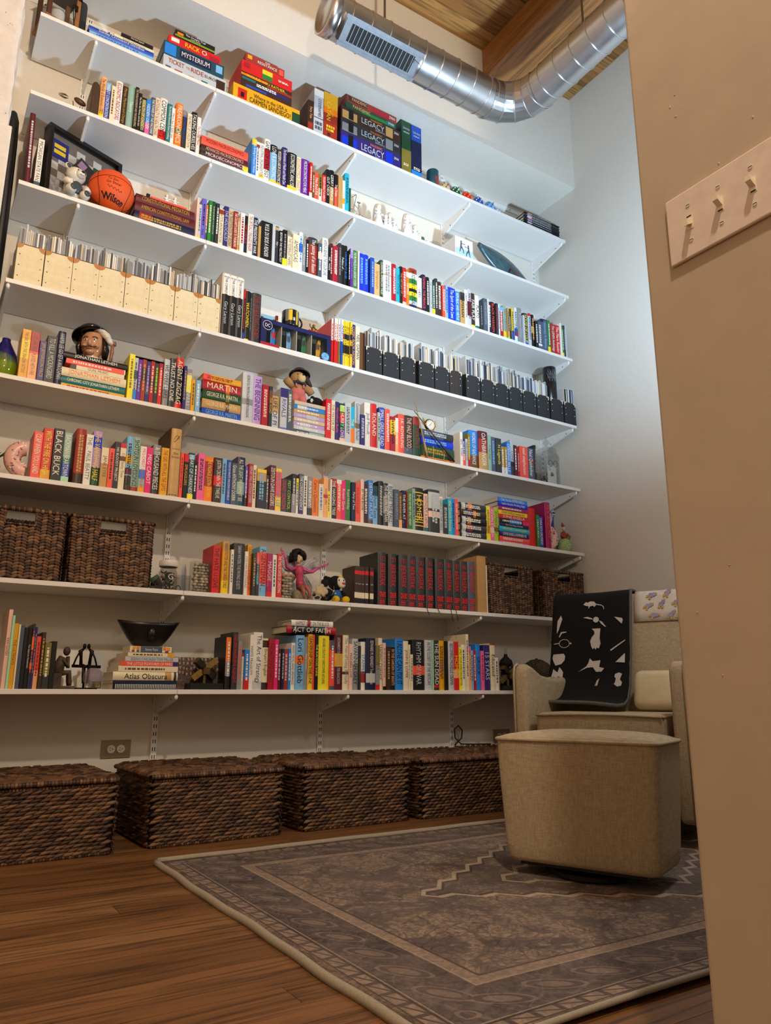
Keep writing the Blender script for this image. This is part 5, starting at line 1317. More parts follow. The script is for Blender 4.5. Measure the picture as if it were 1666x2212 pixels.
# character jug
sk = M('jug_skin', 'b98a68', .15, var=.08, coat=.5); jb = M('jug_black', '0d0c10', .1, coat=.6); jw = M('jug_white', 'd8d4cc', .25, bump=.3)
t = thing('character_jug', 'glazed character jug head with black hat and white plume', 'jug', (-.445, .075, Z5+.1592), -.45)
hd = MB().lathe([(.030, 0), (.036, .012), (.030, .022), (.044, .045), (.050, .075), (.047, .105), (.036, .125)], 24, 0, T(0, 0, 0, 0, 0, 0, (1, .92, 1))).ell((0, -.047, .068), (.0085, .012, .016), 10, 8).ell((0, -.036, .03), (.02, .016, .013), 10, 8).ell((-.024, -.033, .058), (.014, .012, .012), 10, 8).ell((.024, -.033, .058), (.014, .012, .012), 10, 8).build('head', sk, t)
for sx in (-1, 1):
    e = MB().ell((sx*.018, -.0425, .083), (.0075, .004, .0045), 10, 6).build('eye', pmat('white'), hd); MB().ell((sx*.018, -.046, .083), (.003, .0018, .003), 8, 6).build('pupil', dark, e)
    MB().tube([(sx*.009, -.047, .094), (sx*.02, -.046, .0975), (sx*.03, -.038, .093)], .0018, 6).build('eyebrow', M('jug_hair', '3a2416', .3), hd)
    MB().tube([(sx*.003, -.051, .05), (sx*.016, -.05, .047), (sx*.032, -.042, .056)], [.003, .0024, .001], 6).build('moustache', M('jug_hair', '3a2416', .3), hd)
    hm = MB()
    for k in range(4): hm.tube([(sx*(.044+.003*math.sin(k)), -.012+k*.012, .105), (sx*.056, -.016+k*.012, .06), (sx*.05, -.012+k*.012, .015)], [.009, .011, .007], 8)
    hm.build('hair', M('jug_hair_dark', '1d1512', .2), t)
MB().tube([(-.012, -.049, .041), (0, -.051, .039), (.012, -.049, .041)], .0028, 6).build('lips', M('jug_lip', '8e4a38', .2), hd)
hat = MB().lathe([(.046, .108), (.078, .100), (.080, .106), (.055, .125), (.05, .142), (.03, .152), (.0005, .154)], 26, 0, T(.006, -.012, .020, -.24, -.2, 0), caps=False).build('hat', jb, t)
pl = MB()
for k in range(16):
    u = k/15; pl.ell((.012+.062*u, -.012+.006*math.sin(k), .146-.058*u*u), (.013+.008*math.sin(u*PI), .02, .013), 8, 6)
pl.build('plume', jw, t)
MB().lathe([(.03, .0), (.04, .004), (.036, .012)], 20).build('collar', jw, t)
MB().tube([(.05, .0, .095), (.083, 0, .09), (.083, 0, .05), (.079, 0, .0), (.055, 0, .004)], .0075, 8).tube([(.07, 0, .088), (.096, 0, .088)], .011, 8).build('handle', M('jug_handle', '8a5e40', .25), t)
# stuffed bear and mole
def furm(n, h): return mat(n, h, .95, var=.25, scale=350, bump=1.0)
fb_, fl_ = furm('bear_fur', 'b08a5a'), furm('bear_muzzle', 'd8c08c')
t = thing('stuffed_bear', 'tan stuffed bear in pink trousers and floppy brown hat on the glossy pile', 'stuffed toy', (.535, .075, Z5+.1715))
MB().ell((0, 0, .065), (.038, .03, .05), 16, 12).build('body', fb_, t)
hd = MB().ell((.0, -.002, .137), (.040, .036, .036), 16, 12).build('head', fb_, t); MB().ell((.004, -.034, .13), (.022, .02, .024), 12, 10).build('muzzle', fl_, hd); MB().ell((.005, -.054, .142), (.006, .004, .0045), 8, 6).build('nose', dark, hd)
for sx in (-1, 1): MB().ell((sx*.018, -.036, .148), (.003, .003, .003), 8, 6).build('eye', dark, hd)
ht_ = MB().lathe([(.052, .148), (.055, .152), (.038, .158), (.032, .18), (.02, .188), (.0005, .189)], 18, 0, T(-.004, -.036, .018, -.30, .12, 0), caps=False).tube([(.036, -.01, .15), (.058, -.012, .12), (.072, -.014, .105)], [.016, .012, .004], 8).build('hat', M('bear_hat', '3b2f2a', .85, var=.2), t)
for sx in (-1, 1):
    MB().tube([(sx*.03, -.004, .092), (sx*.058, -.012, .085+.02*(sx < 0)), (sx*.072, -.014, .095+.022*(sx < 0)-.03*(sx > 0))], [.018, .02, .019], 10).build('arm', fb_, t)
pk = M('pink_check', 'c86a66', .85, var=.2, scale=400)
tr = MB(); tr.ell((0, -.001, .06), (.041, .033, .032), 14, 10)
for sx in (-1, 1): tr.tube([(sx*.018, -.004, .05), (sx*.022, -.010, .025), (sx*.024, -.014, .001)], [.022, .022, .024], 10)
tr.build('trousers', pk, t)
for sx in (-1, 1): MB().tube([(sx*.018, -.03, .08), (sx*.022, -.022, .11)], .006, 6).build('strap', pk, t)
MB().tube([(.036*math.cos(a), .03*math.sin(a)-.002, .108+.003*math.sin(3*a)) for a in [2*PI*k/18 for k in range(18)]], .009, 8, closed=True).build('neckerchief', M('scarf_slate', '2a2d3c', .8, var=.4, scale=90), t)
t = thing('stuffed_mole', 'small black stuffed mole beside the bear in pink trousers', 'stuffed toy', (.632, .08, Z5+.1715)); bf = furm('black_fur', '0e0d0e')
MB().ell((.008, 0, .03), (.042, .034, .031), 16, 10).ell((-.02, -.012, .024), (.03, .022, .022), 14, 8).build('body', bf, t); MB().ell((-.028, -.03, .028), (.009, .004, .012), 8, 6).build('eye_patch', pmat('silver'), t); MB().ell((-.012, -.004, .054), (.012, .01, .011), 8, 6).build('ear', bf, t); MB().ell((.01, -.03, .006), (.02, .008, .006), 8, 6).build('foot', pmat('maroon'), t)
# gold clock on the wizard pile and two wands
gd = M('polished_brass', 'b8862c', .18, metal=1)
t = thing('desk_clock', 'small gold winged desk clock on the wizard pile', 'clock', (1.335, .055, Z5+.1718))
MB().lathe([(.001, -.006), (.033, -.006), (.036, 0), (.033, .006), (.028, .008), (.028, .006), (.001, .006)], 26, 0, T(0, 0, .042, PI/2), caps=False).build('case', gd, t)
f_ = MB().cyl(.0275, 0, .001, 26, 0, T(0, -.0062, .042, PI/2)).build('dial', M('clock_face', 'e8e4da', .3), t); hn = MB()
for k in range(12): hn.box(-.0006, .0006, -.0080, -.0072, .020, .025, 0, T(0, 0, .042, 0, k*PI/6))
hn.box(-.0008, .0008, -.0084, -.0076, 0, .017, 0, T(0, 0, .042, 0, .5)).box(-.0008, .0008, -.0084, -.0076, 0, .012, 0, T(0, 0, .042, 0, -2.1)); hn.build('hands', dark, f_)
MB().prism([(-.03, 0), (.03, 0), (.022, .012), (-.022, .012)], -.012, .012).build('base', gd, t)
for sx in (-1, 1):
    wg = MB()
    for k in range(4): wg.prism([(sx*.03, .03+k*.008), (sx*(.055-k*.003), .05+k*.010), (sx*.034, .04+k*.009)], .0, .003)
    wg.build('wing', gd, t)
tag(MB().tube([(1.196, .001, Z5+.315), (1.21, -.002, Z5+.26), (1.245, -.004, Z5+.12), (1.262, -.002, Z5+.06), (1.279, .003, Z5+.005)], [.0018, .0026, .004, .0065, .006], 8).build('wand', M('pale_wand', 'a88a58', .4, var=.2), None, (0, 0, 0)), 'pale wooden wand leaning on the wizard pile', 'wand')
tag(MB().tube([(1.192, -.002, Z5+.25), (1.27, -.006, Z5+.175), (1.36, -.007, Z5+.095), (1.40, -.006, Z5+.058), (1.456, -.002, Z5+.008)], [.0018, .003, .0048, .0062, .0065], 8).build('wand', M('dark_wand', '2c2118', .4, var=.3), None, (0, 0, 0)), 'dark knobbly wand crossing the wizard pile', 'wand')
# apothecary jar with driftwood and spectacles
t = thing('apothecary_jar', 'clear glass lidded jar holding driftwood and a photo card', 'jar', (2.262, .10, Z5))
jg = glass('jar_glass', 'f2f6f4', .01, 1.18)
MB().lathe([(.001, 0), (.06, 0), (.075, .012), (.077, .03), (.077, .2), (.06, .225), (.058, .225), (.073, .198), (.073, .03), (.06, .014), (.001, .012)], 32, caps=False).build('vessel', jg, t)
MB().lathe([(.062, .226), (.066, .232), (.055, .25), (.02, .262), (.010, .268), (.010, .276), (.022, .29), (.016, .305), (.004, .318), (.0005, .34)], 28, caps=False).build('lid', jg, t)
dw = MB(); rdm = random.Random(9)
for k in range(12): a = rdm.uniform(0, 6.3); rr_ = rdm.uniform(0, .035); zz = .016+k*.008; dw.tube([(rr_*math.cos(a)-.02, rr_*math.sin(a)-.02, zz), (rr_*math.cos(a)+rdm.uniform(-.02, .025), rr_*math.sin(a)+rdm.uniform(-.03, .03), zz+rdm.uniform(.01, .04))], [.010, .006], 6)
stuff(dw.build('driftwood', M('driftwood', '7d8272', .8, var=.3), t))
MB().box(-.012, .045, -.03, -.028, .02, .14, 0, T(0, 0, 0, 0, 0, -.4)).build('photo_card', M('card_white', 'e2e0d6', .5), t)
MB().tube([(-.03+.018*math.cos(a), -.06, .14+.018*math.sin(a)) for a in [2*PI*k/18 for k in range(18)]], .0012, 5, closed=True).tube([(.012+.018*math.cos(a), -.06, .143+.018*math.sin(a)) for a in [2*PI*k/18 for k in range(18)]], .0012, 5, closed=True).build('spectacles', dark, t)
# ------------------------------------------------------------------ sixth shelf
pkd = M('donut_icing', 'e2b0a4', .3); dgh = M('donut_dough', 'c08c68', .4)
def torus(R_, r_, a0, a1, n=28, m=14, mi=0):
    mb = MB(); mb.tube([(R_*math.cos(a0+(a1-a0)*k/n), 0, R_*math.sin(a0+(a1-a0)*k/n)) for k in range(n+1)], r_, m); return mb
def donut(lab, x, y, a0, a1, rz):
    t = thing('donut_bookend', lab, 'bookend', (x, y, Z6), rz, 'halves of the pink ring bookend')
    R_, r_ = .048, .030
    b_ = torus(R_, r_, a0, a1); b_.build('dough', dgh, t).location = (0, 0, R_+r_)
    ic = torus(R_, r_+.0015, a0, a1); ic.v = [(x_, min(y_, -.004), z_) for x_, y_, z_ in ic.v]; ic.build('icing', pkd, t).location = (0, 0, R_+r_)
    rdm = random.Random(int(abs(x)*100))
    for k in range(34):
        a = rdm.uniform(a0, a1); q = rdm.uniform(-1.1, 1.1); rr_ = R_+(r_+.002)*math.sin(q); yy = -(r_+.002)*math.cos(q)
        MB().box(-.005, .005, -.0014, .0014, -.0014, .0014, 0, T(rr_*math.cos(a), yy, rr_*math.sin(a)+R_+r_, 0, rdm.uniform(0, 3))).build('sprinkle', [pmat('crimson'), pmat('white'), pmat('indigo'), pmat('cream')][k % 4], t)
donut('pink sprinkled half-ring bookend beside the coral book', -.657, .055, PI/2, 3*PI/2, 0)
donut('pink sprinkled half-ring bookend beside the magenta book', 2.192, .06, -PI/2, PI/2, 0)
t = thing('air_plant', 'small dark green spiky plant behind the pink ring bookend', 'plant', (-.765, .10, Z6)); pg = M('plant_green', '2c3420', .7, var=.3)
MB().lathe([(.022, 0), (.026, .05), (.024, .055)], 14).build('pot', M('plant_pot', '3a3128', .6), t)
for k in range(14): a = k*2.4; MB().tube([(0, 0, .05), (.02*math.cos(a), .02*math.sin(a), .09), (.05*math.cos(a), .045*math.sin(a), .11+.02*math.sin(k))], [.0035, .003, .0005], 5).build('leaf', pg, t)
o = thing('board_book', 'large pale picture book standing behind the red and green novels', 'book', (2.018, .178, Z6)); MB().box(0, .118, 0, .012, 0, .272).build('cover', pmat('silver'), o); mb = MB(); print_lines(mb, T(.07, -.0004, .23), .07, .03, 0, 8, 3); mb.build('lettering', pmat('slate'), o)
t = thing('star_wand', 'lilac fabric star on a stick with long violet ribbons', 'wand', (2.276, .085, Z6))
stp = [((.026 if k % 2 == 0 else .012)*math.sin(k*PI/5), (.026 if k % 2 == 0 else .012)*math.cos(k*PI/5)+.245) for k in range(10)]
bevel(MB().prism(stp, -.006, .006).build('star', M('star_lilac', 'a9b0d8', .6), t), .003); MB().ell((-.006, -.007, .245), (.008, .004, .004), 8, 6).ell((.006, -.007, .245), (.008, .004, .004), 8, 6).build('bow', dark, t)
MB().tube([(0, 0, .0), (0, 0, .222)], .0028, 8).build('stick', M('stick_purple', '4a3a8a', .5), t)
for k in range(5): MB().tube([(0, -.004, .215), (-.018-.006*k+.01*(k > 2), -.010-.002*k, .17), (-.026+.009*k, -.014, .10), (-.018+.008*k, -.012, .02+.02*(k % 3))], .0028, 5).build('ribbon', M('ribbon_violet', '4038a8', .4), t)
t = thing('folk_doll', 'small knitted doll figure with green skirt and pointed red cap', 'figurine', (2.335, .06, Z6))
MB().lathe([(.020, 0), (.024, .004), (.043, .012), (.046, .035), (.038, .07), (.024, .085)], 22).build('skirt', mat('doll_green', '9ab07a', .9, var=.35, scale=120, bump=.8), t)
MB().ell((-.002, 0, .105), (.022, .018, .028), 12, 10).build('torso', M('doll_red', '9c4038', .9, var=.3, scale=160), t); MB().ell((-.002, -.004, .148), (.014, .013, .016), 12, 10).build('head', M('doll_face', 'c8b098', .6), t)
for sx in (-1, 1): MB().ell((-.002+sx*.016, 0, .152), (.006, .003, .008), 8, 6).build('ear', M('doll_face', 'c8b098', .6), t); MB().tube([(sx*.02-.002, -.004, .12), (sx*.034, -.014, .1), (sx*.018, -.024, .09)], .007, 8).build('arm', M('doll_red', '9c4038', .9), t)
MB().lathe([(.013, 0), (.009, .015), (.0005, .034)], 12, 0, T(-.002, 0, .157, -.1, -.25), caps=False).build('cap', M('doll_cap', '8a3a34', .8), t); MB().ell((.012, -.022, .085), (.014, .008, .018), 8, 6).build('leaf_pouch', M('doll_leaf', '5d7a30', .8), t)
# ------------------------------------------------------------------ wicker
BRW = [mat('wicker_%d' % i, h, .55, var=.15, scale=120) for i, h in enumerate(('5a3e2a', '6e4e34', '452f20', '7e5c3e', '3a281c', '634836'))]
wkin = M('wicker_core', '120c08', .9)
def spindle(mb, c, a, b, n, mi):
    c = Vector(c); a = Vector(a); b = Vector(b); n = Vector(n); p = []
    p.append(c-a)
    for s in (-.45, .45): p += [c+a*s-b, c+a*s+n, c+a*s+b]
    p.append(c+a)
    mb.add(p, [(0, 2, 1), (0, 3, 2), (1, 2, 5, 4), (2, 3, 6, 5), (4, 5, 7), (5, 6, 7)], mi, None, True)
def weave_panel(mb, O, U, V, N, lu, lv, nu, nv, rdm, mode, thick=.007, skip=None, taper=0):
    U = Vector(U); V = Vector(V); N = Vector(N); O = Vector(O)
    for r in range(nv):
        v = (r+.5)/nv
        for c in range(-1, nu+1):
            u = (c+.5+(.5 if (r % 2 and mode == 'braid') else 0))/nu
            if u < .005 or u > .995: continue
            if skip and skip(u, v): continue
            uu = .5+(u-.5)*(1-taper*(1-v))
            tl = (.24 if mode == 'braid' else (.42 if (c % 2) else -.42))*rdm.uniform(.7, 1.3)
            hl = lu/nu*(.78 if mode == 'braid' else .66)*rdm.uniform(.9, 1.1); hb = lv/nv*.52
            a = (U*math.cos(tl)+V*math.sin(tl))*hl; bb = (V*math.cos(tl)-U*math.sin(tl))*hb
            spindle(mb, O+U*(uu*lu)+V*(v*lv), a, bb, N*thick*rdm.uniform(.8, 1.2), rdm.randrange(6))
def wrap_rim(mb, path, r, step, rdm):
    P = [Vector(p) for p in path]
    for p, q in zip(P, P[1:]):
        L_ = (q-p).length; d = (q-p)/L_; n = max(1, int(L_/step))
        for k in range(n):
            c = p+d*(L_*(k+.5)/n); side = d.orthogonal().normalized(); s2 = d.cross(side)
            ring = [c+d*(L_/n*(-.45 if j % 2 else -.45))+(side*math.cos(j*PI/3)+s2*math.sin(j*PI/3))*r*.82 for j in range(6)]
            mid = [c+(side*math.cos(j*PI/3)+s2*math.sin(j*PI/3))*r*rdm.uniform(1, 1.15) for j in range(6)]
            end = [c+d*(L_/n*.45)+(side*math.cos(j*PI/3)+s2*math.sin(j*PI/3))*r*.82 for j in range(6)]
            mb.add(ring+mid+end, [(j, (j+1) % 6, 6+(j+1) % 6, 6+j) for j in range(6)]+[(6+j, 6+(j+1) % 6, 12+(j+1) % 6, 12+j) for j in range(6)], rdm.randrange(6), None, True)
# lidded hampers on the floor: one pattern, shared
TWD, TDP, THT = .515, .49, .235
rdm = random.Random(21)
tm = MB(); tp = .045
weave_panel(tm, (-TWD/2, -TDP/2-.001, .008), (1, 0, 0), (0, 0, 1), (0, -1, 0), TWD, THT-.02, 17, 17, rdm, 'braid', .011, None, tp)
weave_panel(tm, (TWD/2+.001, -TDP/2, .008), (0, 1, 0), (0, 0, 1), (1, 0, 0), TDP, THT-.02, 16, 17, rdm, 'braid', .012, None, 0)
weave_panel(tm, (-TWD/2-.001, TDP/2, .008), (0, -1, 0), (0, 0, 1), (-1, 0, 0), TDP, THT-.02, 16, 17, rdm, 'braid', .012, None, 0)
for h in (.006, THT-.008): wrap_rim(tm, [(-TWD/2*.97, -TDP/2, h), (TWD/2*.97, -TDP/2, h), (TWD/2*.98, TDP/2, h), (-TWD/2*.98, TDP/2, h), (-TWD/2*.97, -TDP/2, h)], .0075, .010, rdm)
body_me = tm.mesh('weave', BRW)
core_me = MB().box(-TWD/2+.006, TWD/2-.006, -TDP/2+.004, TDP/2-.004, .002, THT-.004).mesh('core', [wkin])
lm_ = MB()
weave_panel(lm_, (-TWD/2-.004, -TDP/2-.008, THT+.016), (1, 0, 0), (0, 1, 0), (0, 0, 1), TWD+.008, TDP+.012, 14, 24, rdm, 'braid', .010)
wrap_rim(lm_, [(-TWD/2-.006, -TDP/2-.01, THT+.008), (TWD/2+.006, -TDP/2-.01, THT+.008), (TWD/2+.006, TDP/2, THT+.008), (-TWD/2-.006, TDP/2, THT+.008), (-TWD/2-.006, -TDP/2-.01, THT+.008)], .009, .011, rdm)
lid_me = lm_.mesh('lid_weave', BRW); lcore = MB().box(-TWD/2-.004, TWD/2+.004, -TDP/2-.006, TDP/2-.002, THT+.001, THT+.014).mesh('lid_core', [wkin])
for x, y, rz, lab in ((-.545, -.045, .02, 'dark wicker lidded hamper on the floor left of the outlet'), (.098, -.02, .015, 'dark wicker lidded hamper on the floor right below the outlet'), (.712, -.008, .02, 'dark wicker lidded hamper on the floor below the yellow essay book'), (1.29, -.012, .01, 'dark wicker lidded hamper with a cable loop above its lid'), (1.845, .0, 0, 'dark wicker lidded hamper mostly hidden behind the ottoman')):
    t = thing('lidded_hamper', lab, 'hamper', (x, y, 0), rz, 'wicker hampers along the floor')
    link('core', core_me, t); stuff(link('weave', body_me, t)); ld = link('lid', lcore, t); stuff(link('lid_weave', lid_me, ld))
# open baskets on the wicker basket shelf
BW_, BH_, BD_ = .325, .272, .25
def skip(u, v): return v > .78 and abs(u-.5) < .17
bm2 = MB()
weave_panel(bm2, (-BW_/2, -BD_/2, .006), (1, 0, 0), (0, 0, 1), (0, -1, 0), BW_, BH_-.012, 15, 22, rdm, 'chev', .006, skip, .04)
weave_panel(bm2, (BW_/2, -BD_/2, .006), (0, 1, 0), (0, 0, 1), (1, 0, 0), BD_, BH_-.012, 12, 22, rdm, 'chev', .006)
weave_panel(bm2, (-BW_/2, BD_/2, .006), (0, -1, 0), (0, 0, 1), (-1, 0, 0), BD_, BH_-.012, 12, 22, rdm, 'chev', .006)
hw = BW_*.17
for sx in (-1, 1): wrap_rim(bm2, [(sx*hw, -BD_/2, BH_), (sx*BW_/2, -BD_/2, BH_), (sx*BW_/2, BD_/2, BH_)], .010, .013, rdm)
wrap_rim(bm2, [(-BW_/2, BD_/2, BH_), (BW_/2, BD_/2, BH_)], .010, .013, rdm)
bask_me = bm2.mesh('weave', BRW)
hm_ = MB(); wrap_rim(hm_, [(-hw-.006, -BD_/2, BH_+.001), (hw+.006, -BD_/2, BH_+.001)], .0105, .006, rdm); wrap_rim(hm_, [(-hw, -BD_/2, BH_), (-hw, -BD_/2, BH_*.785), (hw, -BD_/2, BH_*.785), (hw, -BD_/2, BH_)], .005, .008, rdm)
han_me = hm_.mesh('handle', BRW)
k_ = .004
bc = MB(); bc.box(-BW_/2+k_, -hw, -BD_/2+k_, -BD_/2+k_*2, .002, BH_-.002).box(hw, BW_/2-k_, -BD_/2+k_, -BD_/2+k_*2, .002, BH_-.002).box(-hw, hw, -BD_/2+k_, -BD_/2+k_*2, .002, BH_*.78)
bc.box(-BW_/2+k_, -BW_/2+2*k_, -BD_/2+k_, BD_/2-k_, .002, BH_-.002).box(BW_/2-2*k_, BW_/2-k_, -BD_/2+k_, BD_/2-k_, .002, BH_-.002).box(-BW_/2+k_, BW_/2-k_, BD_/2-2*k_, BD_/2-k_, .002, BH_-.002).box(-BW_/2+k_, BW_/2-k_, -BD_/2+k_, BD_/2-k_, .002, .006)
bcore = bc.mesh('core', [wkin])
for x, lab in ((-.652, 'dark wicker basket with cut-out handle at the wall-pier end of its shelf'), (-.303, 'dark wicker basket with cut-out handle beside the white-capped jar'), (1.862, 'dark wicker basket with cut-out handle beside the cardboard box'), (2.272, 'dark wicker basket with cut-out handle in the room corner')):
    t = thing('wicker_basket', lab, 'basket', (x, .145, Z7), 0, 'open wicker baskets')
    link('core', bcore, t); stuff(link('weave', bask_me, t)); stuff(link('handle', han_me, t))
# ------------------------------------------------------------------ seventh shelf
scm = bpy.data.materials.new('scarf_print'); scm.use_nodes = True; nt = scm.node_tree; b = nt.nodes['Principled BSDF']; b.inputs['Roughness'].default_value = .8
vo = nt.nodes.new('ShaderNodeTexVoronoi'); vo.inputs['Scale'].default_value = 28; tc = nt.nodes.new('ShaderNodeTexCoord'); nt.links.new(tc.outputs['Object'], vo.inputs['Vector']); r = nt.nodes.new('ShaderNodeValToRGB'); r.color_ramp.interpolation = 'CONSTANT'
r.color_ramp.elements[0].color = lin('2a2226'); r.color_ramp.elements[1].position = .35; r.color_ramp.elements[1].color = lin('a09080')
for p_, c_ in ((.5, '8a4a8a'), (.65, '3a5a3a'), (.8, 'b0a090')): e = r.color_ramp.elements.new(p_); e.color = lin(c_)
sp = nt.nodes.new('ShaderNodeSeparateColor'); nt.links.new(vo.outputs['Color'], sp.inputs[0]); nt.links.new(sp.outputs[0], r.inputs[0]); nt.links.new(r.outputs[0], b.inputs['Base Color'])
t = thing('folded_scarf', 'crumpled patterned scarf wedged between basket and white-capped jar', 'scarf', (-.112, .05, Z7))
MB().tube([(-.012, 0, .03), (.004, -.006, .05), (.022, -.004, .022), (.03, .0, .006)], [.02, .018, .014, .006], 10).tube([(-.014, .01, .018), (.01, .0, .012), (.028, -.01, .008)], [.016, .013, .007], 10).build('folds', scm, t)
t = thing('mason_jar', 'glass jar with ribbed white cap filled with colourful yarn bits', 'jar', (-.05, .075, Z7))
MB().lathe([(.001, 0), (.036, 0), (.04, .008), (.04, .08), (.034, .095), (.034, .104), (.0325, .104), (.0325, .094), (.038, .079), (.038, .009), (.035, .003), (.001, .003)], 28, caps=False).build('glass', jg, t)
cp = MB().lathe([(.0005, .133), (.036, .133), (.039, .13), (.039, .106), (.036, .105)], 40, caps=False)
cp.build('cap', M('cap_white', 'd8d4cc', .4), t); rb_ = MB()
for k in range(36): a = 2*PI*k/36; rb_.box(-.0012, .0012, -.0015, .0008, .108, .128, 0, T(.039*math.cos(a), .039*math.sin(a), 0, 0, 0, a+PI/2))
rb_.build('cap_ridge', M('cap_white', 'd8d4cc', .4), t)
yn = MB(); rdm = random.Random(2)
for k in range(40): a = rdm.uniform(0, 6.3); rr_ = rdm.uniform(.005, .03); z_ = rdm.uniform(.01, .085); yn.tube([(rr_*math.cos(a+j*.5), rr_*math.sin(a+j*.5), z_+.006*math.sin(j*1.7)) for j in range(5)], .0028, 5, rdm.randrange(5))
stuff(yn.build('yarn_bits', [pmat('magenta'), pmat('brown'), pmat('choc'), pmat('forest'), pmat('tan')], t)); mb = MB(); put_text(mb, 'G', T(0, -.0412, .06), .03, .024); mb.build('emblem', pmat('silver'), t)
t = thing('acrylic_holder', 'open clear acrylic holder with white cards beside the pebble vase', 'holder', (.018, .09, Z7))
MB().box(-.03, .028, -.03, -.028, 0, .075).box(-.03, .028, .03, .032, 0, .075).box(-.03, -.028, -.028, .03, 0, .075).box(.026, .028, -.028, .03, 0, .075).box(-.03, .028, -.03, .032, -.0, .002).build('tray', acr, t)
for k, rz_ in ((0, .5), (1, .9)): MB().prism([(-.02, .004), (.02, .004), (.02, .09), (.0, .13), (-.02, .1)], -.0006, .0006, 0, T(.002+k*.008, 0, 0, 0, 0, rz_)).build('card', pmat('silver'), t)
tag(MB().tube([(-.014+.010*math.cos(a), 0, .014+.012*math.sin(a)) for a in [2*PI*k/14 for k in range(14)]], .0016, 6, closed=True).build('wire_ring', dark, None, (.004, .052, Z7)), 'tiny black wire ring beside the jar of yarn', 'ornament')
peb = [M('pebble_%d' % i, h, .5, var=.12, scale=60) for i, h in enumerate(('b8a88c', 'a09684', 'c8b898', '8a8478', 'd0c4a8'))]
def pebble_vase(lab, x, y, w, d, h, fill, seed_, shells=False):
    t = thing('pebble_vase', lab, 'vase', (x, y, Z7))
    MB().box(-w/2, w/2, -d/2, -d/2+.003, 0, h).box(-w/2, w/2, d/2-.003, d/2, 0, h).box(-w/2, -w/2+.003, -d/2+.003, d/2-.003, 0, h).box(w/2-.003, w/2, -d/2+.003, d/2-.003, 0, h).box(-w/2, w/2, -d/2, d/2, -.0, .004).build('glass', glass('vase_glass', 'eef2ee', .02, 1.12), t)
    rdm = random.Random(seed_); nz = int(fill/.0125)
    for kz in range(nz):
        for kx in range(int((w-.01)/.0155)):
            for ky in range(2):
                px_ = -w/2+.014+kx*.0155+rdm.uniform(-.002, .002)+(.005 if kz % 2 else 0); 
                if px_ > w/2-.011: continue
                rr_ = rdm.uniform(.0075, .0098)
                MB().ell((px_, -d/2+.014+ky*.018, .011+kz*.0125), (rr_*1.12, rr_*.9, rr_*.78), 8, 6, 0, None).build('pebble', peb[rdm.randrange(5)], t)
    if shells:
        for k in range(5): MB().ell((-w/2+.016+k*.0125, -.004, fill+.012+.008*(k % 2)), (.012, .012, .010), 8, 6).build('shell', M('shell_%d' % (k % 2), ('c89a78', 'e0d2c0')[k % 2], .4, var=.2), t)
    return t
pebble_vase('square clear vase full of pebbles beside the big red hardcover', .085, .058, .078, .06, .138, .128, 31)
pebble_vase('square clear vase of pebbles topped with shells beside the winged doll', .499, .062, .066, .06, .14, .10, 32, True)
# winged doll on a stone
t = thing('fairy_doll', 'winged doll with black curls and pink leotard sitting on a stone', 'doll', (.585, .085, Z7+.058))
ls = M('leotard_pink', 'b23a58', .5, var=.45, scale=70); sl_ = M('sleeve_pink', 'c04a8a', .5, var=.3, scale=60); fc = M('doll_cream_face', 'd8bf9c', .5)
MB().tube([(.0, 0, .0), (-.002, 0, .03), (-.004, 0, .055), (-.008, 0, .085), (-.010, 0, .105), (-.012, 0, .112)], [.018, .02, .0165, .023, .02, .009], 14).build('torso', ls, t)
MB().tube([(-.012, 0, .108), (-.015, -.002, .128)], [.006, .006], 8).build('neck', fc, t)
hd = MB().ell((-.014, -.008, .142), (.018, .018, .022), 16, 12).ell((-.010, -.027, .14), (.003, .005, .006), 8, 6).build('head', fc, t)
MB().ell((-.010, -.0258, .131), (.005, .0015, .0018), 8, 6).build('lips', pmat('brick'), hd)
for sx in (-1, 1): MB().ell((-.012+sx*.008, -.0255, .146), (.003, .001, .0012), 8, 6).build('eye', dark, hd)
hr = MB(); rdm = random.Random(6)
for k in range(90):
    a = rdm.uniform(0, 2*PI); e = rdm.uniform(-.5, 1.5); q = Vector((math.cos(e)*math.cos(a), math.cos(e)*math.sin(a), math.sin(e)))
    if q.y < -.35 and q.z < .45 and abs(q.x) < .6: continue
    c_ = Vector((-.016, .002, .150))+q*.034; hr.ell(c_, (.011, .011, .012), 6, 5)
stuff(hr.build('curls', M('curl_black', '0a090a', .7, bump=.6, scale=300), t))
for sx, pts_ in ((-1, [(-.028, 0, .1), (-.055, -.006, .088), (-.075, -.008, .098), (-.083, -.01, .135), (-.098, -.012, .158)]), (1, [(.01, 0, .1), (.04, -.008, .085), (.058, -.010, .086), (.088, -.012, .108), (.115, -.014, .12)])):
    a_ = MB().tube(pts_, [.008, .0075, .0075, .006, .004], 10).build('arm', sl_, t)
    h0 = Vector(pts_[-1]); dr = (h0-Vector(pts_[-2])).normalized()
    hb = MB(); hb.ell(h0+dr*.006, (.008, .004, .008), 8, 6)
    for k in range(4): dv = dr+Vector((0, 0, 1))*(k-1.5)*.22+Vector((1, 0, 0))*(k-1.5)*.1; hb.tube([h0+dr*.008, h0+dr*.011+dv*.008, h0+dr*.012+dv*.017], [.0022, .002, .0014], 6)
    hb.tube([h0+dr*.004, h0+dr*.006+Vector((0, -.002, .012))], [.0022, .0015], 6); hb.build('hand', sl_, a_)
for sx in (-1, 1): MB().tube([(sx*.009, -.004, .005), (sx*.014+.006, -.035, .006), (sx*.014+.012, -.046, -.012), (sx*.014+.014, -.05, -.045)], [.014, .011, .009, .006], 10).build('leg', M('tights_rose', '9c5a50', .5, var=.4, scale=60), t)
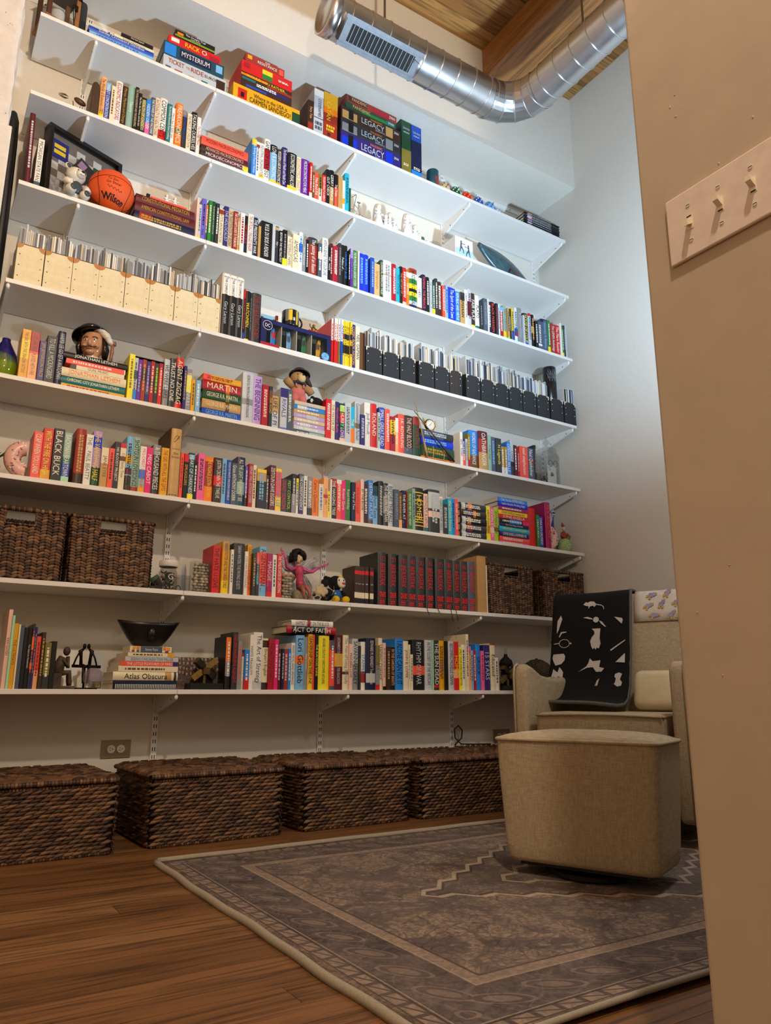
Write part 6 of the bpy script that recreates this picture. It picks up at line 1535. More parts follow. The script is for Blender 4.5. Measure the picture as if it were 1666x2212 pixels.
wgm = mat('iridescent_film', 'd8cfd0', .12, .75, .5, 18)
for sx in (-1, 1):
    for lo in (0, 1):
        wp_ = [(0, .09), (sx*.03, .15-lo*.07), (sx*.085, .165-lo*.12), (sx*.105, .15-lo*.13), (sx*.10, .115-lo*.12), (sx*.07, .085-lo*.09), (sx*.025, .075-lo*.03)]
        if lo: wp_ = [(a*.72, b*.95) for a, b in wp_]
        w_ = MB().prism(wp_ if sx > 0 else wp_[::-1], .020+lo*.003, .0205+lo*.003).build('wing', wgm, t)
        vn = MB()
        for q in range(2, 6): vn.tube([(0, .0198+lo*.003, .09), (wp_[q][0]*.55, .0196+lo*.003, (wp_[q][1]+.09)/2+.008), (wp_[q][0], .0198+lo*.003, wp_[q][1])], .0009, 5)
        vn.tube([(p[0], .02+lo*.003, p[1]) for p in wp_], .0012, 5, closed=True); vn.build('wing_vein', M('wing_wire', 'b0a8a8', .25, metal=.9), w_)
o = MB().ell((0, 0, .028), (.042, .03, .030), 14, 10).ell((.02, .002, .02), (.03, .026, .02), 10, 8).build('stone', M('rough_stone', '93826a', .8, var=.3, scale=40, bump=1.0), None, (.583, .09, Z7-.0005)); tag(o, 'rough pale stone under the winged doll', 'stone')
# terrarium with dried rose
t = thing('rose_globe', 'round glass globe holding a dried cream rose', 'globe', (.672, .045, Z7))
MB().lathe([(.02, 0), (.04, .012), (.055, .045), (.053, .075), (.036, .1), (.03, .104)], 28, caps=False).build('glass', glass('globe_glass', 'f0eee6', .02, 1.1), t)
rm = M('dried_rose', 'd0b68e', .7, var=.1)
for k in range(14): a = k*2.4; rr_ = .003+k*.0016; MB().ell((rr_*math.cos(a)-.006, -.022+.3*rr_*math.sin(a), .052+rr_*math.sin(a)), (.006+k*.0006, .004, .006+k*.0006), 8, 6).build('petal', rm, t)
for k in range(9): a = k*.7; MB().ell((.032*math.cos(a), .01*math.sin(a), .018+.012*(k % 3)), (.009, .009, .007), 8, 6).build('dried_bloom', [pmat('choc'), pmat('tan'), M('dried_plum', '4a2c40', .7), pmat('olive')][k % 4], t)
MB().tube([(.045, -.03, .03), (.06, -.032, .05), (.056, -.03, .075)], .0012, 5).ell((.054, -.034, .05), (.006, .006, .006), 8, 6).ell((.064, -.034, .04), (.005, .005, .005), 8, 6).build('bead_sprig', M('bead_silver', 'c8c4b8', .15, metal=.8), t)
# plush toy
t = thing('plush_toy', 'black plush toy with white face, blue shirt and yellow shoes', 'stuffed toy', (.785, .085, Z7), -.15)
bp_ = furm('plush_black', '0b0a0c'); wt = M('plush_white', 'd6cfc0', .9, var=.05); yl = M('plush_yellow', 'd8b01c', .9, var=.08)
MB().ell((0, .006, .045), (.026, .024, .032), 14, 10).build('body', M('plush_blue', '1e64ac', .85), t)
hd = MB().ell((-.008, 0, .102), (.038, .033, .036), 14, 10).build('head', bp_, t); MB().ell((.010, -.02, .104), (.026, .02, .026), 12, 10).ell((.014, -.03, .088), (.018, .014, .014), 12, 8).build('face', wt, hd); MB().ell((.018, -.043, .096), (.008, .004, .006), 8, 6).build('nose', pmat('red'), hd)
for dx in (-.004, .02): MB().ell((dx, -.0385, .112), (.003, .002, .004), 8, 6).build('eye', dark, hd)
tail = MB()
for k in range(22): a = k*.9; tail.ell((-.05+.016*math.sin(a), .014+.01*math.cos(a), .095-.004*k+.03*(k < 8)), (.014, .013, .014), 6, 5)
stuff(tail.build('shaggy_hair', bp_, t))
MB().tube([(.0, -.01, .128), (.006, -.02, .136), (.022, -.02, .13)], [.004, .005, .003], 6).build('hair_ribbon', pmat('yellow'), t)
for sx in (-1, 1):
    MB().tube([(sx*.02, 0, .06), (sx*.034, -.012, .045), (sx*.03, -.02, .03)], [.009, .009, .008], 8).build('arm', bp_, t)
    MB().ell((sx*.026+.008, -.034, .018), (.020, .022, .0178), 12, 8).build('shoe', yl, t)
# ribbon markers of the numbered hardcovers
for x, l in ((1.262, .035), (1.33, .02), (1.415, .06), (1.448, .055)):
    o = MB().tube([(0, .016, -.001+.002), (0, -.004, .002), (.004, -.006, -l*.5), (.012, -.006, -l)], .0016, 5).build('ribbon_marker', dark, None, (x, 0, Z7)); tag(o, 'thin black ribbon marker hanging over the edge below the numbered hardcovers', 'ribbon', 'ribbon markers')
# ------------------------------------------------------------------ lowest shelf
bz = M('dark_bronze', '1e1a16', .3, metal=.7, var=.2); mb_ = M('metal_brown', '3c2c20', .45, metal=.4, var=.3)
t = thing('thinker_bookend', 'weathered brown seated figure bookend beside the black paperback', 'bookend', (-.44, .085, Z8)); rs = M('rusty_cast', '4a3828', .6, var=.5, scale=30, bump=.5)
bevel(MB().box(-.035, .05, -.03, .03, 0, .012).build('base', rs, t), .002); MB().box(-.035, .0, -.022, .022, .012, .06).build('seat_block', rs, t)
MB().tube([(-.012, 0, .055), (-.01, 0, .09), (.004, 0, .122)], [.022, .022, .018], 10).build('torso', rs, t); MB().ell((.014, 0, .146), (.014, .013, .018), 10, 8).build('head', rs, t)
for sy in (-1, 1): MB().tube([(-.008, sy*.01, .06), (.028, sy*.013, .064), (.032, sy*.013, .03), (.034, sy*.013, .013)], [.012, .011, .009, .007], 8).build('leg', rs, t); MB().tube([(.0, sy*.018, .115), (.022, sy*.018, .085), (.02, sy*.008, .125)], [.008, .007, .006], 8).build('arm', rs, t)
t = thing('couple_sculpture', 'dark bronze couple sitting head to head on a bench', 'sculpture', (-.350, .10, Z8))
MB().tube([(-.05, 0, .09), (.06, 0, .088)], .006, 8).build('bench', bz, t); MB().box(-.04, .05, -.02, .02, 0, .006).tube([(0, 0, .006), (0, 0, .088)], .004, 8).build('stand', bz, t)
for sx in (-1, 1):
    MB().tube([(sx*.016, 0, .094), (sx*.018, 0, .125), (sx*.022, 0, .148), (sx*.010, 0, .158)], [.007, .006, .009, .004], 8).build('torso', bz, t); MB().ell((sx*.008-.0, 0, .168), (.007, .007, .011), 8, 8).build('head', bz, t)
    MB().tube([(sx*.024, 0, .146), (sx*.036, 0, .12), (sx*.044, 0, .094)], .0035, 8).build('arm', bz, t)
    for dy in (-.004, .005): MB().tube([(sx*.014, dy, .096), (sx*.010, -.02+dy, .094), (sx*.010, -.024+dy, .05), (sx*.008, -.026+dy, .022)], [.005, .0045, .0035, .003], 8).build('leg', bz, t)
t = thing('glass_bulb', 'smoky round glass bulb ornament with wire coil beside the bronze couple', 'ornament', (-.326, .045, Z8)); MB().ell((0, 0, .045), (.038, .036, .038), 22, 14).build('bulb', mat('smoky_glass', '8a7884', .04, 0, 0, ior=1.5), t)
MATS['smoky_glass'].node_tree.nodes['Principled BSDF'].inputs['Alpha'].default_value = .45
for k in range(5): MB().tube([(.012+.016*math.cos(a), -.012+.013*math.sin(a), .004+k*.005+.001*a) for a in [2*PI*j/14 for j in range(14)]], .0018, 5, closed=True).build('wire_coil', M('coil_brass', '9a7c4a', .3, metal=.9), t)
t = thing('white_card', 'white folded card propped against the wall behind the bronze couple', 'card', (-.355, .22, Z8)); MB().box(-.06, .05, 0, .002, 0, .16, 0, T(0, 0, 0, -.12)).build('leaf', pmat('white'), t); MB().box(.05, .10, -.01, -.008, 0, .155, 0, T(0, 0, 0, -.12)).build('back_leaf', pmat('silver'), t)
t = printed_box('trinket_game', 'small patterned box with blue label under the black bowl', 'box', -.201, -.031, .013, .12, Z8+.1465, .0245, 'cream', [('#slate', .25, .77, .02, .98), ('Santa Fare', 'white', .51, .5, .3, .4), ('#brick', .05, .11, .05, .4), ('#mustard', .06, .13, .5, .95), ('#orange', .15, .23, .5, .95), ('#teal', .16, .22, .05, .4), ('#mustard', .88, .96, .4, .9), ('#brick', .84, .92, .05, .35), ('#orange', .79, .86, .5, .95)], lid=False)
t = thing('black_bowl', 'wide black boat-shaped bowl with a carved face', 'bowl', (-.116, .075, Z8+.1712)); bk = M('black_clay', '100e0d', .35, var=.2)
bo = MB(); N_ = 28; rings = []
for u in range(9):
    f = u/8; zz = .098*f**1.1; rings.append([(( .05+.080*f**.85)*math.cos(2*PI*k/N_), (.035+.028*f)*math.sin(2*PI*k/N_), zz+(.010*f*f*abs(math.cos(2*PI*k/N_))**3)) for k in range(N_)])
for u in range(8, 0, -1):
    f = u/8; rings.append([((.044+.080*f**.85)*math.cos(2*PI*k/N_), (.029+.028*f)*math.sin(2*PI*k/N_), .004+.094*f**1.1+(.010*f*f*abs(math.cos(2*PI*k/N_))**3)) for k in range(N_)])
bo.add([p for r_ in rings for p in r_], [(i*N_+k, i*N_+(k+1) % N_, (i+1)*N_+(k+1) % N_, (i+1)*N_+k) for i in range(len(rings)-1) for k in range(N_)]+[list(range(N_))[::-1], [(len(rings)-1)*N_+k for k in range(N_)]], 0, None, True)
bo.build('bowl', bk, t); MB().ell((.0, -.054, .052), (.017, .012, .024), 14, 10, 0, None).ell((0, -.066, .052), (.003, .005, .008), 8, 6).ell((0, -.064, .037), (.006, .003, .002), 8, 6).ell((-.007, -.062, .06), (.004, .003, .002), 8, 6).ell((.007, -.062, .06), (.004, .003, .002), 8, 6).build('carved_face', bk, t)
t = thing('photo_book', 'large picture book with crowd photograph standing behind the crossed beams', 'book', (.012, .105, Z8)); MB().box(0, .2, 0, .015, 0, .135).build('cover', M('crowd_photo', '5a4a42', .5, var=.6, scale=70), t)
rdm = random.Random(8); hd_ = MB()
for k in range(46): hd_.ell((.008+(k % 12)*.0165+rdm.uniform(-.003, .003), -.0008, .128-(k//12)*.02+rdm.uniform(-.004, .004)), (.0055, .0012, .007), 7, 5)
stuff(hd_.build('printed_faces', M('photo_skin', 'a08878', .5, var=.2), t))
def beam_bookend(lab, x, y, rz):
    t = thing('beam_bookend', lab, 'bookend', (x, y, Z8), rz, 'crossed beam bookends'); bb = M('beam_brass', '8a7448', .3, metal=.7, var=.25); bd = M('beam_dark', '241c16', .4, var=.3)
    bevel(MB().box(-.072, .072, -.04, .04, 0, .026).build('base', dark, t), .002)
    for k, (ax, L_) in enumerate(((( .7, -.2, .6), .062), ((-.7, -.2, .6), .058), ((.1, .95, .2), .04))):
        v = Vector(ax).normalized(); q = v.to_track_quat('Z', 'Y').to_matrix().to_4x4(); Mb = Matrix.Translation((0, 0, .085)) @ q
        o = MB().box(-.014, .014, -.014, .014, -L_, L_, 0, Mb).build('beam', bd, t); bevel(o, .0015); MB().box(-.0135, .0135, -.0135, .0135, L_, L_+.0006, 0, Mb).box(-.0135, .0135, -.0135, .0135, -L_-.0006, -L_, 0, Mb).box(-.0142, -.0139, -.013, .013, -L_, L_, 0, Mb).build('gilt_face', bb, o)
    MB().cyl(.007, .026, .06, 10).build('post', bb, t)
beam_bookend('brass and dark crossed-beam bookend beside the orange-topped black paperback', .130, .055, 0)
beam_bookend('brass and dark crossed-beam bookend beyond the white slim paperback', 1.845, .06, 0)
t = thing('bottle_figure', 'black skirted bottle figure with glass stopper on the lowest shelf', 'ornament', (1.905, .14, Z8)); MB().lathe([(.035, 0), (.038, .02), (.03, .10), (.016, .125), (.04, .14), (.034, .165), (.012, .185), (.009, .2)], 18).build('body', dark, t); MB().lathe([(.008, .2), (.012, .207), (.006, .216), (.011, .228), (.0005, .236)], 12, caps=False).build('stopper', acr, t)
rb2 = MB()
for k in range(14): a = 2*PI*k/14; rb2.tube([(.034*math.cos(a), .034*math.sin(a), .143), (.04*math.cos(a), .04*math.sin(a), .12)], .0016, 5)
rb2.build('bead_fringe', M('bead_black', '0a0a0c', .15), t)
tag(MB().box(0, .008, 0, .14, 0, .165).build('wooden_ruler', M('slat_wood', 'b08458', .6, var=.15), None, (1.752, .03, Z8)), 'thin tan wooden ruler board beside the slim white paperback', 'ruler')
tag(MB().box(0, .14, 0, .002, 0, .14, 0, T(0, 0, 0, -.1)).build('photo_card', M('pale_card', 'b8c0c8', .3), None, (1.79, .2, Z8)), 'pale glossy card propped behind the bottle figure', 'card')
cm_ = bpy.data.materials.new('camouflage'); cm_.use_nodes = True; nt = cm_.node_tree; b = nt.nodes['Principled BSDF']; b.inputs['Roughness'].default_value = .9; no = nt.nodes.new('ShaderNodeTexNoise'); no.inputs['Scale'].default_value = 16; r = nt.nodes.new('ShaderNodeValToRGB'); r.color_ramp.interpolation = 'CONSTANT'; r.color_ramp.elements[0].color = lin('241f18'); r.color_ramp.elements[1].position = .47; r.color_ramp.elements[1].color = lin('5a5038')
e = r.color_ramp.elements.new(.55); e.color = lin('39331f'); nt.links.new(no.outputs['Fac'], r.inputs[0]); nt.links.new(r.outputs[0], b.inputs['Base Color'])
t = thing('camouflage_cap', 'camouflage baseball cap resting on a block behind the armchair', 'cap', (2.13, .13, Z8+.05)); MB().lathe([(.098, 0), (.10, .02), (.095, .06), (.07, .1), (.035, .122), (.0005, .128)], 26, caps=False).build('crown', cm_, t); MB().ell((0, 0, .129), (.007, .007, .004), 8, 6).build('button', cm_, t); MB().prism([(.085*math.cos(a), -.06-.09*math.sin(a)) for a in [PI*k/10 for k in range(11)]], 0, .005, 0, None, 'z').build('brim', cm_, t)
o = MB().box(-.10, .10, -.09, .09, 0, .0495).build('wooden_block', M('block_brown', '7a5638', .6, var=.15), None, (2.13, .13, Z8)); tag(o, 'brown wooden block under the camouflage cap', 'block')
# cable loop behind the trunk
o = MB().tube([(1.62, .255, .262), (1.63, .25, .275), (1.665, .25, .30), (1.67, .25, .34), (1.645, .252, .365), (1.62, .255, .345), (1.625, .255, .30), (1.66, .25, .268), (1.76, .245, .264), (1.86, .24, .262)], .0038, 8).build('power_cable', dark, None, (0, 0, 0)); tag(o, 'black power cable loop lying over a hamper lid', 'cable')
# ================================================================== rug
RX0, RX1, RY0, RY1 = -.19, 2.25, -2.10, -.53
rugm = bpy.data.materials.new('faded_oriental_rug'); rugm.use_nodes = True; nt = rugm.node_tree; b = nt.nodes['Principled BSDF']; b.inputs['Roughness'].default_value = .95; b.inputs['Specular IOR Level'].default_value = .1
def N(ty, **k):
    n = nt.nodes.new(ty)
    for a, v in k.items(): setattr(n, a, v)
    return n
Lk = nt.links.new
def val(x, sock):
    if isinstance(x, (int, float)): sock.default_value = x
    else: Lk(x, sock)
def mt(op, a, b_=0.0, c_=0.0):
    n = N('ShaderNodeMath', operation=op); val(a, n.inputs[0]); val(b_, n.inputs[1])
    if op in ('MULTIPLY_ADD', 'SMOOTH_MIN', 'COMPARE'): val(c_, n.inputs[2])
    return n.outputs[0]
def mix(f, a, c_):
    n = N('ShaderNodeMixRGB'); val(f, n.inputs[0])
    for s, x in ((n.inputs[1], a), (n.inputs[2], c_)):
        if isinstance(x, str): s.default_value = lin(x)
        else: Lk(x, s)
    return n.outputs[0]
tc = N('ShaderNodeTexCoord'); sp = N('ShaderNodeSeparateXYZ'); Lk(tc.outputs['Object'], sp.inputs[0])
X_, Y_ = sp.outputs[0], sp.outputs[1]
RW, RH = RX1-RX0, RY1-RY0
dx = mt('MINIMUM', X_, mt('SUBTRACT', RW, X_)); dy = mt('MINIMUM', Y_, mt('SUBTRACT', RH, Y_)); ed = mt('MINIMUM', dx, dy)
def band(lo, hi): return mt('MULTIPLY', mt('GREATER_THAN', ed, lo), mt('LESS_THAN', ed, hi))
nz0 = N('ShaderNodeTexNoise'); nz0.inputs['Scale'].default_value = 5; nz0.inputs['Detail'].default_value = 3; Lk(tc.outputs['Object'], nz0.inputs['Vector'])
dv = N('ShaderNodeVectorMath', operation='MULTIPLY_ADD'); Lk(nz0.outputs['Color'], dv.inputs[0]); dv.inputs[1].default_value = (.14, .14, 0); Lk(tc.outputs['Object'], dv.inputs[2]); WARP = dv.outputs[0]
def noise(sc, det=4, dist=0.0):
    n = N('ShaderNodeTexNoise'); n.inputs['Scale'].default_value = sc; n.inputs['Detail'].default_value = det; n.inputs['Distortion'].default_value = dist; Lk(tc.outputs['Object'], n.inputs['Vector']); return n.outputs['Fac']
def ramp(f, lo, hi):
    n = N('ShaderNodeMapRange'); n.inputs['From Min'].default_value = lo; n.inputs['From Max'].default_value = hi; Lk(f, n.inputs['Value']); return n.outputs[0]
def vor(sc, feat='F1', rnd=1.0):
    n = N('ShaderNodeTexVoronoi', feature=feat); n.inputs['Scale'].default_value = sc; n.inputs['Randomness'].default_value = rnd; Lk(WARP, n.inputs['Vector']); return n.outputs['Distance']
blot = ramp(noise(7, 6, 1.2), .44, .58); fine = ramp(noise(46, 5, 1.5), .40, .6); wear = ramp(noise(3.2, 4), .35, .7)
lines = mt('LESS_THAN', vor(13, 'DISTANCE_TO_EDGE'), .022); blob = mt('LESS_THAN', vor(24, 'F1'), .2)
motif = mt('PINGPONG', mt('MULTIPLY', vor(7.2, 'F1', .35), 13), 1.0)
motl = mt('LESS_THAN', motif, .13)
lin2 = mt('LESS_THAN', vor(26, 'DISTANCE_TO_EDGE'), .035); lin3 = mt('LESS_THAN', mt('PINGPONG', mt('MULTIPLY', vor(5, 'F1'), 17), 1.0), .16); leafy = mt('GREATER_THAN', vor(40), .36)
base = mix(mt('MULTIPLY', blot, .85), '94806f', '5a5050'); base = mix(mt('MULTIPLY', mt('MULTIPLY', lin2, blot), .55), base, '2f2828'); base = mix(mt('MULTIPLY', lin3, .4), base, '3d3433'); base = mix(mt('MULTIPLY', mt('MULTIPLY', leafy, fine), .5), base, '453c3c')
base = mix(mt('MULTIPLY', fine, .35), base, '6e5f58'); base = mix(mt('MULTIPLY', lines, .5), base, '463c3a'); base = mix(mt('MULTIPLY', motl, .35), base, '4a4040'); base = mix(mt('MULTIPLY', blob, .3), base, 'b59f88')
# stepped central medallion: steps in |x|+|y|
cx = mt('ABSOLUTE', mt('SUBTRACT', X_, RW/2)); cy = mt('ABSOLUTE', mt('SUBTRACT', Y_, RH/2))
stx = mt('ADD', cx, mt('MULTIPLY', mt('PINGPONG', cx, .05), 1.1)); med = mt('ADD', mt('MULTIPLY', stx, .62), cy)
medi = mt('LESS_THAN', med, .47); base = mix(mt('MULTIPLY', medi, mt('MULTIPLY_ADD', fine, .3, .30)), base, '5c5456')
for r0, w0, col_ in ((.47, .012, 'c2ae98'), (.455, .007, '3a3130'), (.30, .010, 'b7a48f'), (.2, .008, '3f3634')): base = mix(mt('MULTIPLY', mt('LESS_THAN', mt('ABSOLUTE', mt('SUBTRACT', med, r0)), w0), .75), base, col_)
# borders
per = mt('PINGPONG', mt('MULTIPLY', mt('ADD', X_, Y_), 1.0), .13)
ros = N('ShaderNodeCombineXYZ'); Lk(mt('SUBTRACT', per, .065), ros.inputs[0]); Lk(mt('SUBTRACT', ed, .125), ros.inputs[1]); ln_ = N('ShaderNodeVectorMath', operation='LENGTH'); Lk(ros.outputs[0], ln_.inputs[0]); rose = mt('LESS_THAN', ln_.outputs['Value'], .040); roseL = mt('LESS_THAN', mt('ABSOLUTE', mt('SUBTRACT', ln_.outputs['Value'], .028)), .006)
main = mix(mt('MULTIPLY', mt('ADD', blot, fine), .45), '655a56', '2f2a2c'); main = mix(mt('MULTIPLY', rose, .55), main, '8f7c70'); main = mix(mt('MULTIPLY', roseL, .8), main, '4a3f3e'); main = mix(mt('MULTIPLY', lines, .22), main, '8f7f72')
zig = mt('PINGPONG', mt('MULTIPLY', mt('ADD', X_, Y_), 1.0), .028); guard = mix(mt('LESS_THAN', mt('ABSOLUTE', mt('SUBTRACT', mt('SUBTRACT', ed, .025), zig)), .006), '94806f', '4b4244')
guard = mix(mt('MULTIPLY', fine, .4), guard, '6a5c58')
colr = mix(band(.055, .20), base, main); colr = mix(band(.02, .055), colr, guard); colr = mix(band(.20, .235), colr, guard)
for lo, hi, c_ in ((.052, .057, '2e2728'), (.197, .202, 'a9957f'), (.232, .238, '3a3030'), (.018, .022, '3a3232'), (.060, .063, 'a9957f')): colr = mix(mt('MULTIPLY', band(lo, hi), .8), colr, c_)
colr = mix(mt('MULTIPLY', wear, .32), colr, '857469'); colr = mix(mt('MULTIPLY', fine, .22), colr, '4f4644')
Lk(colr, b.inputs['Base Color']); bpn = N('ShaderNodeBump'); bpn.inputs['Strength'].default_value = .35; bpn.inputs['Distance'].default_value = .002; Lk(noise(420, 2), bpn.inputs['Height']); Lk(bpn.outputs[0], b.inputs['Normal'])
t = thing('area_rug', 'faded grey-brown oriental rug with pale bound edge', 'rug', (RX0, RY0, 0))
g = MB(); nx, ny = 60, 40; vs = []; rdm = random.Random(13)
def wav(u, s): return .003*math.sin(u*9+s)+.002*math.sin(u*23+s*2)
for j in range(ny+1):
    for i in range(nx+1):
        u, v = i/nx, j/ny; x = u*RW+(wav(v*RH, 1)*(1-u)**6 if u < .3 else 0); y = v*RH+(wav(u*RW, 2)*v**6)
        vs.append((x, y, .008+.002*math.sin(x*5)*math.sin(y*6)+(.008*max(0, math.sin(x*3.1))*(1-min(1, v*14)))))
g.add(vs, [(j*(nx+1)+i, j*(nx+1)+i+1, (j+1)*(nx+1)+i+1, (j+1)*(nx+1)+i) for j in range(ny) for i in range(nx)], 0, None, True)
ro = g.build('pile', rugm, t); m = ro.modifiers.new('solid', 'SOLIDIFY'); m.thickness = .007; m.offset = -1
bind = M('rug_binding', '9a8f7e', .95, var=.1, scale=200)
ed_ = MB(); ed_.tube([(wav(v*RH/40, 1)-.012, v*RH/40, .007) for v in range(41)], .010, 8).build('binding', bind, t)
MB().tube([(u*RW/60, RH+wav(u*RW/60, 2)+.012, .007) for u in range(61)], .011, 8).build('binding', bind, t)
MB().tube([(u*RW/60, -.004, .009+.008*max(0, math.sin(u*RW/60*3.1))) for u in range(61)], .006, 8).build('binding', bind, t)
# ================================================================== ottoman and armchair
lin_ = bpy.data.materials.new('oatmeal_linen'); lin_.use_nodes = True; nt2 = lin_.node_tree; b = nt2.nodes['Principled BSDF']; b.inputs['Roughness'].default_value = .9; b.inputs['Specular IOR Level'].default_value = .15
tc2 = nt2.nodes.new('ShaderNodeTexCoord'); 
def st(scale):
    mp = nt2.nodes.new('ShaderNodeMapping'); mp.inputs['Scale'].default_value = scale; n = nt2.nodes.new('ShaderNodeTexNoise'); n.inputs['Scale'].default_value = 1; n.inputs['Detail'].default_value = 2; nt2.links.new(tc2.outputs['Object'], mp.inputs[0]); nt2.links.new(mp.outputs[0], n.inputs['Vector']); return n.outputs['Fac']
ma = nt2.nodes.new('ShaderNodeMath'); ma.operation = 'ADD'; nt2.links.new(st((520, 520, 40)), ma.inputs[0]); nt2.links.new(st((40, 40, 640)), ma.inputs[1])
rp_ = nt2.nodes.new('ShaderNodeValToRGB'); rp_.color_ramp.elements[0].position = .38; rp_.color_ramp.elements[0].color = lin('9c8c72'); rp_.color_ramp.elements[1].position = .62; rp_.color_ramp.elements[1].color = lin('bcab8f')
hf_ = nt2.nodes.new('ShaderNodeMath'); hf_.operation = 'MULTIPLY'; hf_.inputs[1].default_value = .5; nt2.links.new(ma.outputs[0], hf_.inputs[0]); nt2.links.new(hf_.outputs[0], rp_.inputs[0]); nt2.links.new(rp_.outputs[0], b.inputs['Base Color'])
bp2 = nt2.nodes.new('ShaderNodeBump'); bp2.inputs['Strength'].default_value = .3; bp2.inputs['Distance'].default_value = .001; nt2.links.new(ma.outputs[0], bp2.inputs['Height']); nt2.links.new(bp2.outputs[0], b.inputs['Normal'])
blackm = M('glider_black', '0c0b0b', .4)
FA = math.atan2(-.39, -.92)           # the way chair and ottoman face
RZ = FA+PI/2                          # local -y faces that way
t = thing('ottoman', 'oatmeal linen glider ottoman with piped top edge', 'ottoman', (.858, -1.413, .016), RZ)
OW, OD = .246, .130
body = MB(); prof = [(.034, .90), (.046, .935), (.085, .955), (.28, 1.01), (.385, 1.03)]
rr = []; NB = 40
def sq(a, w_, d_, p=.16):
    c, s = math.cos(a), math.sin(a); return (w_*math.copysign(abs(c)**p, c), d_*math.copysign(abs(s)**p, s))
for z_, f in prof: rr.append([sq(2*PI*k/NB+.0001, OW*f, OD*f)+(z_-.004*0,) for k in range(NB)])
body.add([p for r_ in rr for p in r_], [(i*NB+k, i*NB+(k+1) % NB, (i+1)*NB+(k+1) % NB, (i+1)*NB+k) for i in range(len(rr)-1) for k in range(NB)]+[list(range(NB))[::-1]], 0, None, True)
body.build('body', lin_, t)
cu = MB(); rr = []
for q in range(7):
    f = math.cos(q*PI/12.5); rr.append([sq(2*PI*k/NB+.0001, OW*1.03*f, OD*1.03*f)+(.385+.030*math.sin(q*PI/12.5)*1.0,) for k in range(NB)])
cu.add([p for r_ in rr for p in r_], [(i*NB+k, i*NB+(k+1) % NB, (i+1)*NB+(k+1) % NB, (i+1)*NB+k) for i in range(6) for k in range(NB)]+[[6*NB+k for k in range(NB)]], 0, None, True)
cu.build('cushion_top', lin_, t)
MB().tube([sq(2*PI*k/48+.0001, OW*1.036, OD*1.038)+(.385,) for k in range(48)], .0055, 8, closed=True).build('piping', lin_, t)
MB().cyl(.12, .0, .012, 28).build('base_disc', blackm, t); MB().cyl(.05, .012, .036, 16).build('pedestal', blackm, t); MB().box(-.19, .19, -.10, .10, .022, .036).build('underframe', blackm, t)
CX, CY = 1.324+.92*.37, -1.032+.39*.37
t = thing('glider_armchair', 'oatmeal linen glider armchair with tall back and scooped arms', 'armchair', (CX, CY, .016), RZ)
# local: x across (right arm seen at +x?), -y forward; front plane at y=-.37
AW = .345
arm = [(-.37, .07), (-.372, .60), (-.362, .632), (-.335, .642), (-.29, .632), (-.2, .60), (-.05, .585), (.12, .60), (.30, .62), (.30, .07)]
for sx in (-1, 1):
    x0 = sx*AW; x1 = sx*(AW-.062)
    a_ = MB().prism(arm, min(x0, x1), max(x0, x1), 0, None, 'x').build('arm', lin_, t); bevel(a_, .022, 4)
    for p in a_.data.polygons: p.use_smooth = True
    MB().tube([(x0*.985, y_, z_) for y_, z_ in arm], .005, 6).build('arm_piping', lin_, t)
bevel(MB().box(-.26, .26, -.345, .25, .075, .30).build('seat_base', lin_, t), .015, 3)
sc_ = MB().rbox(-.256, .256, -.368, .2, .30, .448, .028, 4)
sc_.v = [(x, y, z+(.022*(1-(x/.256)**2)*(1-((y+.084)/.284)**2) if z > .42 else 0)) for x, y, z in sc_.v]; sc_.build('seat_cushion', lin_, t)
MB().tube([(x, -.362-.006, .437+.02*(1-(x/.256)**2)*.3) for x in [-.25+.5*k/16 for k in range(17)]], .005, 8).tube([(-.25, -.36, .437), (-.252, .1, .44)], .005, 8).tube([(.25, -.36, .437), (.252, .1, .44)], .005, 8).build('seat_piping', lin_, t)
BT = -.20    # recline of the back
bk_ = MB().rbox(-.36, .31, -.06, .075, 0, .60, .03, 4, 0, T(0, .135, .38, BT)).build('backrest', lin_, t)
MB().rbox(-.11, .11, -.04, .04, -.085, .085, .036, 4, 0, T(.15, .02, .535, -.30)).build('lumbar_pillow', M('satin_cream', 'cdbf9e', .45, var=.08, bump=.5, scale=14), t)
MB().cyl(.25, 0, .02, 30).build('base_disc', blackm, t); MB().cyl(.06, .02, .075, 16).build('pedestal', blackm, t)
cM = t.matrix_basis.copy() if 0 else Matrix.Translation((CX, CY, .016)) @ Matrix.Rotation(RZ, 4, 'Z')
# throw: over the top of the back and down its front
Mb_ = cM @ T(0, .135, .38, BT)
thr = thing('throw_blanket', 'black fleece throw with white silhouettes hung over the chair back', 'blanket', tuple((Mb_ @ Vector((-.1, -.075, 0)))), 0, None)
inv = Matrix.Translation(-(Mb_ @ Vector((-.1, -.075, 0)))) @ Mb_
path = [(.085, .30), (.083, .45), (.08, .59), (.05, .612), (-.02, .618), (-.066, .607), (-.074, .56), (-.078, .45), (-.082, .30), (-.092, .22), (-.104, .15), (-.138, .088), (-.185, .060), (-.235, .046), (-.275, .037)]
bx0, bx1 = -.368, .005
fl = M('black_fleece', '050506', .95, var=.3, scale=220, bump=.6); nn = 18
def drape(off):
    vs = []
    for (y_, z_) in path:
        for i in range(nn+1):
            u = i/nn; lowf = max(0, (.22-z_)/.22) if y_ < 0 else 0
            vs.append((bx0+(bx1-bx0)*u-.02*lowf*(1-u)+.01*lowf*u, y_-off-.006*math.sin(u*7+1)*(1 if y_ < 0 else 0)-.028*lowf*max(0, math.sin(u*2*PI+.5)), z_+off*(.3 if z_ > .6 else 0)+.02*lowf*math.sin(u*PI)))
    return vs
dm = MB(); dm.add(drape(0), [(j*(nn+1)+i, j*(nn+1)+i+1, (j+1)*(nn+1)+i+1, (j+1)*(nn+1)+i) for j in range(len(path)-1) for i in range(nn)], 0, inv, True)
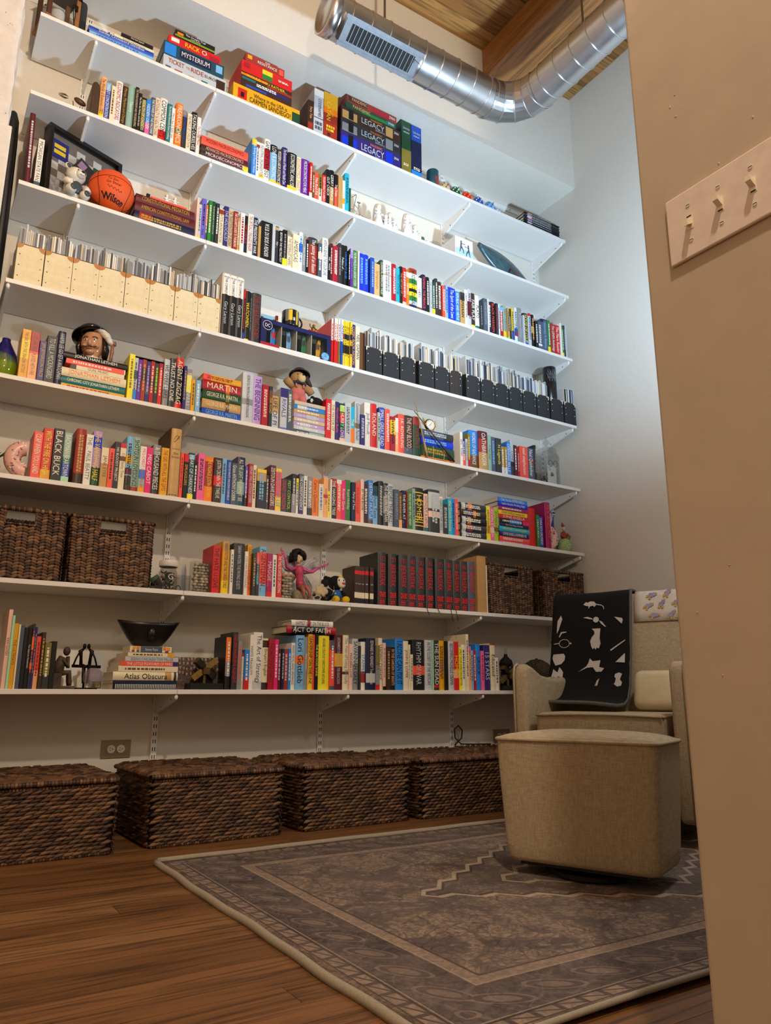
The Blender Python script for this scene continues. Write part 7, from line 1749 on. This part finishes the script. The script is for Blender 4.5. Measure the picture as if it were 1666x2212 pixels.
o = dm.build('fleece', fl, thr); m = o.modifiers.new('s', 'SUBSURF'); m.levels = m.render_levels = 1; m = o.modifiers.new('solid', 'SOLIDIFY'); m.thickness = .012; m.offset = 0
gp = M('grey_piping', '5c5a5a', .8)
V_ = drape(0); rowv = V_[-(nn+1):]; MB().tube(rowv, .008, 8, 0, inv).build('hem_piping', gp, thr)
MB().tube([V_[j*(nn+1)+nn] for j in range(len(path))], .007, 8, 0, inv).build('edge_piping', gp, thr)
wm_ = M('motif_white', 'c4beb8', .9)
def motif(poly, cx, cz, s=1.0):
    # flat print following the front of the throw
    cx -= .06; cz = .125+(cz-.06)*.88; mb = MB(); mb.flat([(cx+a*s, cz+c*s) for a, c in poly], -.0905-(.0), 0, None)
    def front(x, z):
        for (y0, z0), (y1, z1) in zip(path[6:], path[7:]):
            if z1 <= z <= z0: return y0+(y1-y0)*(z0-z)/(z0-z1)
        return -.073 if z > .5 else path[-1][0]
    # cut into a grid-following sheet
    bm = bmesh.new(); f = bm.faces.new([bm.verts.new(v) for v in mb.v]); bmesh.ops.triangulate(bm, faces=[f]); bmesh.ops.subdivide_edges(bm, edges=bm.edges[:], cuts=2, use_grid_fill=True)
    for v in bm.verts:
        u = (v.co.x-bx0)/(bx1-bx0); z_ = v.co.z; lowf = max(0, (.22-z_)/.22); v.co.y = front(v.co.x, z_)-.0095-.006*math.sin(u*7+1)-.028*lowf*max(0, math.sin(u*2*PI+.5))-.002
    me = bpy.data.meshes.new('silhouette'); bm.transform(inv); bm.to_mesh(me); bm.free(); me.materials.append(wm_); link('silhouette', me, thr)
circ = lambda r, n=14, cx=0, cz=0: [(cx+r*math.cos(2*PI*k/n), cz+r*math.sin(2*PI*k/n)) for k in range(n)]
rat = [(-.05, .004), (-.04, .012), (-.034, .02), (-.028, .014), (-.01, .022), (.01, .02), (.022, .006), (.03, -.002), (.05, -.006), (.062, -.014), (.066, -.03), (.069, -.03), (.066, -.012), (.052, -.002), (.03, .004), (.02, -.004), (.012, -.012), (.004, -.004), (-.012, -.008), (-.018, -.018), (-.022, -.018), (-.018, -.006), (-.034, -.004)]
motif(rat, -.115, .535, .85)
motif(circ(.014), -.095, .452); motif([(-.062, .012), (-.04, .016), (-.02, .008), (-.014, .002), (-.03, .004)], -.095, .452); motif([(.014, -.004), (.03, -.012), (.05, -.038), (.042, -.036), (.024, -.02)], -.095, .452)
motif([(-.02, .06), (.022, .06), (.010, .045), (.008, .03), (.02, .01), (.024, -.012), (.016, -.035), (.006, -.03), (.002, -.04), (-.008, -.03), (-.012, -.038), (-.02, -.025), (-.026, 0), (-.018, .02), (-.006, .034), (-.008, .048)], -.095, .335)
motif([(-.07, -.03), (-.035, -.004), (-.026, .012), (-.02, .034), (-.006, .02), (.03, .024), (.03, .014), (.008, .008), (.026, -.008), (.05, -.014), (.038, -.03), (.012, -.03), (-.004, -.008), (-.03, -.01)], -.10, .205)
motif([(-.03, -.06), (-.012, -.066), (-.004, -.03), (.002, -.032), (.014, .02), (.018, .04), (.004, .026), (-.004, .0), (-.012, -.006)], -.085, .10, .8)
for k in range(16):
    a0, a1 = 2*PI*k/16, 2*PI*(k+1)/16; motif([(.026*math.cos(a0), .021*math.sin(a0)), (.026*math.cos(a1), .021*math.sin(a1)), (.0235*math.cos(a1), .0185*math.sin(a1)), (.0235*math.cos(a0), .0185*math.sin(a0))], -.242, .325)
motif([(-.05, 0), (-.026, .003), (-.026, -.001), (-.05, -.004)], -.242, .325); motif([(.026, .003), (.034, .004), (.034, -.004), (.026, -.002)], -.242, .325)
motif([(-.03, .03), (.026, .034), (.034, .02), (.032, -.002), (.016, -.022), (-.014, -.03), (-.026, -.01), (-.034, .01)], -.266, .235, .9)
motif([(-.03, -.03), (-.02, .03), (-.008, .02), (.004, .012), (.012, .04), (.022, .03), (.034, .012), (.034, -.016), (.01, -.01), (-.006, -.024)], -.27, .155, .9)
motif([(-.014, -.05), (-.004, -.03), (.014, .03), (.006, .05), (-.012, .02)], -.268, .43, .9); motif([(-.02, -.03), (-.006, -.005), (.02, .0), (.02, .006), (-.012, .004), (-.024, -.024)], -.25, .385, .8)
motif([(-.04, -.022), (.03, .022), (.03, .017), (-.036, -.028)], .015, .31); motif([(-.03, .02), (.01, -.02), (.016, .0), (.012, .01)], .02, .44, .9)
motif([(-.026, -.016), (.02, .028), (.022, .024), (-.016, -.017), (.022, -.016), (.022, -.020)], .025, .235, .9)
motif([(-.02, .03), (.0, .038), (.016, .03), (.012, .02), (-.004, .028), (-.012, .022), (.018, -.012), (.014, -.03), (-.006, -.034), (-.024, -.02), (-.018, -.014), (-.002, -.024), (.004, -.014), (-.022, .016)], .02, .125, .9)
# baby cloth over the chair back
clo = thing('baby_cloth', 'white muslin cloth printed with little bears over the chair back', 'cloth', tuple(Mb_ @ Vector((.15, -.07, .5))), 0, None)
inv2 = Matrix.Translation(-(Mb_ @ Vector((.15, -.07, .5)))) @ Mb_
cp_ = [(.084, .45), (.083, .55), (.07, .604), (.02, .609), (-.05, .603), (-.0655, .575), (-.067, .50), (-.068, .455)]; c0, c1 = .018, .30
dm = MB(); dm.add([(c0+(c1-c0)*i/8, y_-.001*math.sin(i*1.5), z_) for y_, z_ in cp_ for i in range(9)], [(j*9+i, j*9+i+1, (j+1)*9+i+1, (j+1)*9+i) for j in range(len(cp_)-1) for i in range(8)], 0, inv2, True)
o = dm.build('muslin', M('muslin_white', 'cfc6bc', .9), clo); m = o.modifiers.new('solid', 'SOLIDIFY'); m.thickness = .003; m.offset = 1
MB().box(.276, .302, -.0715, -.0685, .455, .60, 0, inv2).build('yellow_border', M('border_yellow', 'd8b860', .8), clo)
pb1, pb2 = M('print_lilac', '9c92b0', .9, var=.2), M('print_honey', 'c09a3c', .9, var=.15)
for i, (x, z, a) in enumerate(((.095, .575, .3), (.165, .58, -.2), (.23, .572, .4), (.08, .525, .2), (.14, .53, -.4), (.205, .535, .2), (.235, .505, -.3), (.105, .48, .5), (.18, .478, -.2), (.222, .472, .3))):
    Ma = inv2 @ T(x, -.0722, z, 0, a)
    MB().flat(circ(.011, 10), -.0000, 0, Ma).flat(circ(.009, 10, .013, .008), -.0001, 0, Ma).build('bear_print', pb1, clo)
    MB().flat(circ(.006, 8, -.013, -.008), -.0003, 0, Ma).flat(circ(.0055, 8, .0, -.015), -.0003, 0, Ma).flat(circ(.005, 8, .022, .013), -.0003, 0, Ma).build('bear_paw_print', pb2, clo)
